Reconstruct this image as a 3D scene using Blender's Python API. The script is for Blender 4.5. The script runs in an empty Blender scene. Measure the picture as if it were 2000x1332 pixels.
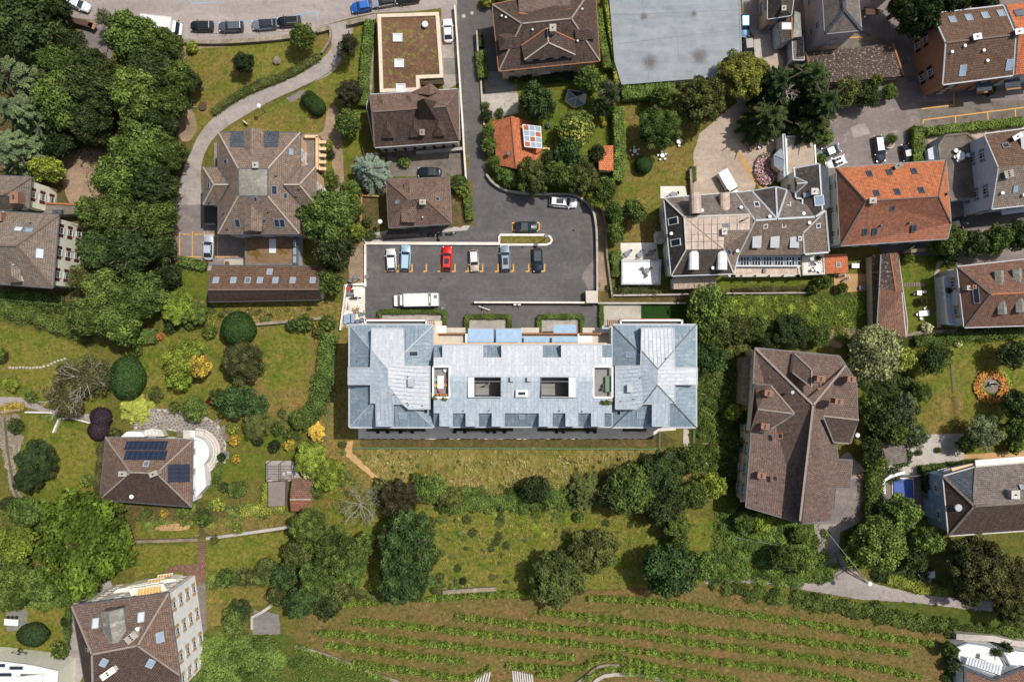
import bpy,math,random
import numpy as np
from mathutils import Vector,Matrix
from mathutils.geometry import tessellate_polygon
R=math.radians
random.seed(7)
rng=np.random.default_rng(7)
SC=bpy.context.scene
COL=SC.collection
# camera
CAM_H=150.0          # height of the drone above the car park, metres
GSD=0.09             # metres on the ground per photo pixel
cd=bpy.data.cameras.new('camera')
cam=bpy.data.objects.new('camera',cd)
COL.objects.link(cam)
cam.location=(0,0,CAM_H)
cam.rotation_euler=(0,0,0)
cd.sensor_width=36.0
cd.lens=36.0*CAM_H/(2000*GSD)
cd.clip_start=1.0
cd.clip_end=8000.0
SC.camera=cam
# light
SUN_DIR=Vector((0.40,0.257,1.0)).normalized()
w=bpy.data.worlds.new('World')
SC.world=w
w.use_nodes=True
wn=w.node_tree.nodes
wl=w.node_tree.links
for n in list(wn):
	wn.remove(n)
sky=wn.new('ShaderNodeTexSky')
sky.sky_type='NISHITA'
sky.sun_disc=False
sky.sun_elevation=math.asin(SUN_DIR.z)
sky.sun_rotation=math.atan2(SUN_DIR.x,SUN_DIR.y)
sky.dust_density=3.5
bg=wn.new('ShaderNodeBackground')
bg.inputs['Strength'].default_value=0.105
wo=wn.new('ShaderNodeOutputWorld')
wl.new(sky.outputs[0],bg.inputs[0])
wl.new(bg.outputs[0],wo.inputs[0])
sl=bpy.data.lights.new('sun','SUN')
sl.energy=4.1
sl.angle=R(0.55)
sl.color=(1.0,0.95,0.88)
so=bpy.data.objects.new('sun',sl)
COL.objects.link(so)
so.rotation_euler=SUN_DIR.to_track_quat('Z','Y').to_euler()
SC.view_settings.view_transform='Standard'
SC.view_settings.look='None'
SC.view_settings.exposure=-0.02
SC.view_settings.gamma=1.0
SC.view_settings.use_curve_mapping=False
# basics
def P(px,py,z=0.0):
	k=GSD*(1 - z/CAM_H)
	return Vector(((px - 1000)*k,(666 - py)*k,z))
def hexl(h,k=0.8):
	h=h.lstrip('#')
	out=[]
	for i in (0,2,4):
		c=int(h[i:i+2],16)/255
		c=c/12.92 if c <= 0.04045 else ((c+0.055)/1.055) ** 2.4
		out.append(min(0.9,c*k))
	return tuple(out)+(1.0,)
class G:
	"""small helper round a material's node tree"""
	def __init__(s,name):
		s.m=bpy.data.materials.new(name)
		s.m.use_nodes=True
		s.t=s.m.node_tree
		for n in list(s.t.nodes):
			s.t.nodes.remove(n)
		s.out=s.t.nodes.new('ShaderNodeOutputMaterial')
		s.b=s.t.nodes.new('ShaderNodeBsdfPrincipled')
		s.t.links.new(s.b.outputs[0],s.out.inputs[0])
		s.tc=s.t.nodes.new('ShaderNodeTexCoord')
	def n(s,typ,**kw):
		x=s.t.nodes.new(typ)
		for k,v in kw.items():
			setattr(x,k,v)
		return x
	def l(s,a,b):
		s.t.links.new(a,b)
	def coord(s,which='Object',scale=(1,1,1)):
		mp=s.n('ShaderNodeMapping')
		mp.inputs['Scale'].default_value=scale
		s.l(s.tc.outputs[which],mp.inputs[0])
		return mp.outputs[0]
	def noise(s,scale,detail=3,rough=0.6,which='Object',stretch=(1,1,1),dist=0.0):
		x=s.n('ShaderNodeTexNoise')
		x.inputs['Scale'].default_value=scale
		x.inputs['Detail'].default_value=detail
		x.inputs['Roughness'].default_value=rough
		x.inputs['Distortion'].default_value=dist
		s.l(s.coord(which,stretch),x.inputs['Vector'])
		return x.outputs['Fac']
	def vor(s,scale,which='Object',stretch=(1,1,1),feat='F1',out='Distance'):
		x=s.n('ShaderNodeTexVoronoi')
		x.feature=feat
		x.inputs['Scale'].default_value=scale
		s.l(s.coord(which,stretch),x.inputs['Vector'])
		return x.outputs[out]
	def ramp(s,fac,lo,hi,a=0.0,b=1.0):
		x=s.n('ShaderNodeMapRange')
		x.clamp=True
		x.inputs[1].default_value=lo
		x.inputs[2].default_value=hi
		x.inputs[3].default_value=a
		x.inputs[4].default_value=b
		s.l(fac,x.inputs[0])
		return x.outputs[0]
	def mix(s,fac,a,b,mode='MIX'):
		x=s.n('ShaderNodeMix')
		x.data_type='RGBA'
		x.blend_type=mode
		for v,i in ((fac,0),(a,6),(b,7)):
			if isinstance(v,(int,float)):
				x.inputs[i].default_value=v
			elif isinstance(v,tuple):
				x.inputs[i].default_value=v
			else:
				s.l(v,x.inputs[i])
		return x.outputs[2]
	def math(s,op,a,b=None):
		x=s.n('ShaderNodeMath')
		x.operation=op
		for v,i in ((a,0),(b,1)):
			if v is None:
				continue
			if isinstance(v,(int,float)):
				x.inputs[i].default_value=v
			else:
				s.l(v,x.inputs[i])
		return x.outputs[0]
	def color(s,c):
		if isinstance(c,tuple):
			s.b.inputs['Base Color'].default_value=c
		else:
			s.l(c,s.b.inputs['Base Color'])
	def bump(s,h,strength=0.4,dist=0.05):
		x=s.n('ShaderNodeBump')
		x.inputs['Strength'].default_value=strength
		x.inputs['Distance'].default_value=dist
		s.l(h,x.inputs['Height'])
		s.l(x.outputs[0],s.b.inputs['Normal'])
	def set(s,rough=0.8,metal=0.0,spec=None):
		s.b.inputs['Roughness'].default_value=rough
		s.b.inputs['Metallic'].default_value=metal
		if spec is not None:
			s.b.inputs['Specular IOR Level'].default_value=spec
		return s.m
MT={}
def grass(name,a,b,c,big=0.09,streak=False,con=1.0):
	g=G(name)
	st=(1,0.4,1) if streak else (1,1,1)
	n1=g.ramp(g.noise(big,5,0.7,dist=0.8),0.4,0.6)
	n2=g.ramp(g.noise(0.5,5,0.75,dist=0.4),0.43,0.6)
	n3=g.ramp(g.noise(1.5,4,0.85,stretch=st),0.36,0.56)
	n4=g.ramp(g.noise(1.9,4,0.85,stretch=st),0.52,0.68)
	c1=g.mix(n1,hexl(a),hexl(b))
	c2=g.mix(g.math('MULTIPLY',n2,0.75),c1,hexl(c))
	c3=g.mix(g.math('MULTIPLY',g.math('SUBTRACT',1.0,n3),0.62*con),c2,g.mix(0.75,c2,(0.025,0.035,0.008,1)))
	c4=g.mix(g.math('MULTIPLY',n4,0.55*con),c3,g.mix(1.0,c3,(1.9,1.75,1.7,1),'MULTIPLY'))
	g.color(c4)
	g.bump(g.noise(2.4,5,0.85,stretch=st),1.0,0.3)
	MT[name]=g.set(0.95,spec=0.1)
def stone(name,a,b,scale=1.0,fine=8.0,rough=0.9,dark=0.35,bump=0.3,spots=None):
	g=G(name)
	n1=g.ramp(g.noise(0.12*scale,5,0.65,dist=0.5),0.35,0.65)
	n2=g.ramp(g.noise(fine,4,0.8),0.35,0.7)
	c1=g.mix(n1,hexl(a),hexl(b))
	c2=g.mix(g.math('MULTIPLY',n2,dark),c1,g.mix(0.6,c1,(0.01,0.01,0.01,1)))
	if spots:
		sp=g.ramp(g.noise(spots[1],3,0.6),spots[2],spots[2]+0.06)
		c2=g.mix(g.math('MULTIPLY',sp,spots[3]),c2,hexl(spots[0]))
	n5=g.ramp(g.noise(1.3,5,0.85),0.35,0.65,0.8,1.17)
	n6=g.ramp(g.noise(0.25,5,0.75,stretch=(0.15,1,1)),0.4,0.62,0.9,1.12)
	c2=g.mix(1.0,c2,n6,'MULTIPLY')
	c2=g.mix(min(1.0,0.5+dark),c2,g.mix(1.0,c2,n5,'MULTIPLY'))
	g.color(c2)
	g.bump(g.noise(fine*1.3,4,0.8),bump,0.03)
	MT[name]=g.set(rough,spec=0.25)
def tiles(name,a,b,c,tw=0.32,th=0.36,lichen=None,lv=0.5,streaky=None,k=1.15):
	"""roof tiles: courses across the slope, staggered, each tile its own tone"""
	g=G(name)
	uv=g.coord('UV')
	br=g.n('ShaderNodeTexBrick')
	br.offset=0.5
	br.inputs['Scale'].default_value=1.0
	br.inputs['Mortar Size'].default_value=0.035
	br.inputs['Brick Width'].default_value=tw
	br.inputs['Row Height'].default_value=th
	br.inputs['Bias'].default_value=-0.1
	br.inputs['Color1'].default_value=hexl(a)
	br.inputs['Color2'].default_value=hexl(b)
	br.inputs['Mortar'].default_value=tuple(x*0.35 for x in hexl(a)[:3])+(1,)
	g.l(uv,br.inputs['Vector'])
	big=g.ramp(g.noise(0.35,5,0.7,'UV'),0.35,0.7)
	col=g.mix(g.math('MULTIPLY',big,0.65),br.outputs['Color'],hexl(c))
	vn=g.ramp(g.vor(1.7,'UV',out='Color'),0.2,1.0,0.0,0.45)
	col=g.mix(vn,col,g.mix(0.5,col,(0.01,0.008,0.006,1)))
	gr=g.ramp(g.noise(1.8,5,0.9,'UV'),0.35,0.65,0.62*k,1.42*k)
	col=g.mix(1.0,col,gr,'MULTIPLY')
	stn=g.ramp(g.noise(0.9,4,0.7,'UV',(1,0.12,1)),0.5,0.72)
	col=g.mix(g.math('MULTIPLY',stn,0.3),col,hexl(streaky or '#3c342c'))
	if lichen:
		sp=g.ramp(g.noise(2.6,4,0.7,'UV'),0.62 - 0.1*lv,0.72 - 0.1*lv)
		col=g.mix(g.math('MULTIPLY',sp,0.75),col,hexl(lichen))
	g.color(col)
	hv=g.n('ShaderNodeTexWave')
	hv.wave_type='BANDS'
	hv.bands_direction='Y'
	hv.wave_profile='SAW'
	hv.inputs['Scale'].default_value=0.314/th
	g.l(uv,hv.inputs['Vector'])
	h2=g.math('ADD',hv.outputs['Fac'],g.math('MULTIPLY',br.outputs['Fac'],-0.5))
	g.bump(g.math('ADD',h2,g.noise(6,3,0.7,'UV')),0.7,0.06)
	MT[name]=g.set(0.9,spec=0.2)
def zinc(name,a,b,c,pw=0.62,ph=1.5,rough=0.6,metal=0.12):
	g=G(name)
	uv=g.coord('UV')
	br=g.n('ShaderNodeTexBrick')
	br.offset=0.37
	br.inputs['Scale'].default_value=1.0
	br.inputs['Mortar Size'].default_value=0.025
	br.inputs['Brick Width'].default_value=ph
	br.inputs['Row Height'].default_value=pw
	br.inputs['Color1'].default_value=hexl(a)
	br.inputs['Color2'].default_value=hexl(b)
	br.inputs['Mortar'].default_value=tuple(x*0.62 for x in hexl(a)[:3])+(1,)
	sw=g.n('ShaderNodeSeparateXYZ')
	g.l(uv,sw.inputs[0])
	cb=g.n('ShaderNodeCombineXYZ')
	g.l(sw.outputs[1],cb.inputs[0])
	g.l(sw.outputs[0],cb.inputs[1])
	g.l(cb.outputs[0],br.inputs['Vector'])
	n1=g.ramp(g.noise(0.45,5,0.75,'UV'),0.38,0.66)
	col=g.mix(g.math('MULTIPLY',n1,0.8),br.outputs['Color'],hexl(c))
	n2=g.ramp(g.noise(1.4,5,0.85,'UV',(1,0.35,1)),0.5,0.68)
	col=g.mix(g.math('MULTIPLY',n2,0.4),col,hexl('#eef1f4'))
	n3=g.ramp(g.noise(2.2,4,0.85,'UV',(1,0.6,1)),0.35,0.55,0.8,1.0)
	col=g.mix(1.0,col,n3,'MULTIPLY')
	g.color(col)
	g.bump(g.math('ADD',br.outputs['Fac'],g.noise(1.6,3,0.6,'UV')),0.35,0.04)
	MT[name]=g.set(rough,metal,0.4)
def plain(name,c,rough=0.6,metal=0.0,vary=0.12,spec=None,k=0.8):
	g=G(name)
	cl=hexl(c,k)
	n=g.ramp(g.noise(1.3,4,0.7),0.3,0.7)
	g.color(g.mix(n,cl,tuple(x*(1 - vary*2) for x in cl[:3])+(1,)))
	MT[name]=g.set(rough,metal,spec)
grass('grass_base','#5d6a2c','#77753a','#8a7d40')
grass('lawn','#667c28','#868638','#9a8c4a',big=0.13,con=1.25)
grass('lawn_lush','#5c7428','#6c7c2c','#84803a')
grass('lawn_dry','#74802e','#a08a50','#8e7a46',big=0.13,con=1.25)
grass('meadow','#7c8034','#a3965a','#97814c',big=0.14,streak=True,con=1.25)
grass('vineyard_ground','#737038','#98784e','#857a48',big=0.2,con=1.25)
grass('rough_green','#4b6426','#5e7030','#7a7438',big=0.12)
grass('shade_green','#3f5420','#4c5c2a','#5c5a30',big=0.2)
grass('garden_soil','#6e5c42','#8c7450','#57602c',big=0.25)
grass('turf','#2a4a20','#2e4f22','#324a20',big=0.3,con=.4)
stone('dirt','#b39a80','#94806a',2.0,5,dark=0.6,bump=0.8)
stone('dry_path','#d6ae7c','#c09a6c',2.0,5,dark=0.3)
stone('asphalt_new','#726f6f','#646263',1.6,14,dark=0.5,spots=('#8b8581',0.35,0.6,0.2))
stone('asphalt_lane','#62605f','#6f6b69',1.2,14,dark=0.45)
stone('asphalt_old','#b4aaa4','#9f9691',0.8,12,dark=0.4,spots=('#857d78',0.3,0.58,0.5))
stone('asphalt_street','#b3a8a2','#a69b96',0.5,12,dark=0.25,spots=('#8f8681',0.4,0.6,0.4))
stone('asphalt_yard','#958985','#857b78',1.0,12,dark=0.4,spots=('#b1a59e',0.5,0.6,0.4))
stone('gravel','#cbb8a6','#bba896',1.0,9,dark=0.45,bump=0.6)
stone('gravel_grey','#9d9285','#857b70',2.0,7,dark=0.7,bump=0.8)
stone('concrete','#c9c2b8','#b6aea4',2.0,9,dark=0.3)
stone('concrete_bright','#f4eee4','#e8e0d4',2.0,8,dark=0.12)
stone('concrete_dark','#8e857b','#776e66',2.0,9,dark=0.5,spots=('#5c5248',0.6,0.58,0.6))
stone('paving','#c2bab2','#a9a29b',3.0,6,dark=0.4)
stone('cobble','#99968f','#87847f',1.0,6,dark=0.6,bump=0.8)
stone('rubble','#b4a894','#8e826f',6.0,4.0,dark=0.8,bump=1.0)
def add_stains():
	g=G('membrane')
	c=g.mix(g.ramp(g.noise(0.35,5,0.7),0.35,0.65),hexl('#969ca2'),hexl('#7d858b'))
	n=g.ramp(g.noise(0.7,4,0.7,stretch=(0.12,1,1)),0.42,0.62,0.0,0.3)
	c=g.mix(n,c,hexl('#abb1b5'))
	geo=g.n('ShaderNodeNewGeometry')
	nz=g.noise(1.1,5,0.8)
	for px,py,r in ((1269,121,24),(1366,110,26),(1258,33,14),(1355,27,10)):
		q=P(px,py,3)
		vd=g.n('ShaderNodeVectorMath');vd.operation='DISTANCE'
		g.l(geo.outputs['Position'],vd.inputs[0]);vd.inputs[1].default_value=q
		d=g.ramp(vd.outputs['Value'],0,r*GSD,0.95,0.0)
		f=g.ramp(g.math('ADD',d,g.math('MULTIPLY',nz,0.8)),0.62,1.15,0,0.85)
		c=g.mix(f,c,hexl('#57504c'))
	g.color(c)
	MT['membrane']=g.set(0.6,spec=0.3)
add_stains()
stone('flat_gravel_roof','#8c8176','#746b62',3.0,7,dark=0.7,bump=0.5,spots=('#4f4a45',0.35,0.56,0.6))
stone('sedum','#7a5c46','#8a6a50',3.0,3.0,dark=0.9,bump=1.0,spots=('#747a34',1.3,0.56,0.8))
stone('moss_roof','#8e7450','#a08468',2.5,6,dark=0.7,bump=0.8,spots=('#6a5420',0.35,0.52,0.85))
tiles('tile_brown','#725c50','#8a7262','#67544a',lichen='#98897a',lv=0.0,k=1.35)
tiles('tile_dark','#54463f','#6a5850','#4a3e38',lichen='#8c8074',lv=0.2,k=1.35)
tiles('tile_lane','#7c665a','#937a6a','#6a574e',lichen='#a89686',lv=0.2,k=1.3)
tiles('tile_orange','#cc7c56','#b86c48','#a86444',lichen='#d8a07c',lv=0.3,streaky='#8a4a30',k=1.5)
tiles('tile_terracotta','#c07450','#a8643f','#8c5a40',tw=0.3,th=0.3,lichen='#d49870',lv=0.2,streaky='#8c5c44',k=1.7)
tiles('tile_terracotta_old','#9a6048','#885440','#7c6050',tw=0.3,th=0.3,lichen='#a88c78',lv=0.4,streaky='#6c5448',k=1.65)
tiles('tile_redbrown','#8c6654','#76584a','#6c584c',lichen='#b89c8c',lv=0.4,k=1.3)
tiles('tile_spotted','#6a5a52','#5c4e48','#54463f',lichen='#cdc3b6',lv=0.75)
tiles('tile_aged','#7c685e','#6c5a52','#5f504a',lichen='#b0a494',lv=0.35,streaky='#54483f',k=1.45)
tiles('tile_chocolate','#77604f','#6c5648','#624d42',tw=0.5,th=0.4,k=1.3)
tiles('tile_taupe','#948678','#867a6e','#7c7066',lichen='#b1a08f',lv=0.0,streaky='#5c5248',k=1.3)
tiles('slate','#625c57','#504b48','#47433f',lichen='#9d958c',lv=0.35)
tiles('slate_plain','#625952','#575049','#504942',lichen='#7f776f',lv=0.0,k=1.35)
tiles('slate_brown','#857466','#78695d','#6e6055',lichen='#a3968a',lv=0.0,k=1.6)
tiles('slate_grey','#7a7069','#69615b','#857c76',lichen='#a9a19a',lv=0.15,k=1.4)
tiles('slate_blue','#5a626a','#4b535b','#434a52',lichen='#8a9298',lv=0.2,k=1.3)
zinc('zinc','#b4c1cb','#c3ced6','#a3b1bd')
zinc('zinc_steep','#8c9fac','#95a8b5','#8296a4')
zinc('zinc_sunlit','#d6d9dd','#bdc3ca','#c6ccd4')  # paler zinc for sunward planes: weathering and sun glare put into the colour
zinc('zinc_old','#c0aa98','#b39c8a','#ccb8a6',pw=1.1,ph=3.4,rough=0.6,metal=0.1)
zinc('zinc_patina','#8e8c80','#7e7c72','#9a988c',pw=0.9,ph=1.6,rough=0.7,metal=0.1)
for nm,c,r_ in (('wall_cream','#fdf2de',.85),('wall_white','#f6f4f0',.8),('wall_pinkish','#c6bab4',.85),('wall_orange','#b07c5c',.85),
				  ('wall_peach','#e0bc94',.85),('wall_beige','#d8c8b2',.85),('wall_blue','#8ea4b8',.85),('wall_grey','#c6ccd4',.85),
				  ('shutter_burgundy','#5c2028',.6),('shutter_brown','#3c2420',.6),('shutter_tan','#c0a078',.7),('shutter_white','#dcdfe2',.6),
				  ('shutter_bluegrey','#8d97a4',.6),('frame_white','#f0f0ee',.5),('frame_grey','#8c9298',.5),('ridge_light','#c2b6a6',.85),
				  ('ridge_brown','#7c6a5e',.85),('ridge_mid','#a2958a',.85),('brick','#a07662',.85),('ridge_orange','#b0714e',.85),('flashing','#bcc2c6',.5),('flashing_dark','#5d6166',.5),
				  ('brick_cap','#b07850',.85),('wood','#b88a58',.75),('wood_grey','#958a82',.85),('wood_dark','#5c4030',.8),
				  ('yellow_paint','#f0b040',.7),('blue_paint','#8cc0dc',.7),('white_paint','#e0dcd6',.7),('black_plastic','#26282a',.5),
				  ('tyre','#1c1c1d',.8),('plastic_white','#f6f6f4',.4),('plastic_grey','#7a7e86',.5),('green_metal','#5c8464',.5),
				  ('light_blue','#a9c8e6',.7),('blue_cover','#2456b0',.5),('red_plastic','#c8402c',.5),('awning_yellow','#f0a830',.8),
				  ('awning_cream','#f4e0b0',.8),('fabric_pink','#c07880',.8),('fabric_peach','#dca070',.8),('fabric_green','#94b8a0',.8),
				  ('bark','#6c5c4c',.9),('bark_pale','#b8b0a6',.85),('flower_white','#e8e4d8',.8),('silver_metal','#c4c8cc',.35),
				  ('terracotta_pot','#a86844',.85),('canopy_beige','#dcd2c4',.8),('floor_grey','#9a9894',.85),('stair_stone','#d8d2c8',.85)):
	plain(nm,c,r_,k=1.0 if nm.startswith('wall') else 0.8)
plain('solar_cell','#2c3448',0.25,0.0,0.1,0.5)
plain('glass','#33404c',0.08,0.0,0.2,0.8)
plain('glass_sky','#9db4c8',0.12,0.0,0.1,0.8)  # sky reflection put into the glass colour
plain('glass_bright','#e0eaf2',0.15,0.0,0.05,0.8)  # palest glass: bright sky glare put into its colour
plain('water','#28445e',0.08,0.0,0.2,0.8)
plain('lamp_glass','#e8eef4',0.2)
plain('paint_red_lens','#a02018',0.3)
plain('stain','#726f6e',0.8)
def paint_mat():
	g=G('car_paint')
	oi=g.n('ShaderNodeObjectInfo')
	n=g.ramp(g.noise(2.0,3,0.6),0.3,0.7,0.9,1.0)
	g.color(g.mix(1.0,oi.outputs['Color'],n,'MULTIPLY'))
	g.b.inputs['Coat Weight'].default_value=0.6
	g.b.inputs['Coat Roughness'].default_value=0.06
	MT['car_paint']=g.set(0.35,0.25,0.5)
paint_mat()
def leaf_mat():
	g=G('foliage')
	oi=g.n('ShaderNodeObjectInfo')
	at=g.n('ShaderNodeAttribute')
	at.attribute_name='tint'
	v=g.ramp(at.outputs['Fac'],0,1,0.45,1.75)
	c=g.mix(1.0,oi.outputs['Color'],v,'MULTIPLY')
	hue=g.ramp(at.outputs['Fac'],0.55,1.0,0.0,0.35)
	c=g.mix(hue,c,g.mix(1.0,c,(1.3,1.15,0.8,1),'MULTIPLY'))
	g.color(c)
	g.b.inputs['Roughness'].default_value=0.7
	g.b.inputs['Specular IOR Level'].default_value=0.08
	tr=g.n('ShaderNodeBsdfTranslucent')
	g.l(g.mix(1.0,c,(1.15,1.3,0.75,1),'MULTIPLY'),tr.inputs[0])
	mx=g.n('ShaderNodeMixShader')
	mx.inputs[0].default_value=0.15
	g.l(g.b.outputs[0],mx.inputs[1])
	g.l(tr.outputs[0],mx.inputs[2])
	g.l(mx.outputs[0],g.out.inputs[0])
	MT['foliage']=g.m
leaf_mat()
def straw_mat():
	g=G('dry_grass')
	oi=g.n('ShaderNodeObjectInfo')
	at=g.n('ShaderNodeAttribute')
	at.attribute_name='tint'
	c=g.mix(1.0,oi.outputs['Color'],g.ramp(at.outputs['Fac'],0,1,0.5,1.5),'MULTIPLY')
	g.color(g.mix(g.ramp(at.outputs['Fac'],0.2,0.3,1,0),c,(0.08,0.1,0.02,1)))
	MT['dry_grass']=g.set(0.9,spec=0.1)
straw_mat()
# objects
def tag(o,label=None,cat=None,group=None,kind=None):
	if label:o['label']=label
	if cat:o['category']=cat
	if group:o['group']=group
	if kind:o['kind']=kind
	return o
def empty(name,loc,label=None,cat=None,group=None,rz=0.0):
	o=bpy.data.objects.new(name,None)
	o.empty_display_size=0.5
	COL.objects.link(o)
	o.location=loc
	o.rotation_euler=(0,0,rz)
	return tag(o,label,cat,group)
def uvs(me):
	"""u along the level line of each face, v up its slope, in metres"""
	lay=me.uv_layers.new(name='UV')
	n=len(me.polygons)
	nr=np.zeros(n*3);me.polygons.foreach_get('normal',nr);nr=nr.reshape(-1,3)
	co=np.zeros(len(me.vertices)*3);me.vertices.foreach_get('co',co);co=co.reshape(-1,3)
	li=np.zeros(len(me.loops),dtype=np.int32);me.loops.foreach_get('vertex_index',li)
	tot=np.zeros(n,dtype=np.int32);me.polygons.foreach_get('loop_total',tot)
	h=np.stack([-nr[:,1],nr[:,0],np.zeros(n)],1)
	L=np.linalg.norm(h,axis=1)
	flat=L < 0.02
	h[flat]=(1,0,0);L[flat]=1
	h /= L[:,None]
	s=np.cross(nr,h)
	fi=np.repeat(np.arange(n),tot)
	c=co[li]
	u=(c*h[fi]).sum(1);v=(c*s[fi]).sum(1)
	lay.data.foreach_set('uv',np.stack([u,v],1).ravel())
class MB:
	"""collects faces (world coordinates) and links them as ONE mesh object"""
	def __init__(s):
		s.v=[];s.f=[]
	def add(s,vs,fs):
		b=len(s.v)
		s.v += [Vector(v) for v in vs]
		s.f += [tuple(b+i for i in f) for f in fs]
		return s
	def face(s,vs):
		return s.add(vs,[tuple(range(len(vs)))])
	def box(s,c,size,rz=0.0,M=None):
		x,y,z=size[0]/2,size[1]/2,size[2]/2
		vs=[Vector((a*x,b*y,d*z)) for d in (-1,1) for a,b in ((-1,-1),(1,-1),(1,1),(-1,1))]
		m=M if M is not None else Matrix.Rotation(rz,4,'Z')
		vs=[m @ v+Vector(c) for v in vs]
		return s.add(vs,[(3,2,1,0),(4,5,6,7),(0,1,5,4),(1,2,6,5),(2,3,7,6),(3,0,4,7)])
	def prism(s,pts,z0,z1):
		"""pts: world xy list (counter-clockwise or not), straight sides"""
		n=len(pts)
		if area(pts) < 0:pts=pts[::-1]
		vs=[Vector((p[0],p[1],z0)) for p in pts]+[Vector((p[0],p[1],z1)) for p in pts]
		fs=[tuple(range(n - 1,-1,-1)),tuple(range(n,2*n))]
		fs += [(i,(i+1) % n,n+(i+1) % n,n+i) for i in range(n)]
		return s.add(vs,fs)
	def tube(s,a,b,r0,r1=None,n=6,cap=True):
		a,b=Vector(a),Vector(b)
		if r1 is None:r1=r0
		d=(b - a)
		if d.length < 1e-6:return s
		q=d.to_track_quat('Z','Y')
		vs=[]
		for c,r in ((a,r0),(b,r1)):
			for i in range(n):
				t=2*math.pi*i/n
				vs.append(c+q @ Vector((r*math.cos(t),r*math.sin(t),0)))
		fs=[(i,(i+1) % n,n+(i+1) % n,n+i) for i in range(n)]
		if cap:fs += [tuple(range(n - 1,-1,-1)),tuple(range(n,2*n))]
		return s.add(vs,fs)
	def bar(s,a,b,w,h,up=(0,0,1)):
		a,b=Vector(a),Vector(b)
		d=b - a
		L=d.length
		if L < 1e-5:return s
		x=d/L
		y=Vector(up).cross(x)
		if y.length < 1e-4:y=Vector((1,0,0)).cross(x)
		y.normalize()
		zz=x.cross(y)
		M=Matrix((x,y,zz)).transposed().to_4x4()
		return s.box((a+b)/2,(L,w,h),M=M)
	def ball(s,c,r,n=8,m=5,sq=1.0):
		vs=[]
		for j in range(1,m):
			t=math.pi*j/m
			for i in range(n):
				p=2*math.pi*i/n
				vs.append(Vector((r*math.sin(t)*math.cos(p),r*math.sin(t)*math.sin(p),r*sq*math.cos(t)))+Vector(c))
		vs += [Vector(c)+Vector((0,0,r*sq)),Vector(c) - Vector((0,0,r*sq))]
		fs=[]
		for j in range(m - 2):
			for i in range(n):
				fs.append((j*n+i,(j+1)*n+i,(j+1)*n+(i+1) % n,j*n+(i+1) % n))
		T=len(vs) - 2
		for i in range(n):
			fs.append((T,i,(i+1) % n))
			fs.append((T+1,(m - 2)*n+(i+1) % n,(m - 2)*n+i))
		return s.add(vs,fs)
	def mesh(s,name,mat,origin=(0,0,0),smooth=False):
		me=bpy.data.meshes.new(name)
		o=Vector(origin)
		me.from_pydata([tuple(v - o) for v in s.v],[],s.f)
		me.update()
		uvs(me)
		me.materials.append(MT[mat] if isinstance(mat,str) else mat)
		if smooth:
			me.polygons.foreach_set('use_smooth',[True]*len(me.polygons))
		return me
	def build(s,name,mat,parent=None,smooth=False,base=None):
		"""with a parent: the parent (or base) gives the origin in world space"""
		org=Vector((0,0,0))
		if parent is not None:
			org=WORLD.get(parent.name,parent.location.copy())
		me=s.mesh(name,mat,org,smooth)
		ob=bpy.data.objects.new(name,me)
		COL.objects.link(ob)
		if parent is not None:
			ob.parent=parent
			WORLD[ob.name]=org.copy()
		return ob
WORLD={}      # world origin of nested parents
def link(name,me,parent=None,loc=(0,0,0),rz=0.0):
	o=bpy.data.objects.new(name,me)
	COL.objects.link(o)
	if parent is not None:o.parent=parent
	o.location=loc
	o.rotation_euler=(0,0,rz)
	return o
def area(pts):
	return 0.5*sum(pts[i][0]*pts[(i+1) % len(pts)][1] - pts[(i+1) % len(pts)][0]*pts[i][1] for i in range(len(pts)))
def offset(pts,d):
	"""inset (d>0) of a closed polygon; keeps z"""
	n=len(pts)
	sgn=1 if area(pts) > 0 else -1
	out=[]
	for i in range(n):
		a,b,c=Vector(pts[i - 1][:2]),Vector(pts[i][:2]),Vector(pts[(i+1) % n][:2])
		e1=(b - a).normalized();e2=(c - b).normalized()
		n1=Vector((-e1.y,e1.x))*sgn;n2=Vector((-e2.y,e2.x))*sgn
		m=(n1+n2)
		if m.length < 0.3:m=n1
		m.normalize()
		q=b+m*(d/max(0.35,m.dot(n1)))
		z=pts[i][2] if len(pts[i]) > 2 else 0
		out.append(Vector((q.x,q.y,z)))
	return out
def inside(x,y,poly):
	r=False
	j=len(poly) - 1
	for i in range(len(poly)):
		xi,yi=poly[i][0],poly[i][1];xj,yj=poly[j][0],poly[j][1]
		if (yi > y) != (yj > y) and x < (xj - xi)*(y - yi)/(yj - yi)+xi:
			r=not r
		j=i
	return r
def smooth_line(pts,n=5,closed=False):
	out=[]
	N=len(pts)
	rngi=range(N if closed else N - 1)
	for i in rngi:
		p0=pts[(i - 1) % N] if closed or i > 0 else pts[i]
		p1=pts[i];p2=pts[(i+1) % N]
		p3=pts[(i+2) % N] if closed or i+2 < N else p2
		for k in range(n):
			t=k/n
			out.append(tuple(0.5*((2*p1[a])+(-p0[a]+p2[a])*t+(2*p0[a] - 5*p1[a]+4*p2[a] - p3[a])*t*t+(-p0[a]+3*p1[a] - 3*p2[a]+p3[a])*t ** 3) for a in (0,1)))
	if not closed:out.append(tuple(pts[-1][:2]))
	return out
LAYER=[0.0]
SHEETS=[]
def pts(s):
	return [tuple(float(q) for q in t.split(',')) for t in s.split()]
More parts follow.
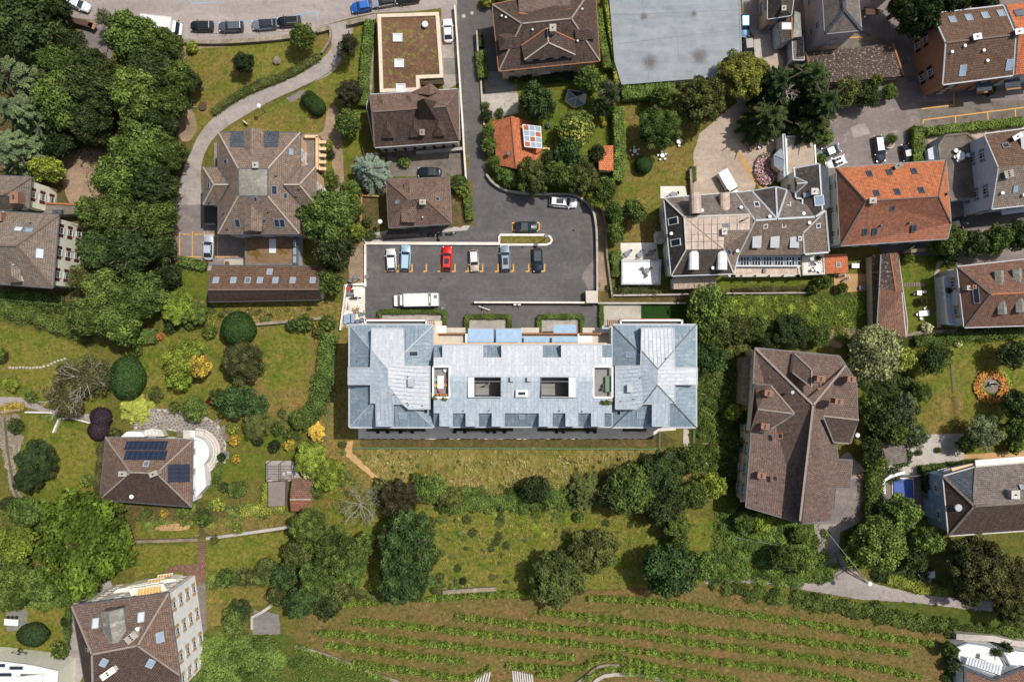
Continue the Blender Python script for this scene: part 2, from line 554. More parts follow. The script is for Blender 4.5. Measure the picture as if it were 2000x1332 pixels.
def patch(name,s,mat,smooth=0,rough=0.0,kind='structure',thick=None,z=None):
	"""a flat sheet on the ground, traced in plan; each a few mm above the last"""
	p=pts(s) if isinstance(s,str) else s
	if smooth:p=smooth_line(p,smooth,True)
	bx=(min(q[0] for q in p) - 3,min(q[1] for q in p) - 3,max(q[0] for q in p)+3,max(q[1] for q in p)+3)
	zz=0.004+max([t[4] for t in SHEETS if t[0] < bx[2] and bx[0] < t[2] and t[1] < bx[3] and bx[1] < t[3]]+[0.0]) if z is None else z
	if z is None:SHEETS.append(bx+(zz,))
	LAYER[0]=zz
	if rough:
		q=[]
		for i in range(len(p)):
			a,b=p[i],p[(i+1) % len(p)]
			d=math.hypot(b[0] - a[0],b[1] - a[1]);k=max(1,int(d/5))
			for j in range(k):
				t=j/k
				q.append((a[0]+(b[0] - a[0])*t+random.gauss(0,rough),a[1]+(b[1] - a[1])*t+random.gauss(0,rough)))
		p=q
	w_=[P(x,y,zz) for x,y in p]
	if area(w_) < 0:w_=w_[::-1]
	m=MB()
	if thick:
		m.prism(w_,zz - 0.02,zz+thick)
	else:
		for t in tessellate_polygon([w_]):
			a,b,c=(w_[i] for i in t)
			if (b - a).cross(c - a).z < 0:b,c=c,b
			m.face([a,b,c])
	o=m.build(name,mat)
	return tag(o,kind=kind) if kind else o
# foliage
def leaf_mesh(name,pos,nor,size,tint,aspect=0.75,core=None,extra=None):
	"""quads at pos, facing nor (numpy arrays), each with its own tint"""
	n=len(pos)
	nor=nor/(np.linalg.norm(nor,axis=1)[:,None]+1e-9)
	a=rng.normal(size=(n,3))
	t=np.cross(nor,a);t /= (np.linalg.norm(t,axis=1)[:,None]+1e-9)
	b=np.cross(nor,t)
	s=size[:,None] if hasattr(size,'__len__') else np.full((n,1),size)
	hx=t*s*0.5;hy=b*s*0.5*aspect
	v=np.empty((n,4,3))
	v[:,0]=pos - hx;v[:,1]=pos - hy*0.9+nor*s*0.08
	v[:,2]=pos+hx;v[:,3]=pos+hy*0.9+nor*s*0.08
	v=v.reshape(-1,3)
	tn=np.repeat(tint,4)
	nq=n
	faces_loop=np.arange(4*n,dtype=np.int32)
	if core is not None:
		cv,cf=core
		base=len(v)
		v=np.concatenate([v,cv]);tn=np.concatenate([tn,np.full(len(cv),0.05)])  # core tinted dark: inner shade put into its colour
		faces_loop=np.concatenate([faces_loop,(cf+base).ravel().astype(np.int32)])
		nq += len(cf)
	me=bpy.data.meshes.new(name)
	me.vertices.add(len(v));me.vertices.foreach_set('co',v.ravel())
	me.loops.add(len(faces_loop));me.loops.foreach_set('vertex_index',faces_loop)
	me.polygons.add(nq)
	me.polygons.foreach_set('loop_start',np.arange(nq,dtype=np.int32)*4)
	me.update(calc_edges=True)
	at=me.attributes.new('tint','FLOAT','POINT')
	at.data.foreach_set('value',tn.astype(np.float32))
	me.materials.append(MT['foliage'])
	return me
def ellipsoid_core(c,r,n=10,m=6):
	vs=[];fs=[]
	for j in range(m+1):
		t=math.pi*(0.03+0.94*j/m)
		for i in range(n):
			p=2*math.pi*i/n
			q=1+0.12*math.sin(3*p+j)
			vs.append((c[0]+r[0]*q*math.sin(t)*math.cos(p),c[1]+r[1]*q*math.sin(t)*math.sin(p),c[2]+r[2]*math.cos(t)))
	for j in range(m):
		for i in range(n):
			fs.append((j*n+i,(j+1)*n+i,(j+1)*n+(i+1) % n,j*n+(i+1) % n))
	return np.array(vs),np.array(fs)
def sph(n,up=-0.35):
	z=rng.uniform(up,1,n);p=rng.uniform(0,2*math.pi,n)
	s=np.sqrt(1 - z*z)
	return np.stack([s*np.cos(p),s*np.sin(p),z],1)
def crown_lobed(rad,height,lobes,leaf,seed,lobe_r=(0.13,0.27),flat=0.75,ragged=0.22,cover=1.2):
	"""crown built of leaf clumps carried at the ends of unseen boughs"""
	global rng
	rng=np.random.default_rng(seed)
	dirs=sph(lobes,-0.25)
	for _ in range(14):
		d=dirs[:,None] - dirs[None]
		q=(d ** 2).sum(2)+1e-3+np.eye(lobes)*9
		dirs=dirs+(d/q[...,None] ** 1.5).sum(1)*0.012
		dirs /= np.linalg.norm(dirs,axis=1)[:,None]
		dirs[:,2]=np.maximum(dirs[:,2],-0.3)
	P_,N_,S_,T_=[],[],[],[]
	cz=height - rad*flat
	for i in range(lobes):
		lr=rad*rng.uniform(*lobe_r)
		k=rng.uniform(1 - ragged*2.2,1.0)
		c=dirs[i]*np.array([rad - lr*0.8,rad - lr*0.8,(rad - lr*.8)*flat])*k
		n=int(cover*2*math.pi*lr*lr*1.3/(leaf*leaf*0.4))
		d=sph(n,-0.45)
		rr=lr*rng.uniform(0.72,1.08,n)
		sub=np.sin(d[:,0]*6+i)*np.sin(d[:,1]*6+i*2)*0.25+1
		pp=c+d*(rr*sub)[:,None]*np.array([1,1,0.8])
		P_.append(pp);N_.append(d+rng.normal(size=(n,3))*0.6+np.array([0,0,0.15]))
		lt=rng.uniform(0.1,0.8)
		T_.append(np.clip(lt+rng.normal(size=n)*0.2,0,1));S_.append(leaf*rng.uniform(0.6,1.45,n))
	n=int(lobes*22)
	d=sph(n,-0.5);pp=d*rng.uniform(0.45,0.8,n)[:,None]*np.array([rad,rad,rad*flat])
	P_.append(pp);N_.append(d+rng.normal(size=(n,3))*0.6);T_.append(rng.uniform(0,0.3,n));S_.append(leaf*rng.uniform(0.9,1.5,n))  # inner leaves tinted dark to paint the shade between clumps
	pos=np.concatenate(P_)+np.array([0,0,cz])
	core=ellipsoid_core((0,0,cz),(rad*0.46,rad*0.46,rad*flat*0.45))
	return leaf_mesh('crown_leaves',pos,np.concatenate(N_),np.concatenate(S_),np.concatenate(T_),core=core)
def crown_clipped(rad,height,leaf,seed,sq=0.8,box=False):
	global rng
	rng=np.random.default_rng(seed)
	n=int(2.6*4*math.pi*rad*rad*0.7/(leaf*leaf*0.5))
	d=sph(n,-0.7)
	if box:
		d=np.sign(d)*np.abs(d) ** 0.62
	wob=1+0.03*np.sin(d[:,0]*6)+0.03*np.cos(d[:,1]*5)
	pos=d*(rad*wob*rng.uniform(0.96,1.03,n))[:,None]*np.array([1,1,sq])+np.array([0,0,height - rad*sq])
	core=ellipsoid_core((0,0,height - rad*sq),(rad*0.9,rad*0.9,rad*sq*0.92),16,9)
	return leaf_mesh('crown_leaves',pos,d+rng.normal(size=(n,3))*0.35,leaf*rng.uniform(0.7,1.3,n),rng.uniform(0.1,0.75,n),core=core)
def crown_boughs(rad,height,tiers,per,leaf,seed,droop=0.35,cone=1.0,needle=0.3,dens=1.0):
	"""radial boughs in tiers, as spruces and cedars show from above"""
	global rng
	rng=np.random.default_rng(seed)
	P_,N_,S_,T_=[],[],[],[]
	for t in range(tiers):
		f=t/max(1,tiers - 1)
		z=height*(0.2+0.76*f)
		L=rad*((1 - f) ** (0.75*cone)*0.92+0.1)
		for k in range(max(5,int(per*(1 - 0.45*f)))):
			a=2*math.pi*(k+rng.uniform(-.35,.35))/per+t*0.7
			Lk=L*rng.uniform(0.72,1.12)
			n=int((30+60*Lk)*dens)
			u=rng.uniform(0.08,1,n) ** 0.8
			side=rng.normal(size=n)*0.16*Lk*(1.15 - u)*0.9+rng.normal(size=n)*0.1
			x=np.cos(a)*u*Lk - np.sin(a)*side;y=np.sin(a)*u*Lk+np.cos(a)*side
			zz=z - droop*Lk*u ** 1.6+rng.normal(size=n)*0.12
			P_.append(np.stack([x,y,zz],1))
			nn=np.stack([np.cos(a)*0.3*np.ones(n),np.sin(a)*0.3*np.ones(n),np.ones(n)],1)
			N_.append(nn+rng.normal(size=(n,3))*0.4)
			lt=rng.uniform(0.2,0.8)
			T_.append(np.clip(lt*0.6+0.4*u+rng.normal(size=n)*0.12,0,1));S_.append(leaf*rng.uniform(0.7,1.4,n))
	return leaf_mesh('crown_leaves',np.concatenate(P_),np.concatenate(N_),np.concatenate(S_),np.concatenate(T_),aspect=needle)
def crown_sparse(rad,height,leaf,seed,n=1500,flat=0.5):
	global rng
	rng=np.random.default_rng(seed)
	d=sph(n,-0.1)
	cl=sph(40,-.1)*np.array([rad,rad,rad*flat])*rng.uniform(.4,1,40)[:,None]
	pos=cl[rng.integers(0,40,n)]+rng.normal(size=(n,3))*rad*0.12+np.array([0,0,height - rad*flat])
	return leaf_mesh('crown_leaves',pos,d+rng.normal(size=(n,3))*.5,leaf*rng.uniform(0.6,1.3,n),rng.uniform(0,1,n))
PROTO={}
def protos():
	for i in range(7):
		PROTO['big%d' % i]=(crown_lobed(6.0,11.0,84+8*i,0.46,11+i),6.0,11.0)
	for i in range(4):
		PROTO['mid%d' % i]=(crown_lobed(3.6,7.0,54+5*i,0.36,31+i,ragged=0.2),3.6,7.0)
	for i in range(4):
		PROTO['small%d' % i]=(crown_lobed(1.7,2.8,20+3*i,0.22,51+i,flat=0.8,ragged=.1),1.7,2.8)
	for i in range(3):
		PROTO['fine%d' % i]=(crown_lobed(4.5,8.5,110,0.26,71+i,lobe_r=(0.1,0.2),ragged=0.18,cover=1.5),4.5,8.5)
	for i in range(2):
		PROTO['loose%d' % i]=(crown_lobed(4.0,8.0,34,0.28,81+i,lobe_r=(0.14,0.3),ragged=0.35,cover=1.1),4.0,8.0)
	PROTO['clip0']=(crown_clipped(3.4,5.0,0.26,91),3.4,5.0)
	PROTO['clip1']=(crown_clipped(1.8,2.6,0.17,92),1.8,2.6)
	PROTO['clipbox']=(crown_clipped(2.2,2.4,0.18,93,0.55,True),2.2,2.4)
	PROTO['spruce']=(crown_boughs(3.6,11.0,11,13,0.42,94),3.6,11.0)
	PROTO['spiky']=(crown_boughs(3.4,6.0,7,16,0.42,95,0.2,0.7),3.4,6.0)
	PROTO['cedar']=(crown_boughs(6.0,13.0,9,13,0.62,96,0.18,0.6,0.5,1.5),6.0,13.0)
	PROTO['frond']=(crown_lobed(9.5,12.0,150,0.62,97,lobe_r=(0.09,0.19),flat=0.7,ragged=0.3,cover=1.5),9.5,12.0)
	PROTO['cone']=(crown_boughs(1.7,3.6,7,11,0.26,98,0.35,1.0,.4),1.7,3.6)
	PROTO['sparse']=(crown_sparse(4.2,7.0,0.24,99,2600),4.2,7.0)
	PROTO['wispy']=(crown_sparse(3.5,5.0,0.16,100,1500),3.5,5.0)
protos()
def trunk_mesh():
	m=MB()
	r=0.28
	m.tube((0,0,0),(0.05,0.03,2.4),0.32,0.24,8)
	m.tube((0.05,0.03,2.3),(-0.05,0.1,6.0),0.24,0.12,7)
	for k in range(7):
		a=k*0.9+0.3
		z=2.2+k*0.45
		m.tube((0.03,0.05,z),(math.cos(a)*2.1,math.sin(a)*2.1,z+1.8),0.13,0.05,5)
	return m.mesh('trunk','bark')
TRUNK=trunk_mesh()
def branch_mesh(seed,rad,h,n=7,mat='bark_pale',w=0.14):
	"""bare forking boughs"""
	rd=random.Random(seed)
	m=MB()
	def grow(p,d,L,r,depth):
		q=p+d*L
		m.tube(p,q,r,r*0.68,5,False)
		if depth == 0:return
		for _ in range(rd.choice((2,3))):
			nd=(d+Vector((rd.uniform(-.75,.75),rd.uniform(-.75,.75),rd.uniform(-.15,.3)))).normalized()
			grow(q,nd,L*rd.uniform(0.55,0.85),r*0.62,depth - 1)
	m.tube((0,0,0),(0,0,h*0.62),w*1.5,w,6)
	for k in range(n):
		a=2*math.pi*(k+rd.uniform(-.3,.3))/n
		grow(Vector((0,0,h*(0.6+0.03*k))),Vector((math.cos(a),math.sin(a),0.45)).normalized(),rad*0.42,w,3)
	return m.mesh('boughs',mat)
FC={  # leaf colours
	'dark':'#4a5632','deep':'#3c4a2c','mid':'#5e6e38','green':'#6a7c3e','bright':'#84943e','lime':'#929a48',
	'yellow':'#bca44c','olive':'#60683a','brownish':'#5a5c38','blue':'#4c6238','silver':'#7e8e80','greyg':'#6c7856',
	'purple':'#463a42','red':'#8c2a34','pale':'#94986a','clip':'#40582f','willow':'#848440','bronze':'#4c4c36','orange':'#bc8048',
	'pink':'#d4a0b8','cream':'#d8d4b0'}
FK=0.95
def fcol(c,jit=0.12):
	h=FC.get(c,c)
	q=hexl(h,FK)
	j=1+random.uniform(-jit,jit)
	return (q[0]*j*(1+random.uniform(-.07,.07)),q[1]*j,q[2]*j,1)
def plant(name,cat,label,px,py,r,kind,col,h=None,group=None,sx=1.0,sy=1.0,rz=None,trunk=True):
	"""a tree or shrub whose crown shows at pixel px,py with radius r pixels"""
	if kind in ('big','mid','small','fine','loose'):
		cnt={'big':7,'mid':4,'small':4,'fine':3,'loose':2}[kind]
		kind=kind+str(random.randrange(cnt))
	me,pr,ph=PROTO[kind]
	h=h or max(1.2,r*GSD*1.75)
	zc=h*0.62
	wr=r*GSD*(1 - zc/CAM_H)*1.02
	c=P(px,py,zc)
	name=name
	root=empty(name,(c.x,c.y,0),label,cat,group)
	k=wr/pr
	cr=link('crown',me,root)
	if trunk and sx == 1 and kind not in ('spruce','cone'):
		q_=random.uniform(0.86,1.0);sx,sy=(q_,2 - q_ - .06) if random.random() < .5 else (2 - q_ - .06,q_)
		rz=random.uniform(0,6.28)
	cr.scale=(k*sx,k*sy,h/ph)
	cr.rotation_euler=(0,0,rz if rz is not None else random.uniform(0,6.28))
	if rz is None and (sx != 1 or sy != 1):cr.rotation_euler=(0,0,0)
	cr.color=fcol(col)
	if trunk:
		t=link('trunk',TRUNK,root)
		ts=h/7.5
		t.scale=(max(.25,ts),max(.25,ts),ts)
		t.rotation_euler=(0,0,random.uniform(0,6.28))
	return root
def leaf_strip(line,width,height,leaf,dens=1.0,z0=0.05,wob=0.1):
	"""leaves over the sides and top of a clipped hedge along a world polyline"""
	P_,N_=[],[]
	line=[Vector((p[0],p[1],0)) for p in line]
	for a,b in zip(line[:-1],line[1:]):
		L=(b - a).length
		if L < 0.05:continue
		d=(b - a)/L
		nrm=Vector((-d.y,d.x,0))
		per=width+2*height
		n=int(dens*L*per/(leaf*leaf*0.33))
		u=rng.uniform(-0.1,L+0.1,n);s=rng.uniform(0,per,n)
		lat=np.where(s < height,-width/2,np.where(s < height+width,s - height - width/2,width/2))
		z=np.where(s < height,s,np.where(s < height+width,height,per - s))
		wv=wob*(np.sin(u*2.1+a.x)+np.sin(u*0.8+a.y))
		lat=lat*(1+0.6*wv/max(width,.1))+rng.normal(size=n)*wob*0.5
		z=np.maximum(z0,z*(1+0.35*wv/max(height,.3))+rng.normal(size=n)*wob*0.5)
		pos=np.stack([a.x+d.x*u+nrm.x*lat,a.y+d.y*u+nrm.y*lat,z],1)
		top=(s > height) & (s < height+width)
		sg=np.where(s < height,-1.0,1.0)
		nx=np.where(top,0,nrm.x*sg);ny=np.where(top,0,nrm.y*sg);nz=np.where(top,1.0,0.35)
		P_.append(pos);N_.append(np.stack([nx,ny,nz],1)+rng.normal(size=(n,3))*0.4)
	return np.concatenate(P_),np.concatenate(N_)
def strip_core(line,width,height):
	vs=[];fs=[]
	for a,b in zip(line[:-1],line[1:]):
		a=Vector((a[0],a[1],0));b=Vector((b[0],b[1],0))
		if (b - a).length < .05:continue
		d=(b - a).normalized();n=Vector((-d.y,d.x,0))*width/2
		k=len(vs)
		for p in (a - n,b - n,b+n,a+n):vs.append((p.x,p.y,0.02))
		for p in (a - n,b - n,b+n,a+n):vs.append((p.x,p.y,height))
		fs += [(k+4,k+5,k+6,k+7),(k,k+1,k+5,k+4),(k+1,k+2,k+6,k+5),(k+2,k+3,k+7,k+6),(k+3,k,k+4,k+7)]
	return np.array(vs),np.array(fs)
def hedge(label,line,width,height,col,leaf=0.24,cat='hedge',name='hedge',group=None,smooth=0,wob=0.1,dens=1.0,kind=None):
	p=pts(line) if isinstance(line,str) else line
	if smooth:p=smooth_line(p,smooth)
	wp=[P(x,y,height) for x,y in p]
	org=Vector((wp[0].x,wp[0].y,0))
	pos,nor=leaf_strip(wp,width,height,leaf,dens,wob=wob)
	core=strip_core([(q.x - org.x,q.y - org.y) for q in wp],width*0.82,height*0.86)
	n=len(pos)
	cl=0.5+0.3*np.sin(pos[:,0]*1.7+pos[:,2]*2)*np.sin(pos[:,1]*1.9)
	me=leaf_mesh(name,pos - np.array(org),nor,leaf*rng.uniform(.7,1.3,n),np.clip(cl+rng.normal(size=n)*.15,0,1),core=core)
	o=link(name,me,None,org)
	o.color=fcol(col)
	tag(o,label,cat,group,kind)
	return o
def cover(name,label,poly,col,density,leaf,hmax,lumps=0.0,cat='ground cover',seed=1,kind='stuff',tint=None,clump=1.5):
	"""leaves and tufts strewn over a plan polygon (photo pixels at ground level)"""
	global rng
	rng=np.random.default_rng(seed)
	p=pts(poly) if isinstance(poly,str) else poly
	wp=[P(x,y,0) for x,y in p]
	xs=[q.x for q in wp];ys=[q.y for q in wp]
	A=abs(area(wp))
	n=int(A*density)
	out=[]
	while len(out) < n:
		x=random.uniform(min(xs),max(xs));y=random.uniform(min(ys),max(ys))
		if inside(x,y,wp):out.append((x,y))
	xy=np.array(out)
	lump=(np.sin(xy[:,0]*clump+np.sin(xy[:,1]*0.7*clump))*np.sin(xy[:,1]*clump*0.9+np.sin(xy[:,0]*0.6*clump))+1)/2
	z=hmax*((1 - lumps)+lumps*lump)*rng.uniform(0.35,1,n)
	pos=np.stack([xy[:,0],xy[:,1],z],1)
	nor=np.stack([rng.normal(size=n)*1.1,rng.normal(size=n)*1.1,np.ones(n)],1)
	me=leaf_mesh(name,pos,nor,leaf*rng.uniform(.6,1.4,n),np.clip(rng.uniform(0,.7,n)+lump*0.3,0,1),aspect=0.5)
	o=link(name,me)
	o.color=fcol(col,0.0)
	if kind:o['kind']=kind
	if label:tag(o,label,cat)
	return o
def scrub(name,poly,col,n,r=(0.7,1.6),h=1.0,leaf=0.26,seed=1):
	"""a thicket of merging mounds nobody could count, as one mesh"""
	global rng
	rng=np.random.default_rng(seed);rd=random.Random(seed)
	wp=[P(x,y,0) for x,y in pts(poly)]
	xs=[q.x for q in wp];ys=[q.y for q in wp]
	P_,N_,T_=[],[],[]
	k=0
	while k < n:
		x=rd.uniform(min(xs),max(xs));y=rd.uniform(min(ys),max(ys))
		if not inside(x,y,wp):continue
		k += 1
		rr=rd.uniform(*r);hh=h*rd.uniform(.5,1.3);m=int(2.2*math.pi*rr*rr*1.6/(leaf*leaf*.5))
		d=sph(m,0.0);q=1+.2*np.sin(d[:,0]*6+k)*np.sin(d[:,1]*6)
		P_.append(d*q[:,None]*rng.uniform(.75,1.08,m)[:,None]*np.array([rr,rr*rd.uniform(.7,1.1),hh])+np.array([x,y,.05]))
		N_.append(d+rng.normal(size=(m,3))*.55+np.array([0,0,.3]));T_.append(np.clip(rd.uniform(.05,.8)+rng.normal(size=m)*.18,0,1))
	pos=np.concatenate(P_);m=len(pos)
	o=link(name,leaf_mesh(name,pos,np.concatenate(N_),leaf*rng.uniform(.6,1.4,m),np.concatenate(T_)))
	o.color=fcol(col,0);o['kind']='stuff'
	return o
def tufts(name,poly,col,density,h=0.35,lean=(0.3,-0.5),w=0.05,seed=3):
	"""standing grass: thin blades in bunches"""
	global rng
	rng=np.random.default_rng(seed)
	p=pts(poly);wp=[P(x,y,0) for x,y in p]
	xs=[q.x for q in wp];ys=[q.y for q in wp]
	n=int(abs(area(wp))*density)
	out=[]
	while len(out) < n:
		x=random.uniform(min(xs),max(xs));y=random.uniform(min(ys),max(ys))
		if inside(x,y,wp):
			s_=random.uniform(.08,.35);out += [(x+random.gauss(0,s_),y+random.gauss(0,s_),0.0) for _ in range(random.randint(3,14))]
	n=len(out)
	b=np.array(out)
	lx=lean[0]+rng.normal(size=n)*.35;ly=lean[1]+rng.normal(size=n)*.35
	tip=b+np.stack([lx*h*1.6,ly*h*1.6,h*rng.uniform(.5,1.3,n)],1)
	sd=np.stack([-ly,lx,np.zeros(n)],1);sd /= np.linalg.norm(sd,axis=1)[:,None]
	wv=w*rng.uniform(.6,1.8,n)[:,None]
	v=np.empty((n,4,3));v[:,0]=b - sd*wv;v[:,1]=b+sd*wv;v[:,2]=tip+sd*wv*.4;v[:,3]=tip - sd*wv*.4
	me=bpy.data.meshes.new(name)
	me.vertices.add(4*n);me.vertices.foreach_set('co',v.ravel())
	me.loops.add(4*n);me.loops.foreach_set('vertex_index',np.arange(4*n,dtype=np.int32))
	me.polygons.add(n);me.polygons.foreach_set('loop_start',np.arange(n,dtype=np.int32)*4)
	me.update(calc_edges=True)
	at=me.attributes.new('tint','FLOAT','POINT')
	at.data.foreach_set('value',np.repeat(rng.uniform(0,1,n),4).astype(np.float32))
	me.materials.append(MT['dry_grass'])
	o=link(name,me);o.color=hexl(FC.get(col,col),0.95);o['kind']='stuff'
	return o
# walls, kerbs, fences
def wall(name,label,line,width,height,mat,cat='wall',z0=0.0,smooth=0,cap=None,kind=None,closed=False,group=None):
	p=pts(line) if isinstance(line,str) else line
	if smooth:p=smooth_line(p,smooth,closed)
	wp=[P(x,y,height) for x,y in p]
	if closed:wp=wp+[wp[0]]
	m=MB()
	n=len(wp)
	L=[];Rr=[]
	for i in range(n):
		a=wp[max(0,i - 1)];b=wp[min(n - 1,i+1)]
		if closed and i in (0,n - 1):a,b=wp[-2],wp[1]
		d=Vector((b.x - a.x,b.y - a.y,0)).normalized()
		nn=Vector((-d.y,d.x,0))*width/2
		L.append(wp[i]+nn);Rr.append(wp[i] - nn)
	vs=[]
	for a,b in zip(L,Rr):
		vs += [Vector((a.x,a.y,z0)),Vector((b.x,b.y,z0)),Vector((b.x,b.y,height)),Vector((a.x,a.y,height))]
	fs=[]
	for i in range(n - 1):
		k=4*i
		fs += [(k+3,k+2,k+6,k+7),(k,k+3,k+7,k+4),(k+1,k+5,k+6,k+2)]
	if not closed:fs += [(0,1,2,3),(4*n - 1,4*n - 2,4*n - 3,4*n - 4)]
	m.add(vs,fs)
	o=m.build(name,mat)
	return tag(o,label,cat if label else None,group,kind)
# buildings
def window_mesh(wd,ht):
	m=MB()
	f=0.09
	for x in (-wd/2+f/2,wd/2 - f/2,0):m.box((x,0.04,0),(f if x else .06,0.08,ht))
	for z in (-ht/2+f/2,ht/2 - f/2,ht*0.15):m.box((0,0.045,z),(wd - 2*f,0.075,f*.8))
	g=MB();g.box((0,0.02,0),(wd - .1,0.03,ht - .1))
	s=MB()
	s.box((0,0.04,0),(wd*0.48,0.05,ht))
	for k in range(8):s.box((0,0.075,-ht/2+(k+.5)*ht/8),(wd*0.4,0.03,ht/16))
	l=MB();l.box((0,0.09,-ht/2 - 0.05),(wd+0.2,0.18,0.08))
	return m.mesh('window_frame','frame_white'),g.mesh('pane','glass'),s,l.mesh('sill','stair_stone')
WIN=window_mesh(1.05,1.55)
SHUT={}
def shutter_mesh(mat):
	if mat not in SHUT:SHUT[mat]=WIN[2].mesh('shutter',mat)
	return SHUT[mat]
class House:
	def __init__(s,name,label,cat,V,group=None):
		s.V={}
		for t in V.split():
			k,c=t.split(':')
			x,y,z=(float(q) for q in c.split(','))
			s.V[k]=(x,y,z)
		xs=[P(*v) for v in s.V.values()]
		c=sum(xs,Vector())/len(xs)
		s.root=empty(name,(c.x,c.y,0),label,cat,group)
		s.faces=[]
	def w(s,k):
		return P(*s.V[k])
	def roof(s,groups,thick=0.22,name='roof'):
		"""groups: {material: 'a-b-c-d e-f-g'}"""
		for mat,fl in groups.items():
			m=MB()
			edges={}
			for f in fl.split():
				ks=f.split('-')
				vs=[s.w(k) for k in ks]
				nr=Vector()
				for i in range(1,len(vs) - 1):nr += (vs[i] - vs[0]).cross(vs[i+1] - vs[0])
				if nr.z < 0:vs.reverse();ks.reverse();nr=-nr
				nr.normalize()
				s.faces.append(([(s.V[k][0],s.V[k][1]) for k in ks],vs[0],nr,vs))
				if len(vs) > 4:
					for t in tessellate_polygon([vs]):
						a,b,c=(vs[i] for i in t)
						if (b - a).cross(c - a).z < 0:b,c=c,b
						m.face([a,b,c])
				else:
					m.face(vs)
				for i in range(len(ks)):
					e=(ks[i],ks[(i+1) % len(ks)])
					if (e[1],e[0]) in edges:del edges[(e[1],e[0])]
					else:edges[e]=1
			for a,b in edges:
				A,B=s.w(a),s.w(b)
				d=Vector((0,0,-thick))
				m.face([A,A+d,B+d,B])
			m.build(name,mat,s.root)
		return s
	def lines(s,name,mat,spec,w=0.28,h=0.14,lift=0.05):
		"""ridge caps, hips, gutters: 'a-b c-d'"""
		for e in spec.split():
			ks=e.split('-')
			for a,b in zip(ks[:-1],ks[1:]):
				A,B=s.w(a)+Vector((0,0,lift)),s.w(b)+Vector((0,0,lift))
				d=(B - A).normalized()*(w*0.3)
				MB().bar(A+d,B - d,w,h).build(name,mat,s.root)
		return s
	def walls(s,loop,mat,over=0.55,base=0.0,drop=0.15,windows=None,ids=None,storey=2.9,gap=3.0,shutter=None,skip=(),first=1.6,plinth=None):
		ks=loop.split('-')
		ring=offset([s.w(k) for k in ks],over)
		if area(ring) < 0:ring=ring[::-1];ks=ks[::-1]
		m=MB()
		n=len(ring)
		for i in range(n):
			a,b=ring[i],ring[(i+1) % n]
			m.face([Vector((a.x,a.y,base)),Vector((b.x,b.y,base)),Vector((b.x,b.y,b.z - drop)),Vector((a.x,a.y,a.z - drop))])
		m.build('wall',mat,s.root)
		org=s.root.location
		if windows:
			wf,pn,_,sill=WIN
			for i in range(n):
				a,b=ring[i],ring[(i+1) % n]
				if (ks[i]+ks[(i+1) % n]) in skip or (ks[(i+1) % n]+ks[i]) in skip:continue
				L=math.hypot(b.x - a.x,b.y - a.y)
				if L < 2.6:continue
				zt=min(a.z,b.z) - 0.5
				mid=(a+b)/2
				d=Vector((b.x - a.x,b.y - a.y,0)).normalized()
				out=Vector((d.y,-d.x,0))
				nc=max(1,int((L - 0.6)/gap))
				rz=math.atan2(d.y,d.x)
				z=base+first
				while z+0.8 < zt+0.35:
					for c in range(nc):
						u=(c+0.5)/nc*L
						q=Vector((a.x,a.y,0))+d*u+out*0.02
						loc=Vector((q.x,q.y,z)) - org
						f=link('window',wf,s.root,loc,rz+math.pi)
						link('pane',pn,f)
						link('sill',sill,f)
						if shutter:
							sh=shutter_mesh(shutter)
							for sx in (-1,1):
								link('shutter',sh,s.root,loc+d*sx*0.83,rz+math.pi)
					z += storey
		return s
	def on(s,px,py):
		best=None
		for poly,v0,nr,vs in s.faces:
			if inside(px,py,poly):
				a=P(px,py,0);b=P(px,py,10)
				dd=b - a
				t=(v0 - a).dot(nr)/dd.dot(nr)
				h=Vector((-nr.y,nr.x,0))
				if h.length < 0.03:h=Vector((1,0,0))
				h.normalize()
				q=a+dd*t
				if best is None or q.z > best[0].z:best=(q,nr,h,nr.cross(h))
		if best:return best
		best=min(s.faces,key=lambda f:min((px - q[0]) ** 2+(py - q[1]) ** 2 for q in f[0]))
		poly,v0,nr,vs=best
		return P(px,py,v0.z),Vector((0,0,1)),Vector((1,0,0)),Vector((0,1,0))
	def frame(s,px,py):
		p,nr,h,sl=s.on(px,py)
		M=Matrix((h,sl,nr)).transposed().to_4x4()
		return p,M
	def skylight(s,px,py,wd=0.9,ln=1.25,glass='glass',fr='frame_grey',rise=0.14):
		p,M=s.frame(px,py)
		n=M.col[2].to_3d()
		m=MB()
		for x in (-1,1):m.box(p+M @ Vector((x*wd/2,0,rise/2)),(0.12,ln+.12,rise),M=M)
		for y in (-1,1):m.box(p+M @ Vector((0,y*ln/2,rise/2)),(wd - .12,0.12,rise - .01),M=M)
		f=m.build('skylight',fr,s.root)
		g=MB().box(p+n*(rise*0.55),(wd - .13,ln - .13,0.03),M=M)
		g.build('pane',glass,f)
		return f
	def chimney(s,px,py,a=0.7,b=0.9,h=1.3,mat='brick',cap='ridge_mid',rz=0.0,pots=1):
		p,nr,h_,sl=s.on(px,py)
		c=p+Vector((0,0,h/2 - 0.4))
		o=MB().box(c,(a,b,h+.8),rz).build('chimney',mat,s.root)
		top=p.z+h
		MB().box((p.x,p.y,top+0.06),(a+.18,b+.18,0.12),rz).build('chimney_cap',cap,o)
		for k in range(pots):
			off=(k - (pots - 1)/2)*0.35
			q=Vector((p.x,p.y,top+.1))+Matrix.Rotation(rz,3,'Z') @ Vector((0,off,0))
			MB().tube(q,q+Vector((0,0,0.32)),0.13,0.11,8).build('chimney_pot','black_plastic',o)
		return o
	def vent(s,px,py,r=0.12,h=0.5,mat='flashing'):
		p,nr,h_,sl=s.on(px,py)
		m=MB().tube(p - Vector((0,0,.2)),p+Vector((0,0,h)),r,r,8)
		m.tube(p+Vector((0,0,h)),p+Vector((0,0,h+.08)),r*1.6,r*1.3,8)
		return m.build('vent_pipe',mat,s.root)
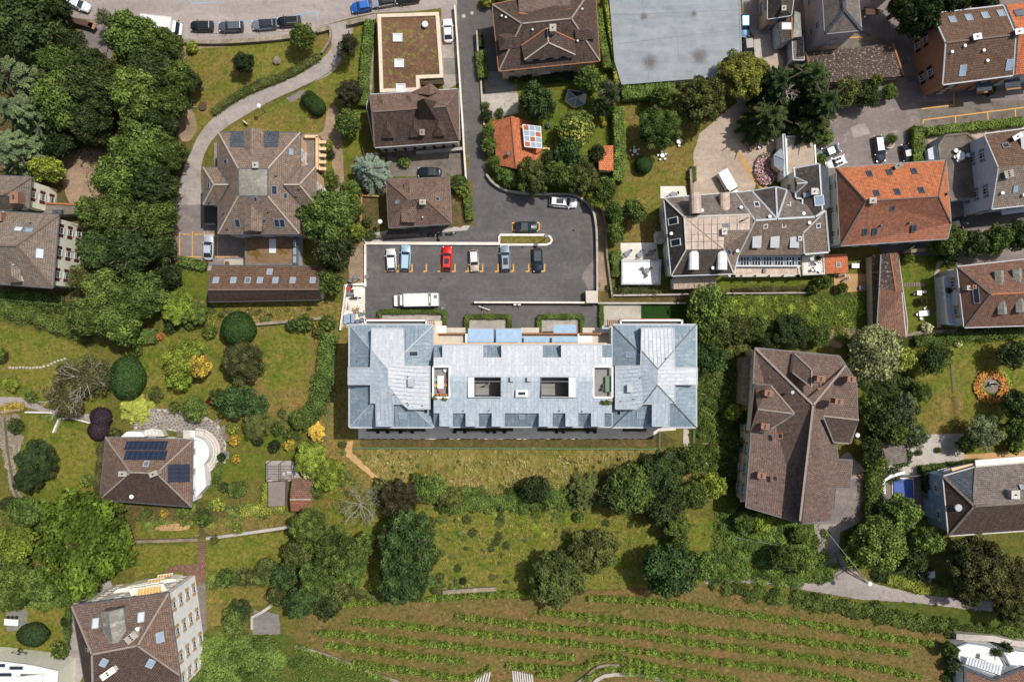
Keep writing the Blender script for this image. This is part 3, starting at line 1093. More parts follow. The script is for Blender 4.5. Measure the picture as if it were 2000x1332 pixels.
	def dormer(s,px,py,wd,ln,ht,ang,wallm='wall_white',roofm='tile_brown',kind='gable',rise=0.7,over=0.2,win=True,panes=1):
		"""front centre at px,py; ang = way it faces, degrees"""
		p,nr,h_,sl=s.on(px,py)
		M=Matrix.Rotation(R(ang),4,'Z')
		def L(x,y,z):return p+M @ Vector((x,y,z))
		z0=-0.25
		m=MB()
		hw=wd/2
		vs=[L(0,-hw,z0),L(0,hw,z0),L(0,hw,ht),L(0,-hw,ht),L(-ln,-hw,z0),L(-ln,hw,z0),L(-ln,hw,ht),L(-ln,-hw,ht)]
		fs=[(0,1,2,3),(1,5,6,2),(4,0,3,7),(3,2,6,7)]
		m.add(vs,fs)
		if kind == 'gable':m.add([L(0,-hw,ht),L(0,hw,ht),L(0,0,ht+rise)],[(0,1,2)])
		d=m.build('dormer',wallm,s.root)
		o=over
		r=MB();t=0.1
		if kind == 'shed':
			r.add([L(o,-hw - o,ht),L(o,hw+o,ht),L(-ln,hw+o,ht+rise),L(-ln,-hw - o,ht+rise)],[(0,1,2,3)])
			r.add([L(o,-hw - o,ht),L(o,hw+o,ht),L(o,hw+o,ht - t),L(o,-hw - o,ht - t)],[(3,2,1,0)])
		elif kind == 'barrel':
			N=6
			for i in range(N):
				a0=math.pi*i/N;a1=math.pi*(i+1)/N
				r.face([L(o,-math.cos(a0)*(hw+o/2),ht+math.sin(a0)*rise),L(o,-math.cos(a1)*(hw+o/2),ht+math.sin(a1)*rise),
						L(-ln,-math.cos(a1)*(hw+o/2),ht+math.sin(a1)*rise),L(-ln,-math.cos(a0)*(hw+o/2),ht+math.sin(a0)*rise)])
			r.face([L(o*.9,-math.cos(math.pi*i/N)*(hw+o/2),ht+math.sin(math.pi*i/N)*rise) for i in range(N+1)])
		else:
			hip=rise*0.9 if kind == 'hip' else -o
			A,B=L(o,-hw - o,ht - .08),L(o,hw+o,ht - .08)
			C1,D=L(-ln,hw+o,ht - .08),L(-ln,-hw - o,ht - .08)
			r1,r2=L(-hip,0,ht+rise),L(-ln,0,ht+rise)
			if kind == 'gable':r1=L(o,0,ht+rise)
			r.add([A,B,C1,D,r1,r2],[(0,4,5,3)[::-1],(1,2,5,4)[::-1]])
			if kind == 'hip':r.add([A,B,r1],[(0,1,2)])
		r.build('dormer_roof',roofm,d)
		if win:
			for k in range(panes):
				off=(k - (panes - 1)/2)*(wd/panes)
				q=L(0.03,off,ht*0.5)
				M2=Matrix.Rotation(R(ang),4,'Z')
				MB().box(q,(0.06,wd/panes*0.7,ht*0.7),M=M2).build('dormer_window','glass',d)
		return d
def seams(parent,faces,step=0.62,mat='zinc',w=0.035):
	"""standing seams running down each roof plane, joined into one part"""
	m=MB()
	for vs,nr in faces:
		h=Vector((-nr.y,nr.x,0))
		if h.length < .02:h=Vector((1,0,0))
		h.normalize();sl=nr.cross(h)
		o=vs[0];q=[((v - o).dot(h),(v - o).dot(sl)) for v in vs]
		u=min(a for a,_ in q)+step*.5;U=max(a for a,_ in q)
		while u < U:
			c=[]
			for i in range(len(q)):
				a,b=q[i],q[(i+1) % len(q)]
				if (a[0] > u) != (b[0] > u):
					c.append(a[1]+(b[1] - a[1])*(u - a[0])/(b[0] - a[0]))
			c.sort()
			for a,b in zip(c[::2],c[1::2]):
				if b - a > .5:m.bar(o+h*u+sl*(a+.08)+nr*.01,o+h*u+sl*(b - .08)+nr*.01,w,.022,nr)
			u += step
	s_=m.build('standing_seams',mat,parent);s_['kind']='stuff'
	return s_
def slab_house(H,top,z1,z0,mat,name='annex'):
	m=MB();m.prism([P(x,y,z1) for x,y in pts(top)],z0,z1)
	return m.build(name,mat,H.root)
def flat_roof_block(name,label,cat,top,z,roofm,wallm,para=0.25,rim=0.35,rimm='concrete',windows=False,ids=None,shutter=None,lip=0.2):
	"""flat-roofed block: walls, roof surface, raised rim"""
	p=pts(top)
	ring=[P(x,y,z) for x,y in p]
	if area(ring) < 0:ring=ring[::-1]
	c=sum(ring,Vector())/len(ring)
	H=House.__new__(House)
	H.V={};H.faces=[]
	for i,q in enumerate(p):H.V['v%d' % i]=(q[0],q[1],z)
	H.root=empty(name,(c.x,c.y,0),label,cat)
	m=MB();inn=offset(ring,rim)
	zi=z - lip
	ti=[Vector((q.x,q.y,zi)) for q in inn]
	for t in tessellate_polygon([ti]):
		a,b,d=(ti[i] for i in t)
		if (b - a).cross(d - a).z < 0:b,d=d,b
		m.face([a,b,d])
	m.build('roof',roofm,H.root)
	H.faces.append((p,Vector((0,0,zi)),Vector((0,0,1)),ring))
	r=MB();n=len(ring)
	for i in range(n):
		j=(i+1) % n
		r.face([ring[i],ring[j],inn[j],inn[i]])
		r.face([Vector((inn[i].x,inn[i].y,z)),Vector((inn[j].x,inn[j].y,z)),Vector((inn[j].x,inn[j].y,zi - .1)),Vector((inn[i].x,inn[i].y,zi - .1))])
		r.face([ring[j],ring[i],Vector((ring[i].x,ring[i].y,z - .3)),Vector((ring[j].x,ring[j].y,z - .3))])
	r.build('roof_edge',rimm,H.root)
	H.walls('-'.join('v%d' % i for i in range(len(p))),wallm,over=0.05,drop=0.28,windows=windows,ids=ids,shutter=shutter)
	return H
# vehicles
def car(px,py,head,color,label,L=4.4,Wd=1.82,hgt=1.48,style='hatch',roofc=None,z=0.0,group=None,cat='car',sunroof=False):
	"""front points along head (degrees, 0 = right in plan, 90 = up)"""
	c=P(px,py,z+0.8)
	root=empty('parked_car',(c.x,c.y,z),label,cat,group,0.0)
	M=Matrix.Rotation(R(head),4,'Z')
	col=hexl(color,0.95) if isinstance(color,str) else color
	rc=hexl(roofc,0.95) if roofc else col
	def mk(mb,name,mat,parent=None,cl=None,smooth=False):
		mb.v=[M @ v+root.location for v in mb.v]
		o=mb.build(name,mat,parent or root,smooth)
		if cl:o.color=cl
		return o
	hl,hw=L/2,Wd/2
	def ring(k,z_,fx=1.0,fr=0.0):
		out=[]
		for i in range(20):
			t=2*math.pi*i/20
			cx,sx=math.cos(t),math.sin(t)
			x=math.copysign(abs(cx) ** 0.42,cx)*hl*fx*k
			y=math.copysign(abs(sx) ** 0.30,sx)*hw*k
			nose=1 - 0.14*max(0,(x/hl)) ** 3 - 0.07*max(0,(-x/hl)) ** 3
			out.append(Vector((x,y*nose,z_ - (0.10*max(0,x/hl) ** 2 if fr else 0) - (0.05*max(0,-x/hl) ** 3 if fr else 0))))
		return out
	m=MB()
	rs=[ring(0.95,0.22),ring(1.0,0.42),ring(1.0,0.68),ring(0.965,0.88,1,1),ring(0.88,0.98,1,1)]
	vs=[v for r in rs for v in r]
	fs=[]
	for j in range(len(rs) - 1):
		for i in range(20):fs.append((j*20+i,j*20+(i+1) % 20,(j+1)*20+(i+1) % 20,(j+1)*20+i))
	fs.append(tuple(range((len(rs) - 1)*20,len(rs)*20)))
	fs.append(tuple(range(19,-1,-1)))
	m.add(vs,fs)
	mk(m,'body','car_paint',None,col,True)
	zb=0.94
	st={'hatch':(0.42,0.16,-0.74,-0.93),'estate':(0.44,0.18,-0.82,-0.96),'sedan':(0.40,0.12,-0.48,-0.80),'suv':(0.46,0.22,-0.82,-0.95),
		  'van':(0.86,0.62,-0.93,-0.98),'cabrio':(0.36,0.18,-0.2,-0.55)}[style]
	bf,rf,rr,br=(q*hl for q in st)
	wb,wt=hw*0.90,hw*0.70
	A=[Vector((bf,-wb*.94,zb)),Vector((bf,wb*.94,zb)),Vector((br,wb*.92,zb)),Vector((br,-wb*.92,zb))]
	B=[Vector((rf,-wt,hgt)),Vector((rf,wt,hgt)),Vector((rr,wt*.96,hgt)),Vector((rr,-wt*.96,hgt))]
	g=MB();g.face([A[0],A[1],B[1],B[0]]);mk(g,'windscreen','glass')
	if style != 'cabrio':
		g=MB();g.face([A[2],A[3],B[3],B[2]]);mk(g,'rear_window','glass')
		for a,b in ((1,2),(3,0)):
			g=MB();g.face([A[a],A[b],B[b],B[a]]);mk(g,'side_window','glass')
		r=MB()
		i1=[v+Vector((0,0,0.0)) for v in B]
		e=0.03
		top=[Vector((v.x*1.0,v.y*0.93,hgt+0.05)) for v in B]
		top[0].x -= .12;top[1].x -= .12;top[2].x += .12;top[3].x += .12
		r.add(i1+top,[(4,5,6,7),(0,1,5,4),(1,2,6,5),(2,3,7,6),(3,0,4,7)])
		for a in range(4):r.tube(A[a],B[a],0.05,0.045,4)
		r.tube((A[1]+A[2])/2,(B[1]+B[2])/2,0.045,0.04,4);r.tube((A[0]+A[3])/2,(B[0]+B[3])/2,0.045,0.04,4)
		mk(r,'roof','car_paint',None,rc)
		if sunroof:
			q=MB();q.box(((rf*.55+rr*.45),0,hgt+0.058),(abs(rf - rr)*.5,wt*1.3,0.02));mk(q,'sunroof','glass')
		if style in ('suv','estate'):
			for s_ in (-1,1):
				q=MB();q.tube((rf - .3,s_*wt*.9,hgt+.09),(rr+.2,s_*wt*.88,hgt+.09),0.025,0.025,4);mk(q,'roof_rail','silver_metal')
	else:
		for k in (-0.08,-0.36):
			for s_ in (-1,1):
				q=MB();q.box((k*hl,s_*.36,1.0),(.42,.46,.22));q.box((k*hl - .2,s_*.36,1.15),(.1,.44,.4));mk(q,'seat','black_plastic')
		for s_ in (0,1):pass
	for s_ in (-1,1):
		q=MB();q.box((bf - .12,s_*(hw+.07),0.98),(.12,.2,.13));mk(q,'mirror','car_paint',None,col)
		q=MB();q.box((hl*.9,s_*hw*.66,0.70),(.24,.36,.14));mk(q,'headlight','lamp_glass')
		q=MB();q.box((-hl*.955,s_*hw*.74,0.78),(.14,.28,.16));mk(q,'taillight','paint_red_lens')
		for x in (0.62,-0.60):
			q=MB();q.tube((x*hl,s_*(hw - .2),0.32),(x*hl,s_*(hw+0.01),0.32),0.32,0.32,12)
			wh=mk(q,'wheel','tyre')
			q=MB();q.tube((x*hl,s_*(hw+.01),0.32),(x*hl,s_*(hw+0.03),0.32),0.19,0.17,8)
			mk(q,'rim','silver_metal',wh)
	return root
def furniture():
	t=MB();t.tube((0,0,.68),(0,0,.73),.5,.5,14);top=t
	F={}
	F['round']=t.mesh('tabletop','plastic_white');F['round_grey']=t.mesh('tabletop','plastic_grey')
	t=MB();t.tube((0,0,0),(0,0,.68),.05,.05,6);t.tube((0,0,0),(0,0,.04),.28,.28,10);F['ped']=t.mesh('leg','plastic_grey')
	for nm,mt in (('white','plastic_white'),('grey','plastic_grey'),('black','black_plastic'),('pink','fabric_pink'),('peach','fabric_peach'),('green','fabric_green')):
		t=MB();t.tube((0,0,.42),(0,0,.48),.25,.27,10);F['seat_'+nm]=t.mesh('seat',mt)
		t=MB()
		for k in range(5):
			a=math.pi*(0.7+0.6*(k+.5)/5)
			t.box((math.cos(a)*.26,math.sin(a)*.26,.64),(.05,.13,.34),a)
		F['back_'+nm]=t.mesh('backrest',mt)
	for sx in (-1,1):
		for sy in (-1,1):
			t=MB();t.tube((sx*.2,sy*.2,0),(sx*.16,sy*.16,.43),.02,.02,5);F['leg%d%d' % (sx,sy)]=t.mesh('leg','plastic_grey')
	return F
FU=furniture()
def chair(px,py,rz,colr,label,z=0.0,group=None,s=1.0):
	c=P(px,py,z+.6)
	r=empty('garden_chair',(c.x,c.y,z),label,'chair',group,R(rz))
	r.scale=(s,s,s)
	link('seat',FU['seat_'+colr],r);link('backrest',FU['back_'+colr],r)
	for k in ('leg-1-1','leg-11','leg1-1','leg11'):link('leg',FU[k],r)
	return r
def round_table(px,py,label,z=0.0,kind='round',s=1.0):
	c=P(px,py,z+.7)
	r=empty('round_table',(c.x,c.y,z),label,'table')
	r.scale=(s,s,1)
	link('tabletop',FU[kind],r);link('leg',FU['ped'],r)
	return r
def rect_table(px,py,w_,d_,rz,mat,label,z=0.0,h=.74):
	c=P(px,py,z+h)
	r=empty('garden_table',(c.x,c.y,z),label,'table',None)
	M=Matrix.Rotation(R(rz),4,'Z')
	m=MB();m.box((c.x,c.y,z+h),(w_,d_,.06),R(rz));m.build('tabletop',mat,r)
	for sx in (-1,1):
		for sy in (-1,1):
			q=Vector((c.x,c.y,z))+M @ Vector((sx*(w_/2 - .12),sy*(d_/2 - .1),0))
			MB().box(q+Vector((0,0,h/2 - .02)),(.07,.07,h - .06),R(rz)).build('leg',mat,r)
	return r
# GROUND
g_=MB();g_.add([(-1500,-1500,0),(1500,-1500,0),(1500,1500,0),(-1500,1500,0)],[(0,1,2,3)])
tag(g_.build('ground','grass_base'),kind='structure')
patch('yard','1480,-60 2080,-60 2080,520 1860,520 1700,480 1560,420 1500,250','asphalt_yard')
patch('soil','-60,180 380,150 370,300 340,520 120,600 -60,600','garden_soil',rough=2)
patch('dirt_yard','120,310 180,290 215,320 205,400 150,410 125,370','dirt',smooth=4)
patch('street','60,-60 1000,-60 900,12 730,26 640,48 560,62 420,66 350,64 250,80 180,40 110,24','asphalt_street',smooth=2)
patch('pavement','335,62 420,67 560,63 640,49 735,27 735,38 645,60 575,74 420,80 345,78','asphalt_old')
patch('yard','170,40 215,70 212,150 150,175 120,130','asphalt_yard',smooth=3)
patch('lawn','345,82 420,84 575,78 648,64 640,105 600,136 560,155 480,185 425,215 385,262 372,240 372,180 350,130','lawn_dry',rough=1.2)
patch('lawn','440,92 540,84 600,92 640,100 600,134 520,160 470,130','lawn',smooth=4)
patch('lawn','690,60 722,38 716,150 705,300 640,330 590,262 440,258 520,214 600,172 660,125','lawn',rough=1.0)
patch('lawn','470,240 560,200 640,165 640,250 590,262 460,258','lawn_dry',smooth=4)
patch('path','640,215 660,212 668,280 672,400 650,400 646,300 600,276 592,262 630,258','dirt',smooth=3)
patch('path','340,105 372,84 440,82 440,92 380,98 352,130 345,160','dirt',smooth=3)
patch('lawn','628,330 652,330 650,365 640,380 628,350','lawn_lush',smooth=3)
patch('dirt_bank','352,170 375,215 385,250 370,275 350,265','dirt',smooth=3)
patch('driveway','645,60 690,54 672,98 664,124 640,148 600,166 540,192 480,225 425,262 400,300 392,340 396,400 400,440 425,460 470,462 470,520 345,520 342,420 352,350 372,300 392,258 430,220 480,190 540,165 590,143 628,116 648,90','asphalt_old',smooth=3)
patch('yard','342,400 480,400 480,520 342,520','asphalt_yard')
for k,(x0,x1) in enumerate(((350,375),(375,400),(424,450),(398,424))):
	for a,b,c,d in ((x0,452,x0+1.6,502),(x0,501,x1,502.6)):
		patch('parking_marking',[(a,b),(c,b),(c,d),(a,d)],'yellow_paint')
for k in range(26):
	if k % 9 < 6:patch('parking_lettering',[(357+k*2.6,456),(358.4+k*2.6,456),(358.4+k*2.6,459+k % 2),(357+k*2.6,459+k % 2)],'yellow_paint')
patch('lane','893,-60 932,-60 934,60 934,160 941,240 945,300 952,345 968,366 1000,380 1040,386 1075,384 1120,382 1146,394 1160,412 1166,450 1168,592 1180,592 1180,645 868,648 713,648 713,476 925,472 928,400 918,330 908,270 898,130 893,40','asphalt_new',rough=0.3)
patch('lane_surface','895,-60 931,-60 933,60 933,160 940,240 944,300 951,345 957,352 925,420 921,330 910,250 899,130 895,40','asphalt_lane')
patch('forecourt','862,10 892,8 896,120 900,160 866,180 862,100','asphalt_old')
patch('cobbled_strip','866,114 896,114 898,146 866,146','cobble')
patch('forecourt','755,300 905,285 912,338 880,345 755,345','concrete_dark')
patch('drive','745,452 925,440 925,474 712,476 712,462','asphalt_new')
patch('footway','870,448 915,436 918,442 912,450 862,454','concrete')
patch('yard','938,120 975,140 1010,150 1010,182 948,184 944,130','cobble')
patch('yard','940,184 1012,182 1012,222 965,232 942,200','concrete')
patch('yard','929,20 960,10 975,140 940,140 936,60','asphalt_lane')
patch('garden','1012,150 1200,130 1206,350 1190,380 1060,384 1000,380 960,352 955,240 1012,222','lawn_lush',rough=1)
patch('garden','706,300 756,300 756,352 745,460 700,470 700,560 672,560 676,480 700,380','garden_soil',rough=1.5)
patch('dirt_strip','706,470 713,476 713,560 678,556 684,500','dirt',rough=1)
patch('garden','704,366 748,366 748,460 706,460','garden_soil')
patch('path','700,462 758,450 745,474 714,474','concrete')
patch('garden','880,345 912,345 920,440 880,446','garden_soil',rough=1)
patch('dirt_verge','1152,394 1175,400 1188,440 1186,520 1196,590 1170,592 1167,440','dirt',rough=1)
patch('building_yard','672,556 713,552 713,636 664,642','concrete_bright')
patch('building_yard','664,636 684,636 684,660 660,655','dirt')
patch('site_track','676,654 684,654 690,860 682,866 668,880 672,840','dirt',rough=.8)
patch('manhole',[(905.5+4*math.cos(t/2),32+4*math.sin(t/2)) for t in range(13)],'concrete')
patch('manhole',[(922+3.5*math.cos(t/2),26+3.5*math.sin(t/2)) for t in range(13)],'concrete')
patch('terrace','740,612 864,612 864,640 740,640','paving')
patch('terrace','912,620 993,620 993,648 912,648','paving')
patch('terrace','1056,622 1136,622 1136,652 1056,652','paving')
patch('terrace','1176,594 1252,594 1252,640 1176,640','concrete')
patch('turf','1252,594 1342,594 1342,640 1252,640','turf')
patch('verge','1170,570 1340,570 1340,592 1170,592','garden_soil',rough=.8)
patch('rough_ground','640,640 700,640 704,880 1345,880 1345,640 1420,640 1425,900 1400,960 1300,1000 850,1000 745,985 640,990 600,860 640,760','lawn_dry',rough=2)
patch('apron','700,820 1320,820 1320,840 1290,842 1262,858 700,858','concrete_bright')
patch('soil_bank','704,857 1262,857 1290,842 1320,862 1300,872 704,872','garden_soil',rough=.8)
patch('meadow','684,876 1336,876 1330,900 1230,905 1180,950 1060,962 990,975 900,965 845,945 760,950','meadow',rough=1.5)
patch('path','679,860 688,860 688,884 745,938 741,944 672,888','dry_path',rough=.7)
patch('path','1335,838 1348,838 1347,884 1334,888','concrete')
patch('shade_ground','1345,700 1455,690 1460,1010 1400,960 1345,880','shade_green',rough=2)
for k,y in enumerate((768,798,812,865,902,925)):
	patch('garden_bed_edge',[(1370,y),(1420,y+1),(1420,y+3),(1370,y+2)],'dirt')
patch('meadow','640,985 845,990 1000,985 1200,1010 1330,1000 1400,1020 1440,1060 1600,1060 1640,1130 1380,1140 1200,1150 900,1155 820,1170 640,1170','lawn',rough=2)
patch('vineyard_ground','568,1215 650,1172 800,1168 1180,1152 1380,1140 1560,1158 1700,1190 1850,1236 1862,1345 820,1350 700,1322 600,1275 568,1240','vineyard_ground',rough=2)
patch('grass_bank','380,1240 560,1240 640,1290 800,1345 800,1400 330,1400 340,1290','rough_green',rough=2)
patch('rough_ground','1345,565 1700,572 1700,660 1480,690 1345,690','rough_green',rough=2)
patch('dirt_patch','1580,655 1660,640 1690,660 1640,680','dirt',smooth=3,rough=1)
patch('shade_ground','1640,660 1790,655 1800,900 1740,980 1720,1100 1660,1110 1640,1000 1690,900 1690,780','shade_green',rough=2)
patch('rough_ground','1400,980 1600,1010 1640,1130 1560,1140 1380,1130','rough_green',rough=2)
patch('lane','1632,905 1655,880 1700,930 1690,1015 1640,1040 1640,1080 1690,1135 1790,1160 2040,1185 2040,1206 1960,1200 1800,1178 1680,1170 1560,1150 1480,1138 1380,1140 1372,1134 1480,1130 1600,1140 1630,1130 1600,1085 1590,1030 1590,1015 1630,1000','asphalt_old',rough=.4)
patch('yard','1600,1000 1640,940 1690,930 1690,1010 1650,1020 1600,1025','asphalt_yard')
patch('lawn','1216,205 1300,200 1380,190 1378,230 1356,290 1350,345 1352,362 1292,362 1290,470 1210,474 1206,350','lawn_dry',rough=.8)
patch('gravel_drive','1420,170 1490,120 1480,80 1500,60 1530,120 1520,280 1490,330 1470,376 1440,384 1354,380 1354,300 1366,262 1400,232 1440,200','gravel',rough=.6)
patch('drive_strip','1476,128 1500,122 1506,60 1476,60 1462,110','concrete')
patch('side_road','1442,-60 1500,-60 1500,66 1470,70 1452,30','asphalt_old')
patch('brick_path','1440,300 1450,300 1480,352 1500,366 1486,370 1452,330','dry_path',smooth=3)
patch('car_yard','1640,205 1770,180 1790,330 1600,335 1595,270','asphalt_yard',rough=.4)
patch('yard','1790,200 2060,195 2060,232 1800,252','concrete_dark')
patch('yard','1565,60 1680,60 1780,90 1790,160 1570,170','concrete_dark')
patch('gravel_strip','1808,262 2060,232 2060,262 1820,300','gravel')
patch('road','1700,470 2060,380 2060,470 1860,486 1730,500','asphalt_lane')
patch('road_edge','1890,448 2060,432 2060,444 1890,466','asphalt_yard')
for a in ('1802,234 2002,209 2002,211 1802,236','1865,227 1867,227 1868,244 1866,244','1928,219 1930,219 1931,236 1929,236','1982,213 1984,213 1985,231 1983,231','1802,234 1804,234 1804,242 1802,242',
		  '1800,212 1863,205 1863,207 1800,214','1862,184 1864,184 1864,206 1862,206','1660,73 1683,72 1683,74 1660,75','1894,456 2000,444 2000,446 1894,458','1946,450 1948,450 1948,456 1946,456'):
	patch('parking_marking',a,'yellow_paint')
patch('lawn','1758,500 1840,500 1870,520 1835,520 1828,640 1870,652 1770,656','lawn_lush',rough=.6)
patch('garden_path','1824,540 1830,512 1842,506 1846,509 1836,518 1832,560 1838,640 1830,640','gravel')
patch('dirt_yard','1629,535 1704,535 1704,568 1629,572','dry_path')
patch('yard','1570,498 1640,498 1640,535 1600,537 1570,535','concrete')
patch('lawn','1352,541 1602,541 1602,566 1352,572','lawn_lush',rough=.5)
patch('flower_bed','1410,566 1600,560 1600,572 1410,576','garden_soil',rough=.6)
patch('lawn','1780,662 2060,640 2060,880 1890,905 1880,850 1800,860 1770,800 1775,720','lawn',rough=1.5)
patch('lawn','1790,770 1880,765 1880,845 1815,852','lawn_dry',rough=1)
patch('terrace','1770,850 1882,846 1884,902 1770,906','concrete')
patch('dirt_strip','1884,888 2010,878 2010,896 1884,904','dry_path')
patch('stone_circle',[(1939+17*math.cos(t/3),751+17*math.sin(t/3)) for t in range(19)],'gravel_grey')
patch('sunken_yard','1725,930 1840,910 1840,1010 1730,1010','concrete_dark')
patch('path','1730,905 1890,900 1890,914 1840,916 1740,935','concrete')
patch('verge','1700,1170 2040,1205 2040,1250 1870,1240 1700,1200','rough_green',rough=2)
patch('lawn','-60,625 90,650 160,680 205,700 205,800 150,800 60,785 -60,790','lawn',rough=1)
patch('lawn','-60,565 140,590 200,640 150,670 80,640 -60,620','rough_green',rough=2)
patch('footpath','-60,778 40,776 90,798 160,808 215,812 215,824 150,820 100,812 40,792 -60,796','asphalt_old',smooth=2)
patch('lawn','40,805 100,808 172,820 200,850 192,985 60,975 30,900','lawn_lush',rough=1)
patch('lawn','60,812 120,830 180,860 186,960 100,960 62,900','lawn',smooth=4)
patch('stone_bank','-10,812 38,806 45,860 30,900 35,965 60,975 28,982 8,900','rubble',rough=2)
patch('lawn','245,672 410,650 500,640 640,628 640,680 610,780 530,830 440,800 300,800 240,760','lawn_dry',rough=1.5)
patch('lawn','250,675 420,655 440,780 300,790 255,750','lawn',smooth=4)
patch('lawn','540,640 600,640 590,740 520,760 500,690','lawn',smooth=4)
patch('meadow','400,590 630,588 670,592 660,640 560,632 480,640 400,632 350,628 350,600','lawn_dry',rough=1.5)
patch('lawn','345,525 405,530 405,585 360,580','lawn_lush',rough=1)
patch('lawn','430,885 520,884 520,938 428,938','lawn_lush')
patch('lawn','470,848 575,838 575,892 520,880 470,878','lawn_lush',rough=.8)
patch('patio','520,900 572,900 590,940 520,940','paving')
patch('garden','200,985 420,990 560,1000 570,1035 400,1050 250,1055','garden_soil',rough=2)
patch('lawn','265,1018 390,1015 388,1050 270,1052','lawn',rough=1.5)
patch('dirt_bed','308,1026 362,1022 366,1034 310,1036','dry_path',smooth=3)
patch('lawn','400,1012 568,1000 566,1030 420,1046 400,1040','lawn_dry',rough=1)
patch('lawn','258,1066 388,1062 388,1104 330,1116 262,1126','lawn',rough=1)
patch('lawn','402,1056 566,1036 556,1096 470,1118 402,1136','lawn',rough=1)
patch('lawn','402,1146 500,1144 528,1160 520,1180 470,1190 430,1220 400,1230','lawn_dry',rough=1.5)
patch('brick_path','386,1058 400,1056 402,1140 386,1140','tile_redbrown')
patch('brick_terrace','322,1118 330,1106 386,1100 400,1104 402,1145 396,1150 360,1116','tile_redbrown')
patch('path','386,1140 402,1140 404,1230 396,1240 384,1150','concrete_dark')
patch('lawn','-60,1190 130,1180 140,1290 60,1290 -60,1280','lawn',rough=1)
patch('drive','140,1150 210,1120 230,1170 150,1345 110,1345 130,1240','asphalt_old')
patch('stone_yard','496,1190 545,1200 548,1238 492,1238','cobble',rough=.5)
patch('stone_circle','12,1196 52,1188 54,1228 14,1232','cobble',rough=1)
for x in (757,779,804,832,860,888,914,942,972,1002,1032,1063):
	patch('parking_marking',[(x - .4,516),(x+1.9,516),(x+1.9,531),(x - .4,531)],'yellow_paint')
	patch('parking_marking',[(x - 5.2,529),(x - .4,529),(x - .4,531.5),(x - 5.2,531.5)],'yellow_paint')
patch('parking_marking','1000,434.5 1006,434.5 1006,437 1002.5,437 1002.5,448 1006,448 1006,450.5 1000,450.5','yellow_paint')
patch('parking_marking','1048,434.5 1054.5,434.5 1054.5,450 1048,450 1048,447.5 1052,447.5 1052,437 1048,437','yellow_paint')
for a in ('400,43 415,44 470,43.5 516,38 560,33 575,30 619,22 623,41 621.4,41 617.6,24 575,31.6 516,39.6 470,45 415,45.6 400,44.6','370,0 376,6 424,4 424,5.6 375,7.6 368.5,0','167,22 173,10 176,7 177,8 174,12 169,23'):
	patch('parking_marking',a,'blue_paint')
def crazy(poly,cx,cy,label,n,seed,mat='cobble',gap=0.35,cat='patio'):
	rd=random.Random(seed)
	pp=pts(poly)
	x0,x1=min(p[0] for p in pp),max(p[0] for p in pp);y0,y1=min(p[1] for p in pp),max(p[1] for p in pp)
	S=[]
	while len(S) < n:
		q=(rd.uniform(x0,x1),rd.uniform(y0,y1))
		if inside(q[0],q[1],pp) and all((q[0] - a[0]) ** 2+(q[1] - a[1]) ** 2 > 24 for a in S):S.append(q)
	base=patch('patio_bed',poly,'concrete');zb=LAYER[0]
	for q in S:
		cell=[(q[0] - 9,q[1] - 9),(q[0]+9,q[1] - 9),(q[0]+9,q[1]+9),(q[0] - 9,q[1]+9)]
		for o in S:
			if o is q:continue
			dx,dy=o[0] - q[0],o[1] - q[1];d=math.hypot(dx,dy)
			if d > 26:continue
			nx,ny=dx/d,dy/d;lim=d/2 - gap
			out=[]
			for i in range(len(cell)):
				a,b=cell[i],cell[(i+1) % len(cell)]
				da=(a[0] - q[0])*nx+(a[1] - q[1])*ny - lim;db=(b[0] - q[0])*nx+(b[1] - q[1])*ny - lim
				if da <= 0:out.append(a)
				if da*db < 0:
					t=da/(da - db);out.append((a[0]+(b[0] - a[0])*t,a[1]+(b[1] - a[1])*t))
			cell=out
			if len(cell) < 3:break
		if len(cell) < 3:continue
		cell=[c for c in cell]
		if sum(inside(c[0],c[1],pp) for c in cell) < len(cell)*.5:continue
		z=zb+rd.uniform(.02,.04)
		m=MB();m.prism([P(x,y,0) for x,y in cell],0.0,z)
		o=m.build('stone',rd.choice(('gravel_grey','cobble','concrete_dark')),base)
	return base
crazy('262,824 290,798 350,800 372,812 400,812 428,830 442,868 440,905 425,900 420,860 398,838 360,846 310,836 262,838',0,0,'',170,5,gap=.5)
for k in range(17):
	x=20+k*6.6+(k > 10)*2;y=718+math.sin(k*1.3)*.6 - max(0,k - 9)*2.6
	p4=[P(x+a,y+b,0) for a,b in ((-2.4,-2),(2.2,-2.3),(2.5,1.9),(-2.1,2.2))]
	tag(MB().prism(p4,0,.16).build('stepping_stone','concrete'),kind='structure')
for k in range(9):
	x=1767+k*4.6;p4=[P(x+a,556+b,0) for a,b in ((-1.8,-4),(1.7,-3.6),(1.8,3.8),(-1.6,4))]
	tag(MB().prism(p4,0,.16).build('stepping_stone','gravel_grey'),kind='structure')
for x,y,r_ in ((1020,482,2.2),(1044,482,2.6),(990,596,2),(1120,450,2.2),(860,545,1.8)):
	patch('drain_cover',[(x+r_*math.cos(t/2),y+r_*math.sin(t/2)) for t in range(13)],'tyre')
for a,m_ in (('905,330 935,328 940,350 914,352','asphalt_lane'),('760,545 800,543 802,560 762,562','asphalt_lane'),('1080,410 1125,405 1150,440 1158,520 1140,520 1130,450','asphalt_lane'),('905,120 922,120 923,205 908,205','asphalt_new'),('1100,555 1138,545 1142,585 1105,588','asphalt_lane'),('930,375 975,385 960,410 932,405','asphalt_lane'),
	('1135,540 1163,500 1165,560 1150,566','asphalt_yard'),('560,192 590,176 600,182 570,200','asphalt_yard'),('400,330 412,330 414,392 402,392','asphalt_yard'),('250,30 330,34 330,40 250,38','asphalt_old'),('1660,250 1690,240 1700,262 1668,270','asphalt_old')):
	patch('asphalt_patch',a,m_,rough=.6)
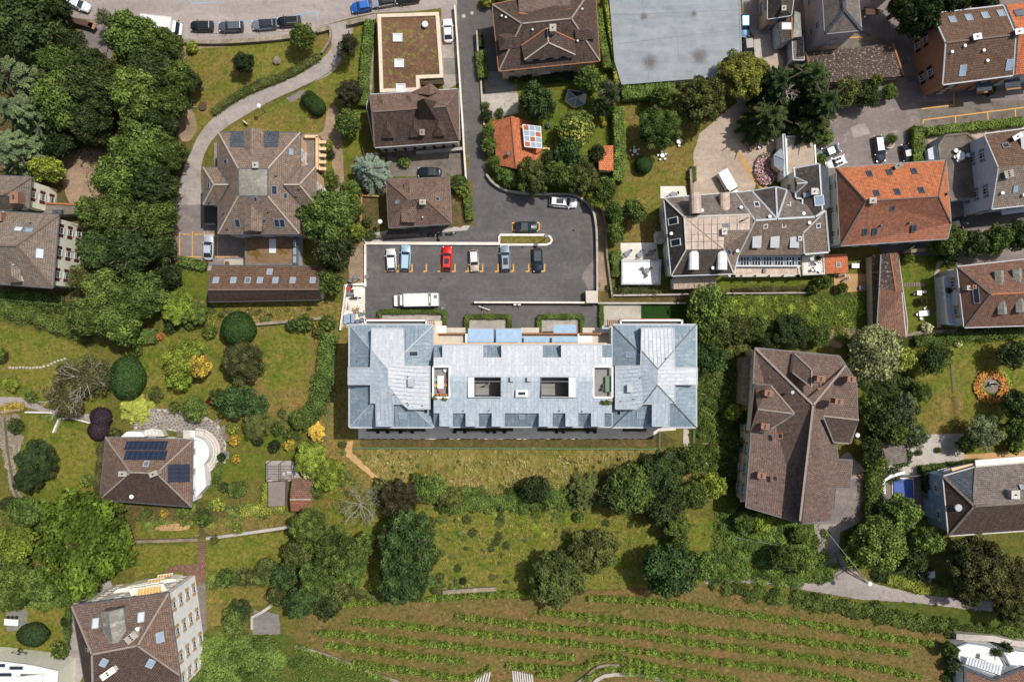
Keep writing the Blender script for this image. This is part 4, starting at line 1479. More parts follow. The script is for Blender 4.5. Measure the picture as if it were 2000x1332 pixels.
# MAIN APARTMENT BUILDING (zinc roof)
MZ='zinc'
H1=House('apartment_building','long apartment building with pale blue zinc roof, two square wings and two light wells','building',
		   'a:682,634,12.5 b:1360,634,12.5 c:1360,835,12.5 d:682,835,12.5')
def skirt(m,ring,z0):
	for i in range(len(ring)):
		a,b=ring[i],ring[(i+1) % len(ring)]
		m.face([Vector((a.x,a.y,z0)),Vector((b.x,b.y,z0)),b,a])
def poly_up(m,vs):
	for t in tessellate_polygon([vs]):
		a,b,c=(vs[i] for i in t)
		if (b - a).cross(c - a).z < 0:b,c=c,b
		m.face([a,b,c])
def upper(name,faces,V,z0,mats):
	"""raised roof planes with their upstands; shared edges stay open"""
	E={}
	for fl,mt in zip(faces,mats):
		ks=fl.split('-');vs=[P(*V[k]) for k in ks]
		if area(vs) < 0:ks=ks[::-1];vs=vs[::-1]
		m=MB();poly_up(m,vs);m.build(name,mt,H1.root)
		nr=Vector()
		for t in tessellate_polygon([vs]):
			q=(vs[t[1]] - vs[t[0]]).cross(vs[t[2]] - vs[t[0]])
			nr += q if q.z > 0 else -q
		nr.normalize()
		H1.faces.append(([(V[k][0],V[k][1]) for k in ks],sum(vs,Vector())/len(vs),nr,vs))
		for i in range(len(ks)):
			e=(ks[i],ks[(i+1) % len(ks)])
			if (e[1],e[0]) in E:del E[(e[1],e[0])]
			else:E[e]=1
	m=MB();r=MB()
	for a,b in E:
		A,B=P(*V[a]),P(*V[b])
		m.face([Vector((A.x,A.y,z0)),Vector((B.x,B.y,z0)),B,A])
		if (B - A).length > 1.2:
			r=MB();r.bar(A+Vector((0,0,.03)),B+Vector((0,0,.03)),0.14,0.09);r.build('flashing','flashing',H1.root)
	m.build('dormer_cheek','zinc_steep',H1.root)
def wing(x0,x1,mir):
	f=(lambda x:x) if not mir else (lambda x:2042 - x)
	C=dict(a=(x0,634,12.5),b=(x1,634,12.5),c=(x1,835,12.5),d=(x0,835,12.5),r=(f(757),721,16.2),s=(f(758),752,16.2))
	if mir:C['r']=(1282,721,16.2);C['s']=(1282,752,16.2)
	for k,v in C.items():H1.V[('m' if mir else 'l')+k]=v
	q='m' if mir else 'l'
	for fl in ('a-b-r','b-c-s-r','c-d-s','d-a-r-s'):
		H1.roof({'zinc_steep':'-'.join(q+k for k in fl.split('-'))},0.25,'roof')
	H1.lines('hip','flashing_dark' if mir else 'flashing',' '.join('%s%s-%s%s' % (q,a,q,b) for a,b in ('ar','br','cs','ds')),.16,.1)
	H1.lines('gutter','flashing',' '.join('%s%s-%s%s' % (q,a,q,b) for a,b in ('ab','bc','cd','da')),.25,.2,0.0)
	V={k:(f(x),y,z) for k,x,y,z in (('r',757,721,16.55),('s',758,752,16.55),('d',725,683,15.75),('a',726,641,15.15),('b',789,641,15.15),('c',790,684,15.75),
		 ('e',724,788,15.7),('f',724,751,15.85),('g',680,751,15.2),('h',680,718,15.2),('i',724,718,15.85),
		 ('j',734,788,15.7),('k',735,832,15.0),('l',768,832,15.0),('m',768,789,15.7),('n',786,789,15.65),
		 ('o',791,714,15.75),('p',840,715,15.1),('q',840,799,15.05),('t',798,799,15.5))}
	upper('upper_roof',['r-d-a-b-c','r-s-e-f-g-h-i-d','s-e-j-k-l-m-n','r-c-o-p-q-t-n-s'],V,12.7,['zinc_sunlit','zinc','zinc' if not mir else 'zinc','zinc_sunlit' if not mir else 'zinc'] if not mir else ['zinc_sunlit','zinc_sunlit','zinc','zinc'])
	for a in 'dcne' if not mir else 'dcne':
		MB().bar(P(*V['r' if a in 'dc' else 's']),P(*V[a]),.16,.1).build('ridge','flashing' if not mir else 'flashing_dark',H1.root)
	MB().bar(P(*V['r']),P(*V['s']),.16,.1).build('ridge','flashing',H1.root)
wing(682,847,False)
wing(1195,1360,True)
for k,v in dict(ea=(847,673,12.4),eb=(1195,673,12.4),ec=(1195,834,12.4),ed=(847,834,12.4),fa=(847,700,14.7),fb=(1195,700,14.7),fc=(1195,805,14.7),fd=(847,805,14.7)).items():H1.V[k]=v
H1.roof({'zinc_steep':'ea-eb-fb-fa fd-fc-ec-ed'},.25)
H1.lines('gutter','flashing','ea-eb ec-ed',.22,.18,0)
def zr(y):return 15.75 - abs(y - 745)*0.0095
xs=[847,878,914,978,1058,1124,1159,1195];ys=[698,716,735,745,775,778,807]
cells={}
mm={'zinc_sunlit':MB(),'zinc':MB()};E={}
for i in range(7):
	for j in range(6):
		xa,xb,ya,yb=xs[i],xs[i+1],ys[j],ys[j+1]
		if i in (0,6) and 716 <= ya < 775:continue
		if i in (2,4) and 735 <= ya < 778:continue
		c=[(xa,yb),(xb,yb),(xb,ya),(xa,ya)]
		vs=[P(x,y,zr(y)) for x,y in c]
		mt='zinc_sunlit' if yb <= 735 else 'zinc'  # north slope takes the paler zinc, sunlight included in its colour
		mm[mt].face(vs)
		H1.faces.append((c,vs[0],(vs[1] - vs[0]).cross(vs[2] - vs[0]).normalized(),vs))
		for a in range(4):
			e=(c[a],c[(a+1) % 4])
			if (e[1],e[0]) in E:del E[(e[1],e[0])]
			else:E[e]=1
for k,m in mm.items():m.build('upper_roof',k,H1.root)
for (x0,x1) in ((864,944),(979,1060),(1096,1176)):
	c=[(x0,698),(x1,698),(x1,674),(x0,674)]
	vs=[P(c[0][0],698,zr(698)),P(c[1][0],698,zr(698)),P(x1,674,zr(674) - .1),P(x0,674,zr(674) - .1)]
	MB().face(vs).build('upper_roof','zinc_sunlit',H1.root)
	m=MB();skirt(m,vs,12.3);m.build('dormer_cheek','zinc_steep',H1.root)
	MB().bar(vs[2],vs[3],.14,.1).build('flashing','flashing',H1.root)
for (x0,x1) in ((859,884),(910,935),(961,985),(1053,1079),(1105,1129),(1155,1180)):
	vs=[P(x0,832,zr(832)),P(x1,832,zr(832)),P(x1,807,zr(807)),P(x0,807,zr(807))]
	MB().face(vs).build('upper_roof','zinc',H1.root)
	m=MB();skirt(m,vs,12.3);m.build('dormer_cheek','zinc_steep',H1.root)
	for a,b in ((0,1),(1,2),(3,0)):MB().bar(vs[a],vs[b],.1,.08).build('flashing','flashing',H1.root)
m=MB()
for (a,b) in E:
	A,B=P(a[0],a[1],zr(a[1])),P(b[0],b[1],zr(b[1]))
	m.face([Vector((A.x,A.y,12.3)),Vector((B.x,B.y,12.3)),B,A])
m.build('upstand','zinc_steep',H1.root)
for y in (745,):
	MB().bar(P(847,y,zr(y))+Vector((2.6,0,.03)),P(1195,y,zr(y)) - Vector((2.6,0,-.03)),.05,.02).build('ridge','flashing',H1.root)
for (x0,x1) in ((846,878),(1159,1196)):
	m=MB();m.prism([P(x,y,14.2) for x,y in ((x0 - 2,714),(x1,714),(x1,777),(x0 - 2,777))],14.0,14.2);m.build('terrace_floor','floor_grey',H1.root)
	for a,b in (((x0,716),(x1,716)),((x1,716),(x1,776)),((x0,716),(x0,776)),((x0,776),(x1,776))):
		MB().bar(P(a[0],a[1],15.5),P(b[0],b[1],15.5),.28,.25).build('parapet','wall_white',H1.root)
for (x0,x1,o0,o1) in ((926,978,914,979),(1058,1111,1057,1124)):
	zt=16.0
	for a in ([(o0,735.4),(o1,735.4),(o1,737),(o0,737)],[(o0,775),(o1,775),(o1,777),(o0,777)]):
		MB().prism([P(x,y,zt) for x,y in a],15.0,zt).build('well_collar','flashing',H1.root)
	if o0 < x0 - 4:a=[(o0,737),(x0,737),(x0,775),(o0,775)]
	else:a=[(x1,737),(o1,737),(o1,775),(x1,775)]
	MB().prism([P(x,y,zt) for x,y in a],15.0,zt - .05).build('well_collar','plastic_white',H1.root)
	q=(x1,o1) if o0 < x0 - 4 else (o0,x0)
	MB().prism([P(x,y,zt) for x,y in ((q[0] - .5,737),(q[1],737),(q[1],775),(q[0] - .5,775))],15.0,zt).build('well_collar','flashing_dark',H1.root)
	m=MB()
	c=[P(x,y,15.9) for x,y in ((x0,737),(x1,737),(x1,775),(x0,775))]
	for i in range(4):
		A,B=c[i],c[(i+1) % 4]
		m.face([A,B,Vector((B.x,B.y,11.0)),Vector((A.x,A.y,11.0))])
	m.build('well_wall','plastic_grey',H1.root)  # wall colour darkened to paint the shade inside the well
	MB().prism([Vector((v.x,v.y,0)) for v in c],10.9,11.1).build('well_floor','floor_grey',H1.root)
for x,y in ((795+8,747),):pass
H1.skylight(807,691,.8,1.5,'glass','flashing')
H1.skylight(787,812,1.1,.9,'glass_sky','flashing')
H1.skylight(831,803,.8,.7,'solar_cell','flashing')
H1.skylight(1231,693,.8,1.4,'glass_sky','flashing')
H1.skylight(1251,811,1.1,.9,'glass_sky','flashing')
H1.skylight(1209,806,.8,.7,'solar_cell','flashing')
H1.skylight(1019,814,.8,.7,'glass_sky','flashing')
for (x,y,a,b) in ((804,747,.9,1.2),(1229,758,.8,1.1),(1001,740,.65,.65),(1034,740,.65,.65)):
	p,nr,_,_=H1.on(x,y)
	o=MB().box(p+Vector((0,0,.35)),(a,b,.9)).build('roof_vent_box','zinc',H1.root)
	MB().box(p+Vector((0,0,.84)),(a+.12,b+.12,.06)).build('lid','flashing',o)
p,nr,_,_=H1.on(1019,768)
o=MB().box(p+Vector((0,0,.3)),(1.9,1.1,.7)).build('roof_hatch','plastic_white',H1.root)
MB().box(p+Vector((0,0,.67)),(1.1,.45,.05)).build('pane','solar_cell',o)
for x,y in ((797,736),(796,787),(798,791),(825,792),(1252,737),(1212,783),(1238,779),(905,802),(956,801),(1093,802),(1137,803),(698,705),(770,770),(1300,700)):
	H1.vent(x,y,.07,.35,'flashing_dark')
seams(H1.root,[(f[3],f[2]) for f in H1.faces])
ring=[P(x,y,12.5) for x,y in ((684,637),(845,637),(845,676),(1197,676),(1197,637),(1358,637),(1358,832),(684,832))]
ring=offset(ring,.45)
if area(ring) < 0:ring=ring[::-1]
m=MB()
for i in range(len(ring)):
	a,b=ring[i],ring[(i+1) % len(ring)]
	m.face([Vector((a.x,a.y,0)),Vector((b.x,b.y,0)),Vector((b.x,b.y,12.35)),Vector((a.x,a.y,12.35))])
m.build('wall','wall_cream',H1.root)
wf,pn,_,sill=WIN
for i in range(len(ring)):
	a,b=ring[i],ring[(i+1) % len(ring)]
	d=Vector((b.x - a.x,b.y - a.y,0));L=d.length;d.normalize();outv=Vector((d.y,-d.x,0))
	if L < 5:continue
	n=int(L/3.2)
	for c in range(n):
		for z in (1.7,4.7,7.7,10.5):
			q=Vector((a.x,a.y,z))+d*((c+.5)/n*L)+outv*.02 - H1.root.location
			f=link('window',wf,H1.root,q,math.atan2(d.y,d.x)+math.pi);link('pane',pn,f);link('sill',sill,f)
def slabz(top,z0,z1,mat,name='balcony'):
	return MB().prism([P(x,y,z1) for x,y in pts(top)],z0,z1).build(name,mat,H1.root)
for (x0,x1) in ((713,833),(1212,1333)):
	slabz('%d,626 %d,626 %d,640 %d,640' % (x0,x1,x1,x0),10.0,10.25,'floor_grey')
	slabz('%d,624 %d,624 %d,627.5 %d,627.5' % (x0,x1,x1,x0),10.0,11.3,'wall_white','balcony_parapet')
	slabz('%d,622.6 %d,622.6 %d,624.2 %d,624.2' % (x0 - 2,x1 - 6,x1 - 6,x0 - 2),10.6,11.0,'brick_cap','sunblind_box')
	slabz('%d,624 %d,624 %d,640 %d,640' % (x0 - 1,x0+2,x0+2,x0 - 1),10.0,11.3,'wall_white','balcony_parapet')
	slabz('%d,624 %d,624 %d,640 %d,640' % (x1 - 2,x1+1,x1+1,x1 - 2),10.0,11.3,'wall_white','balcony_parapet')
for x in list(range(834,850,4))+list(range(1187,1211,4)):
	slabz('%g,625 %g,625 %g,636 %g,636' % (x,x+1.6,x+1.6,x),9.6,10.4,'brick_cap','pergola_slat')
slabz('849,627 863,627 863,637 849,637',6.0,6.4,'wall_beige','canopy')
slabz('846,636 856,636 856,672 846,672',9.0,9.3,'wall_peach','wall_pier')
slabz('852,636 872,636 872,651 852,651',9.0,9.35,'plastic_white','canopy')
slabz('1176,636 1190,636 1190,652 1176,652',9.0,9.35,'zinc','canopy')
slabz('872,640 909,640 909,650 872,650',5.8,6.1,'canopy_beige','canopy')
slabz('1017,640 1053,640 1053,650 1017,650',5.8,6.1,'canopy_beige','canopy')
slabz('1138,640 1176,640 1176,650 1138,650',5.8,6.1,'canopy_beige','canopy')
slabz('855,652 1190,652 1190,673 855,673',8.2,8.45,'canopy_beige','deck')
slabz('855,650.5 911,650.5 911,653 855,653',8.2,9.5,'brick_cap','deck_parapet')
slabz('1019,650.5 1188,650.5 1188,653 1019,653',8.2,9.5,'brick_cap','deck_parapet')
slabz('909,652 913,652 913,673 909,673',8.2,9.7,'wall_white','deck_screen')
slabz('964,644 968.5,644 968.5,670 964,670',8.4,9.3,'flashing_dark','deck_screen')
slabz('1128.5,652 1131,652 1131,673 1128.5,673',8.2,9.7,'wall_white','deck_screen')
slabz('1131,656 1157,656 1157,671 1131,671',8.5,9.2,'plastic_white','canopy')
slabz('850,669.5 1190,669.5 1190,673.5 850,673.5',10.8,11.3,'wall_peach','cornice')
def awning(top,z0,z1,label):
	p=pts(top)
	v=[P(p[0][0],p[0][1],z1),P(p[1][0],p[1][1],z1),P(p[2][0],p[2][1],z0),P(p[3][0],p[3][1],z0)]
	m=MB();m.face(v);m.face([q - Vector((0,0,.06)) for q in v][::-1])
	for i in range(4):m.face([v[i],v[(i+1) % 4],v[(i+1) % 4] - Vector((0,0,.06)),v[i] - Vector((0,0,.06))])
	r=MB().bar(v[2],v[3],.12,.14)
	fab=m.build('awning','light_blue',H1.root);r.build('awning_bar','flashing',fab)
awning('914,668.5 964,668.5 964,642 914,642',9.4,10.1,'')
awning('968.5,668.5 1019,668.5 1019,642 968.5,642',9.4,10.1,'')
awning('1023,668.5 1073,668.5 1073,657.5 1023,657.5',9.6,10.1,'')
awning('1078,668.5 1128,668.5 1128,657.5 1078,657.5',9.6,10.1,'')
awning('1081,651 1125,651 1125,634.5 1081,634.5',4.4,5.0,'')
rect_table(860.5,746.5,1.0,2.05,0,'plastic_white','long white table on the left roof terrace of the zinc building',14.2)
for x,y,r_,c,l in ((850,741,0,'green','pale green chair left of the white roof-terrace table'),(868.5,741,180,'pink','upper dusty pink chair right of the white roof-terrace table'),
					   (869,752,180,'peach','peach chair at the lower right of the white roof-terrace table'),(851.5,753,0,'peach','peach chair at the lower left of the white roof-terrace table'),
					   (859.5,761,90,'pink','dusty pink chair at the lower end of the white roof-terrace table'),(869.5,723.5,220,'white','white lounge chair in the upper corner of the left roof terrace')):
	chair(x,y,r_,c,l,14.2,s=1.15)
for x,y,l in ((1181,752,'upper dark chair left of the green table on the right roof terrace'),(1178,759.5,'lower dark chair left of the green table on the right roof terrace')):
	chair(x,y,0,'black',l,14.2,s=1.1)
rect_table(1189,750,1.1,2.5,0,'green_metal','dull green table against the wing wall on the right roof terrace',14.2)
for x,y,l in ((851,769,'planter box at the lower left of the left roof terrace'),(869,771,'planter box at the lower right of the left roof terrace'),(1180,779,'planter box along the lower edge of the right roof terrace')):
	c=P(x,y,13.4);r_=empty('planter',(c.x,c.y,14.2),l,'planter')
	wdt=1.3 if x < 900 else 2.4
	MB().box((c.x,c.y,14.7),(wdt,.55,.9)).build('planter_box','brick_cap',r_)
	q=link('shrub_foliage',PROTO['small1'][0],r_,(0,-.45,.6));q.scale=(wdt/3.4,.3,.38);q.color=fcol('mid')
c=P(950,751,12);r_=empty('bicycle',(c.x,c.y,11.1),'black bicycle standing in the left light well of the zinc roof','bicycle')
for dx in (-.55,.55):
	m=MB()
	for k in range(10):
		a,b=2*math.pi*k/10,2*math.pi*(k+1)/10
		m.tube((c.x+dx+.33*math.cos(a),c.y+dx*.6,11.45+.33*math.sin(a)),(c.x+dx+.33*math.cos(b),c.y+dx*.6,11.45+.33*math.sin(b)),.04,.04,4)
	m.build('wheel','tyre',r_)
m=MB()
for a,b in (((-.55,-.33,.35),(-.2,-.12,.85)),((-.2,-.12,.85),(.4,.24,.9)),((.4,.24,.9),(.55,.33,.35)),((-.55,-.33,.35),(0,0,.35)),((0,0,.35),(.4,.24,.9)),((0,0,.35),(-.25,-.15,1.0))):
	m.tube(Vector(a)+Vector((c.x,c.y,11.1)),Vector(b)+Vector((c.x,c.y,11.1)),.035,.035,5)
m.build('frame','black_plastic',r_)
MB().box((c.x - .25,c.y - .15,12.12),(.28,.16,.07),R(30)).build('saddle','black_plastic',r_)
MB().box((c.x+.42,c.y+.26,12.1),(.06,.62,.06),R(30)).build('handlebar','silver_metal',r_)
# OTHER BUILDINGS
def ridges(H,mat,spec,w=.3):H.lines('ridge_cap',mat,spec,w,.16)
def gutters(H,mat,loop,w=.2):
	ks=loop.split('-');H.lines('gutter',mat,' '.join(a+'-'+b for a,b in zip(ks,ks[1:]+ks[:1])),w,.16,-.05)
H=House('villa','cream villa with burgundy shutters and grey-brown hipped roofs at the left edge','house',
  'a:-70,340,9 b:62,346,9 c:57,408,9 d:-70,414,9 r:-70,378,12.5 s:10,380,12.5 e:-70,408,9.2 f:116,420,9.2 g:104,563,9.2 h:-70,550,9.2 t:32,480,13.5 u:-70,477,13.5')
H.roof({'tile_taupe':'a-b-s-r b-c-s c-d-r-s'});H.roof({'tile_taupe':'e-f-t-u f-g-t g-h-u-t'})
ridges(H,'ridge_brown','b-s r-s f-t g-t t-u');gutters(H,'flashing_dark','a-b-c-d');gutters(H,'flashing_dark','e-f-g-h')
H.walls('a-b-c-d','wall_cream',windows=1,shutter='shutter_burgundy',gap=3.4);H.walls('e-f-g-h','wall_cream',windows=1,shutter='shutter_burgundy',gap=3.4)
H.chimney(36,388,1.2,1.8,1.2,'brick','brick',0,2);H.chimney(4,425,1.2,1.4,1.2,'brick','brick')
H.skylight(36,448,1.3,.95,'glass_bright');H.skylight(57,450,1.3,.95,'glass_sky');H.skylight(77,495,1.6,1.2,'glass_bright');H.skylight(60,437,.5,.6)
H.dormer(38,550,1.6,4.0,1.4,-88,'wall_cream','tile_taupe','hip',.9)
H.vent(30,518,.1,.5);H.vent(10,415,.1,.5)
slab_house(H,'66,398 172,402 168,416 116,420 66,415',3.2,0,'concrete_dark','side_wing')
MB().box(P(113,415,3.5),(1.7,.8,.5)).build('roof_box','slate_blue',H.root)
MB().bar(P(66,396,3.4),P(172,401,3.4),.3,.35).build('parapet','brick_cap',H.root)
H=House('villa','large cross-plan villa with brown-grey slate roof and a pale flat pyramid at its centre','house',
  'a:427,259,10 b:587,259,10 b2:587,326,10 rt:617,326,10 rb:617,400,10 c2:587,400,10 c:585,457,10 d:426,457,10 d2:426,400,10 lb:397,400,10 lt:397,327,10 a2:426,327,10 p:466,330,13.6 q:523,330,13.6 u:523,383,13.6 v:466,383,13.6 m:495,357,14.2 re:585,361,12.4 ri:554,361,12.4 le:418,361,12.4 li:447,361,12.4')
H.roof({'slate_brown':'a-b-q-p d-v-u-c a-p-v-d b-c-u-q rt-re-ri-b2 rb-re-ri-c2 rt-rb-re lt-a2-li-le lb-le-li-d2 lt-le-lb','zinc_patina':'p-q-m q-u-m u-v-m v-p-m'})
ridges(H,'ridge_light','a-p b-q c-u d-v rt-re rb-re re-ri lt-le lb-le le-li',.22);H.lines('valley','flashing_dark','b2-ri c2-ri a2-li d2-li p-q q-u u-v v-p',.14,.06)
gutters(H,'flashing_dark','a-b-b2-rt-rb-c2-c-d-d2-lb-lt-a2',.16)
H.walls('a-b-b2-rt-rb-c2-c-d-d2-lb-lt-a2','wall_peach',.4,windows=1,shutter='shutter_white')
H.dormer(498.5,259,2.5,4.6,1.5,90,'wall_peach','slate_brown','gable',1.0,.2,True,2)
H.dormer(468,261,2.0,3.3,1.0,90,'flashing_dark','slate_blue','shed',.5,.15)
H.dormer(534,261,2.0,3.3,1.0,90,'flashing_dark','slate_blue','shed',.5,.15)
H.dormer(499.5,452,2.5,4.6,1.5,-90,'slate_blue','slate_brown','gable',1.0,.2,True,2)
H.skylight(568,297,1.0,.75,'glass_sky');H.skylight(441,316,.7,.9);H.skylight(535,372,1.4,.9,'solar_cell');H.skylight(557,383,.9,.6)
H.skylight(464,436,.8,1.4);H.skylight(541,436,.8,1.4,'solar_cell');H.skylight(551.5,436,.8,1.4,'solar_cell');H.skylight(408,363,.8,.7);H.skylight(499,389,.5,.8)
H.chimney(502,325,.8,.8,.9,'concrete','concrete')
for x,y in ((518,430),(525,414),(437,416),(445,447),(585,369),(580,383),(540,344),(410,395)):H.vent(x,y,.12,.5,'flashing_dark')
slab_house(H,'586,264 622,264 622,330 586,330',4.2,0,'concrete_dark','terrace_block')
for a in ('596,268 622,268','620,268 620,332'):
	p_=pts(a);MB().bar(P(*p_[0],4.6),P(*p_[1],4.6),.45,.9).build('parapet','wall_peach',H.root)
for k in range(5):
	c=P(628,278+k*13,2.2);MB().tube((c.x,c.y,0),(c.x,c.y,4.2),.2,.2,8).build('column','wall_peach',H.root)
	MB().box(P(628,278+k*13,4.3),(1.6,.5,.25)).build('beam','wall_peach',H.root)
slab_house(H,'399,402 425,402 425,440 399,440',2.6,2.4,'black_plastic','carport_shadow')  # black slab stands in for the dark carport shadow
H=flat_roof_block('annex','low flat-roofed annex with mossy brown roof between the cross-plan villa and the skylight barn','building','478,459 582,459 582,518 478,518',3.6,'moss_roof','wall_grey',rim=.4,rimm='concrete_dark')
H.skylight(533,481,1.0,2.3,'glass_bright','plastic_white',.3)
slab_house(H,'572,463 582,463 582,516 572,516',3.9,3.6,'flashing_dark','light_slot')
for k in range(3):MB().box(P(575.5,475+k*16,4.0),(.5,1.1,.06)).build('skylight','glass_sky',H.root)
wall('low_wall','pale concrete bench wall beside the parking bays of the cross-plan villa','437,512 477,512',1.0,.6,'concrete')
m_=P(444,515,.7);r_=empty('planter',(m_.x,m_.y,.6),'round reddish planter on the pale bench wall by the barn','planter');MB().tube((m_.x,m_.y,.6),(m_.x,m_.y,.95),.35,.42,12).build('pot','terracotta_pot',r_)
MB().tube((m_.x,m_.y,.95),(m_.x,m_.y,.97),.36,.36,12).build('soil','garden_soil',r_)
H=House('barn','long low barn with brown tiled roof and a row of skylights','building','a:415,518,4.2 b:625,520,4.2 c:627,586,3.4 d:408,590,3.4 r:406,566,6.6 s:623,565,6.6')
H.roof({'tile_chocolate':'a-b-s-r r-s-c-d'});ridges(H,'ridge_brown','r-s',.3);gutters(H,'flashing_dark','a-b-s-c-d-r',.14)
H.walls('a-b-s-c-d-r','wall_beige',.3)
for x in (422,456,508,538,572,611):H.skylight(x,548,.85,1.1,'glass_sky','flashing')
H.skylight(484,548,.85,1.1,'plastic_grey','flashing');H.skylight(527,531.5,.85,1.1,'glass_sky','flashing')
H=flat_roof_block('flat_roofed_house','low building with brown planted roof and three dome rooflights beside the lane','building','737,28 857,24 866,152 819,154 820,178 742,181',3.8,'sedum','wall_beige',rim=.6,rimm='wall_beige')
for x,y in ((777,75),(780,125),(783,173)):H.skylight(x,y,1.5,1.3,'glass_bright','plastic_white',.35)
H.vent(831,51,.35,.8,'plastic_white')
slab_house(H,'822,152 866,150 866,154 824,158',3.2,2.9,'wood_dark','canopy')
H=House('old_house','dark brown tiled house with a tall pointed roof turret beside the lane','house',
  'a:722,185,6 b:896,174,6 c:898,277,6 d:732,289,6 l:716,208,6 r:727,219,9.6 s:872,208,9.6 n1:800,182,6 n2:860,178,6 nm:841,163,7.6 ni:839,186,8.2')
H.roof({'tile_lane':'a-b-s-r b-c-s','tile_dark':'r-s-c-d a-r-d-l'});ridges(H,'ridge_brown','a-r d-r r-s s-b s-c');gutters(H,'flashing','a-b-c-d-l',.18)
H.roof({'tile_lane':'n1-nm-ni nm-n2-ni'})
H.walls('a-b-c-d-l','wall_beige',.5,windows=1,shutter='shutter_brown')
H.chimney(826,262,.7,.8,1.1,'brick','ridge_mid')
H.dormer(812,268,1.6,2.6,.7,-88,'wall_beige','tile_dark','hip',1.2,.2);H.dormer(859,266,1.6,2.6,.7,-88,'wall_beige','tile_dark','hip',1.2,.2);H.dormer(760,270,1.6,2.6,.7,-88,'wall_beige','tile_dark','hip',1.2,.2)
H.dormer(751,192,1.5,2.0,.7,90,'wall_beige','tile_lane','hip',.9,.2);H.dormer(806,188,1.5,2.0,.7,90,'wall_beige','tile_lane','hip',.9,.2)
c=P(832,214,10)
for (x0,y0) in ((0,0),):
	b=[c+Vector((-1.8,-1.6,-2.4)),c+Vector((1.8,-1.6,-2.4)),c+Vector((1.8,1.9,-2.4)),c+Vector((-1.8,1.9,-2.4))];ap=P(827,193,14.2)
	m=MB();[m.face([b[i],b[(i+1) % 4],ap]) for i in range(4)];t_=m.build('turret','tile_dark',H.root)
	MB().tube(ap,ap+Vector((0,0,.9)),.04,.02,5).build('finial','silver_metal',t_)
wall('yard_wall','grey retaining ledge along the forecourt below the turreted house','812,298 905,290',.5,1.2,'concrete')
H=House('small_house','small brown-tiled hipped house left of the new car park','house','a:754,351,5.5 b:878,346,5.5 c:883,437,5.5 d:759,446,5.5 r:798,390,8.6 s:829,387,8.6')
H.roof({'tile_lane':'a-b-s-r r-s-c-d a-r-d b-c-s'});ridges(H,'ridge_brown','a-r d-r r-s s-b s-c',.25);gutters(H,'flashing_dark','a-b-c-d',.14)
H.walls('a-b-c-d','wall_beige',windows=1,shutter='shutter_white')
H.dormer(800,434,2.1,2.6,1.1,-92,'wall_beige','tile_lane','shed',.7);H.dormer(803,360,1.7,2.4,1.0,88,'wall_beige','tile_lane','gable',.6)
H.chimney(827,397,.9,.7,1.2,'silver_metal','ridge_light');H.skylight(776,395,.6,.8,'glass_sky');H.skylight(854,389,.6,.7);H.vent(826,425,.12,.4)
H.lines('gutter','wood','d-c',.1,.1,-.3)
H=House('mansion','big dark-tiled mansion with gabled dormers at the top of the lane','house',
  'a:961,9,7 b:1162,-30,7 c:1172,120,7 d:974,140,7 r:1019,47,10.5 s:1116,37,10.5 na:1012,-25,7.4 nb:1114,-40,7.4 nc:1115,18,9.3 nd:1065,36,9.6 ne:1013,26,9.0')
H.roof({'tile_dark':'a-b-s-r r-s-c-d a-r-d b-c-s'});H.roof({'tile_aged':'na-ne-nd-nb nb-nd-nc'});ridges(H,'ridge_mid','a-r d-r r-s s-b s-c',.25);ridges(H,'ridge_orange','ne-nd nd-nc',.25);gutters(H,'brick_cap','a-b-c-d',.14)
H.walls('a-b-c-d','wall_peach',.7,windows=1,shutter='shutter_white')
H.V.update({'e1':(1018,90,9.2),'e2':(1069,55,10.6),'e3':(1123,80,9.2),'e4':(1124,108,8.8),'e5':(1024,118,8.8),'e6':(1071,84,10.4),'k1':(1025,117,6.6),'k2':(1123,107,6.6)})
H.roof({'tile_dark':'e1-e2-e6-e5 e2-e3-e4-e6 e5-e6-e4'},.18);ridges(H,'ridge_orange','e1-e2 e2-e3',.2);ridges(H,'ridge_light','e5-e6 e6-e4 e2-e6',.2)
m=MB();q=[P(1026,115,8.8),P(1122,106,8.8)];
m.face([Vector((q[0].x,q[0].y,6.5)),Vector((q[1].x,q[1].y,6.5)),q[1],q[0]])
q3=P(1120,84,8.8);q4=P(1021,92,8.8)
m.face([Vector((q[1].x,q[1].y,6.5)),Vector((q3.x,q3.y,6.5)),q3,q[1]]);m.face([Vector((q4.x,q4.y,6.5)),Vector((q[0].x,q[0].y,6.5)),q[0],q4]);m.build('dormer_wall','wall_peach',H.root)
d_=(q[1] - q[0]);d_.z=0
for k in range(7):
	c=q[0]+d_*((k+.6)/7.2)+Vector((0,-.06,-1.0));MB().box(c,(.75,.08,.9),math.atan2(d_.y,d_.x)).build('dormer_window','glass' if k % 2 else 'frame_white',H.root)
H.dormer(978,88,1.9,3.2,1.3,-172,'wall_peach','tile_dark','hip',1.0,.35);H.dormer(1158,66,1.9,3.2,1.3,8,'wall_peach','tile_dark','hip',1.0,.35)
H.chimney(1079,62,.9,1.0,1.6,'concrete','concrete')
for x,y in ((980,33),(988,36),(1128,82),(1040,60),(1137,20)):H.vent(x,y,.12,.4,'plastic_white')
slab_house(H,'1050,138 1075,136 1075,144 1050,146',2.9,2.7,'canopy_beige','porch_roof')
H=House('cottage','orange-tiled cottage with a white glazed canopy on its garden side','house','a:962,238,3 r:999,227,5.2 b:1034,237,3 b2:1060,292,3 c:1048,318,3 s:1009,330,5.2 d:970,322,3')
H.roof({'tile_orange':'a-r-s-d r-b-b2-c-s'});ridges(H,'ridge_orange','r-s',.3)
H.walls('a-r-b-b2-c-s-d','wall_cream',.3);H.vent(993,302,.25,.9,'flashing_dark')
G0=[P(1021,244,5.3),P(1056,248,5.25),P(1058,290,5.25),P(1025,287,5.3)]
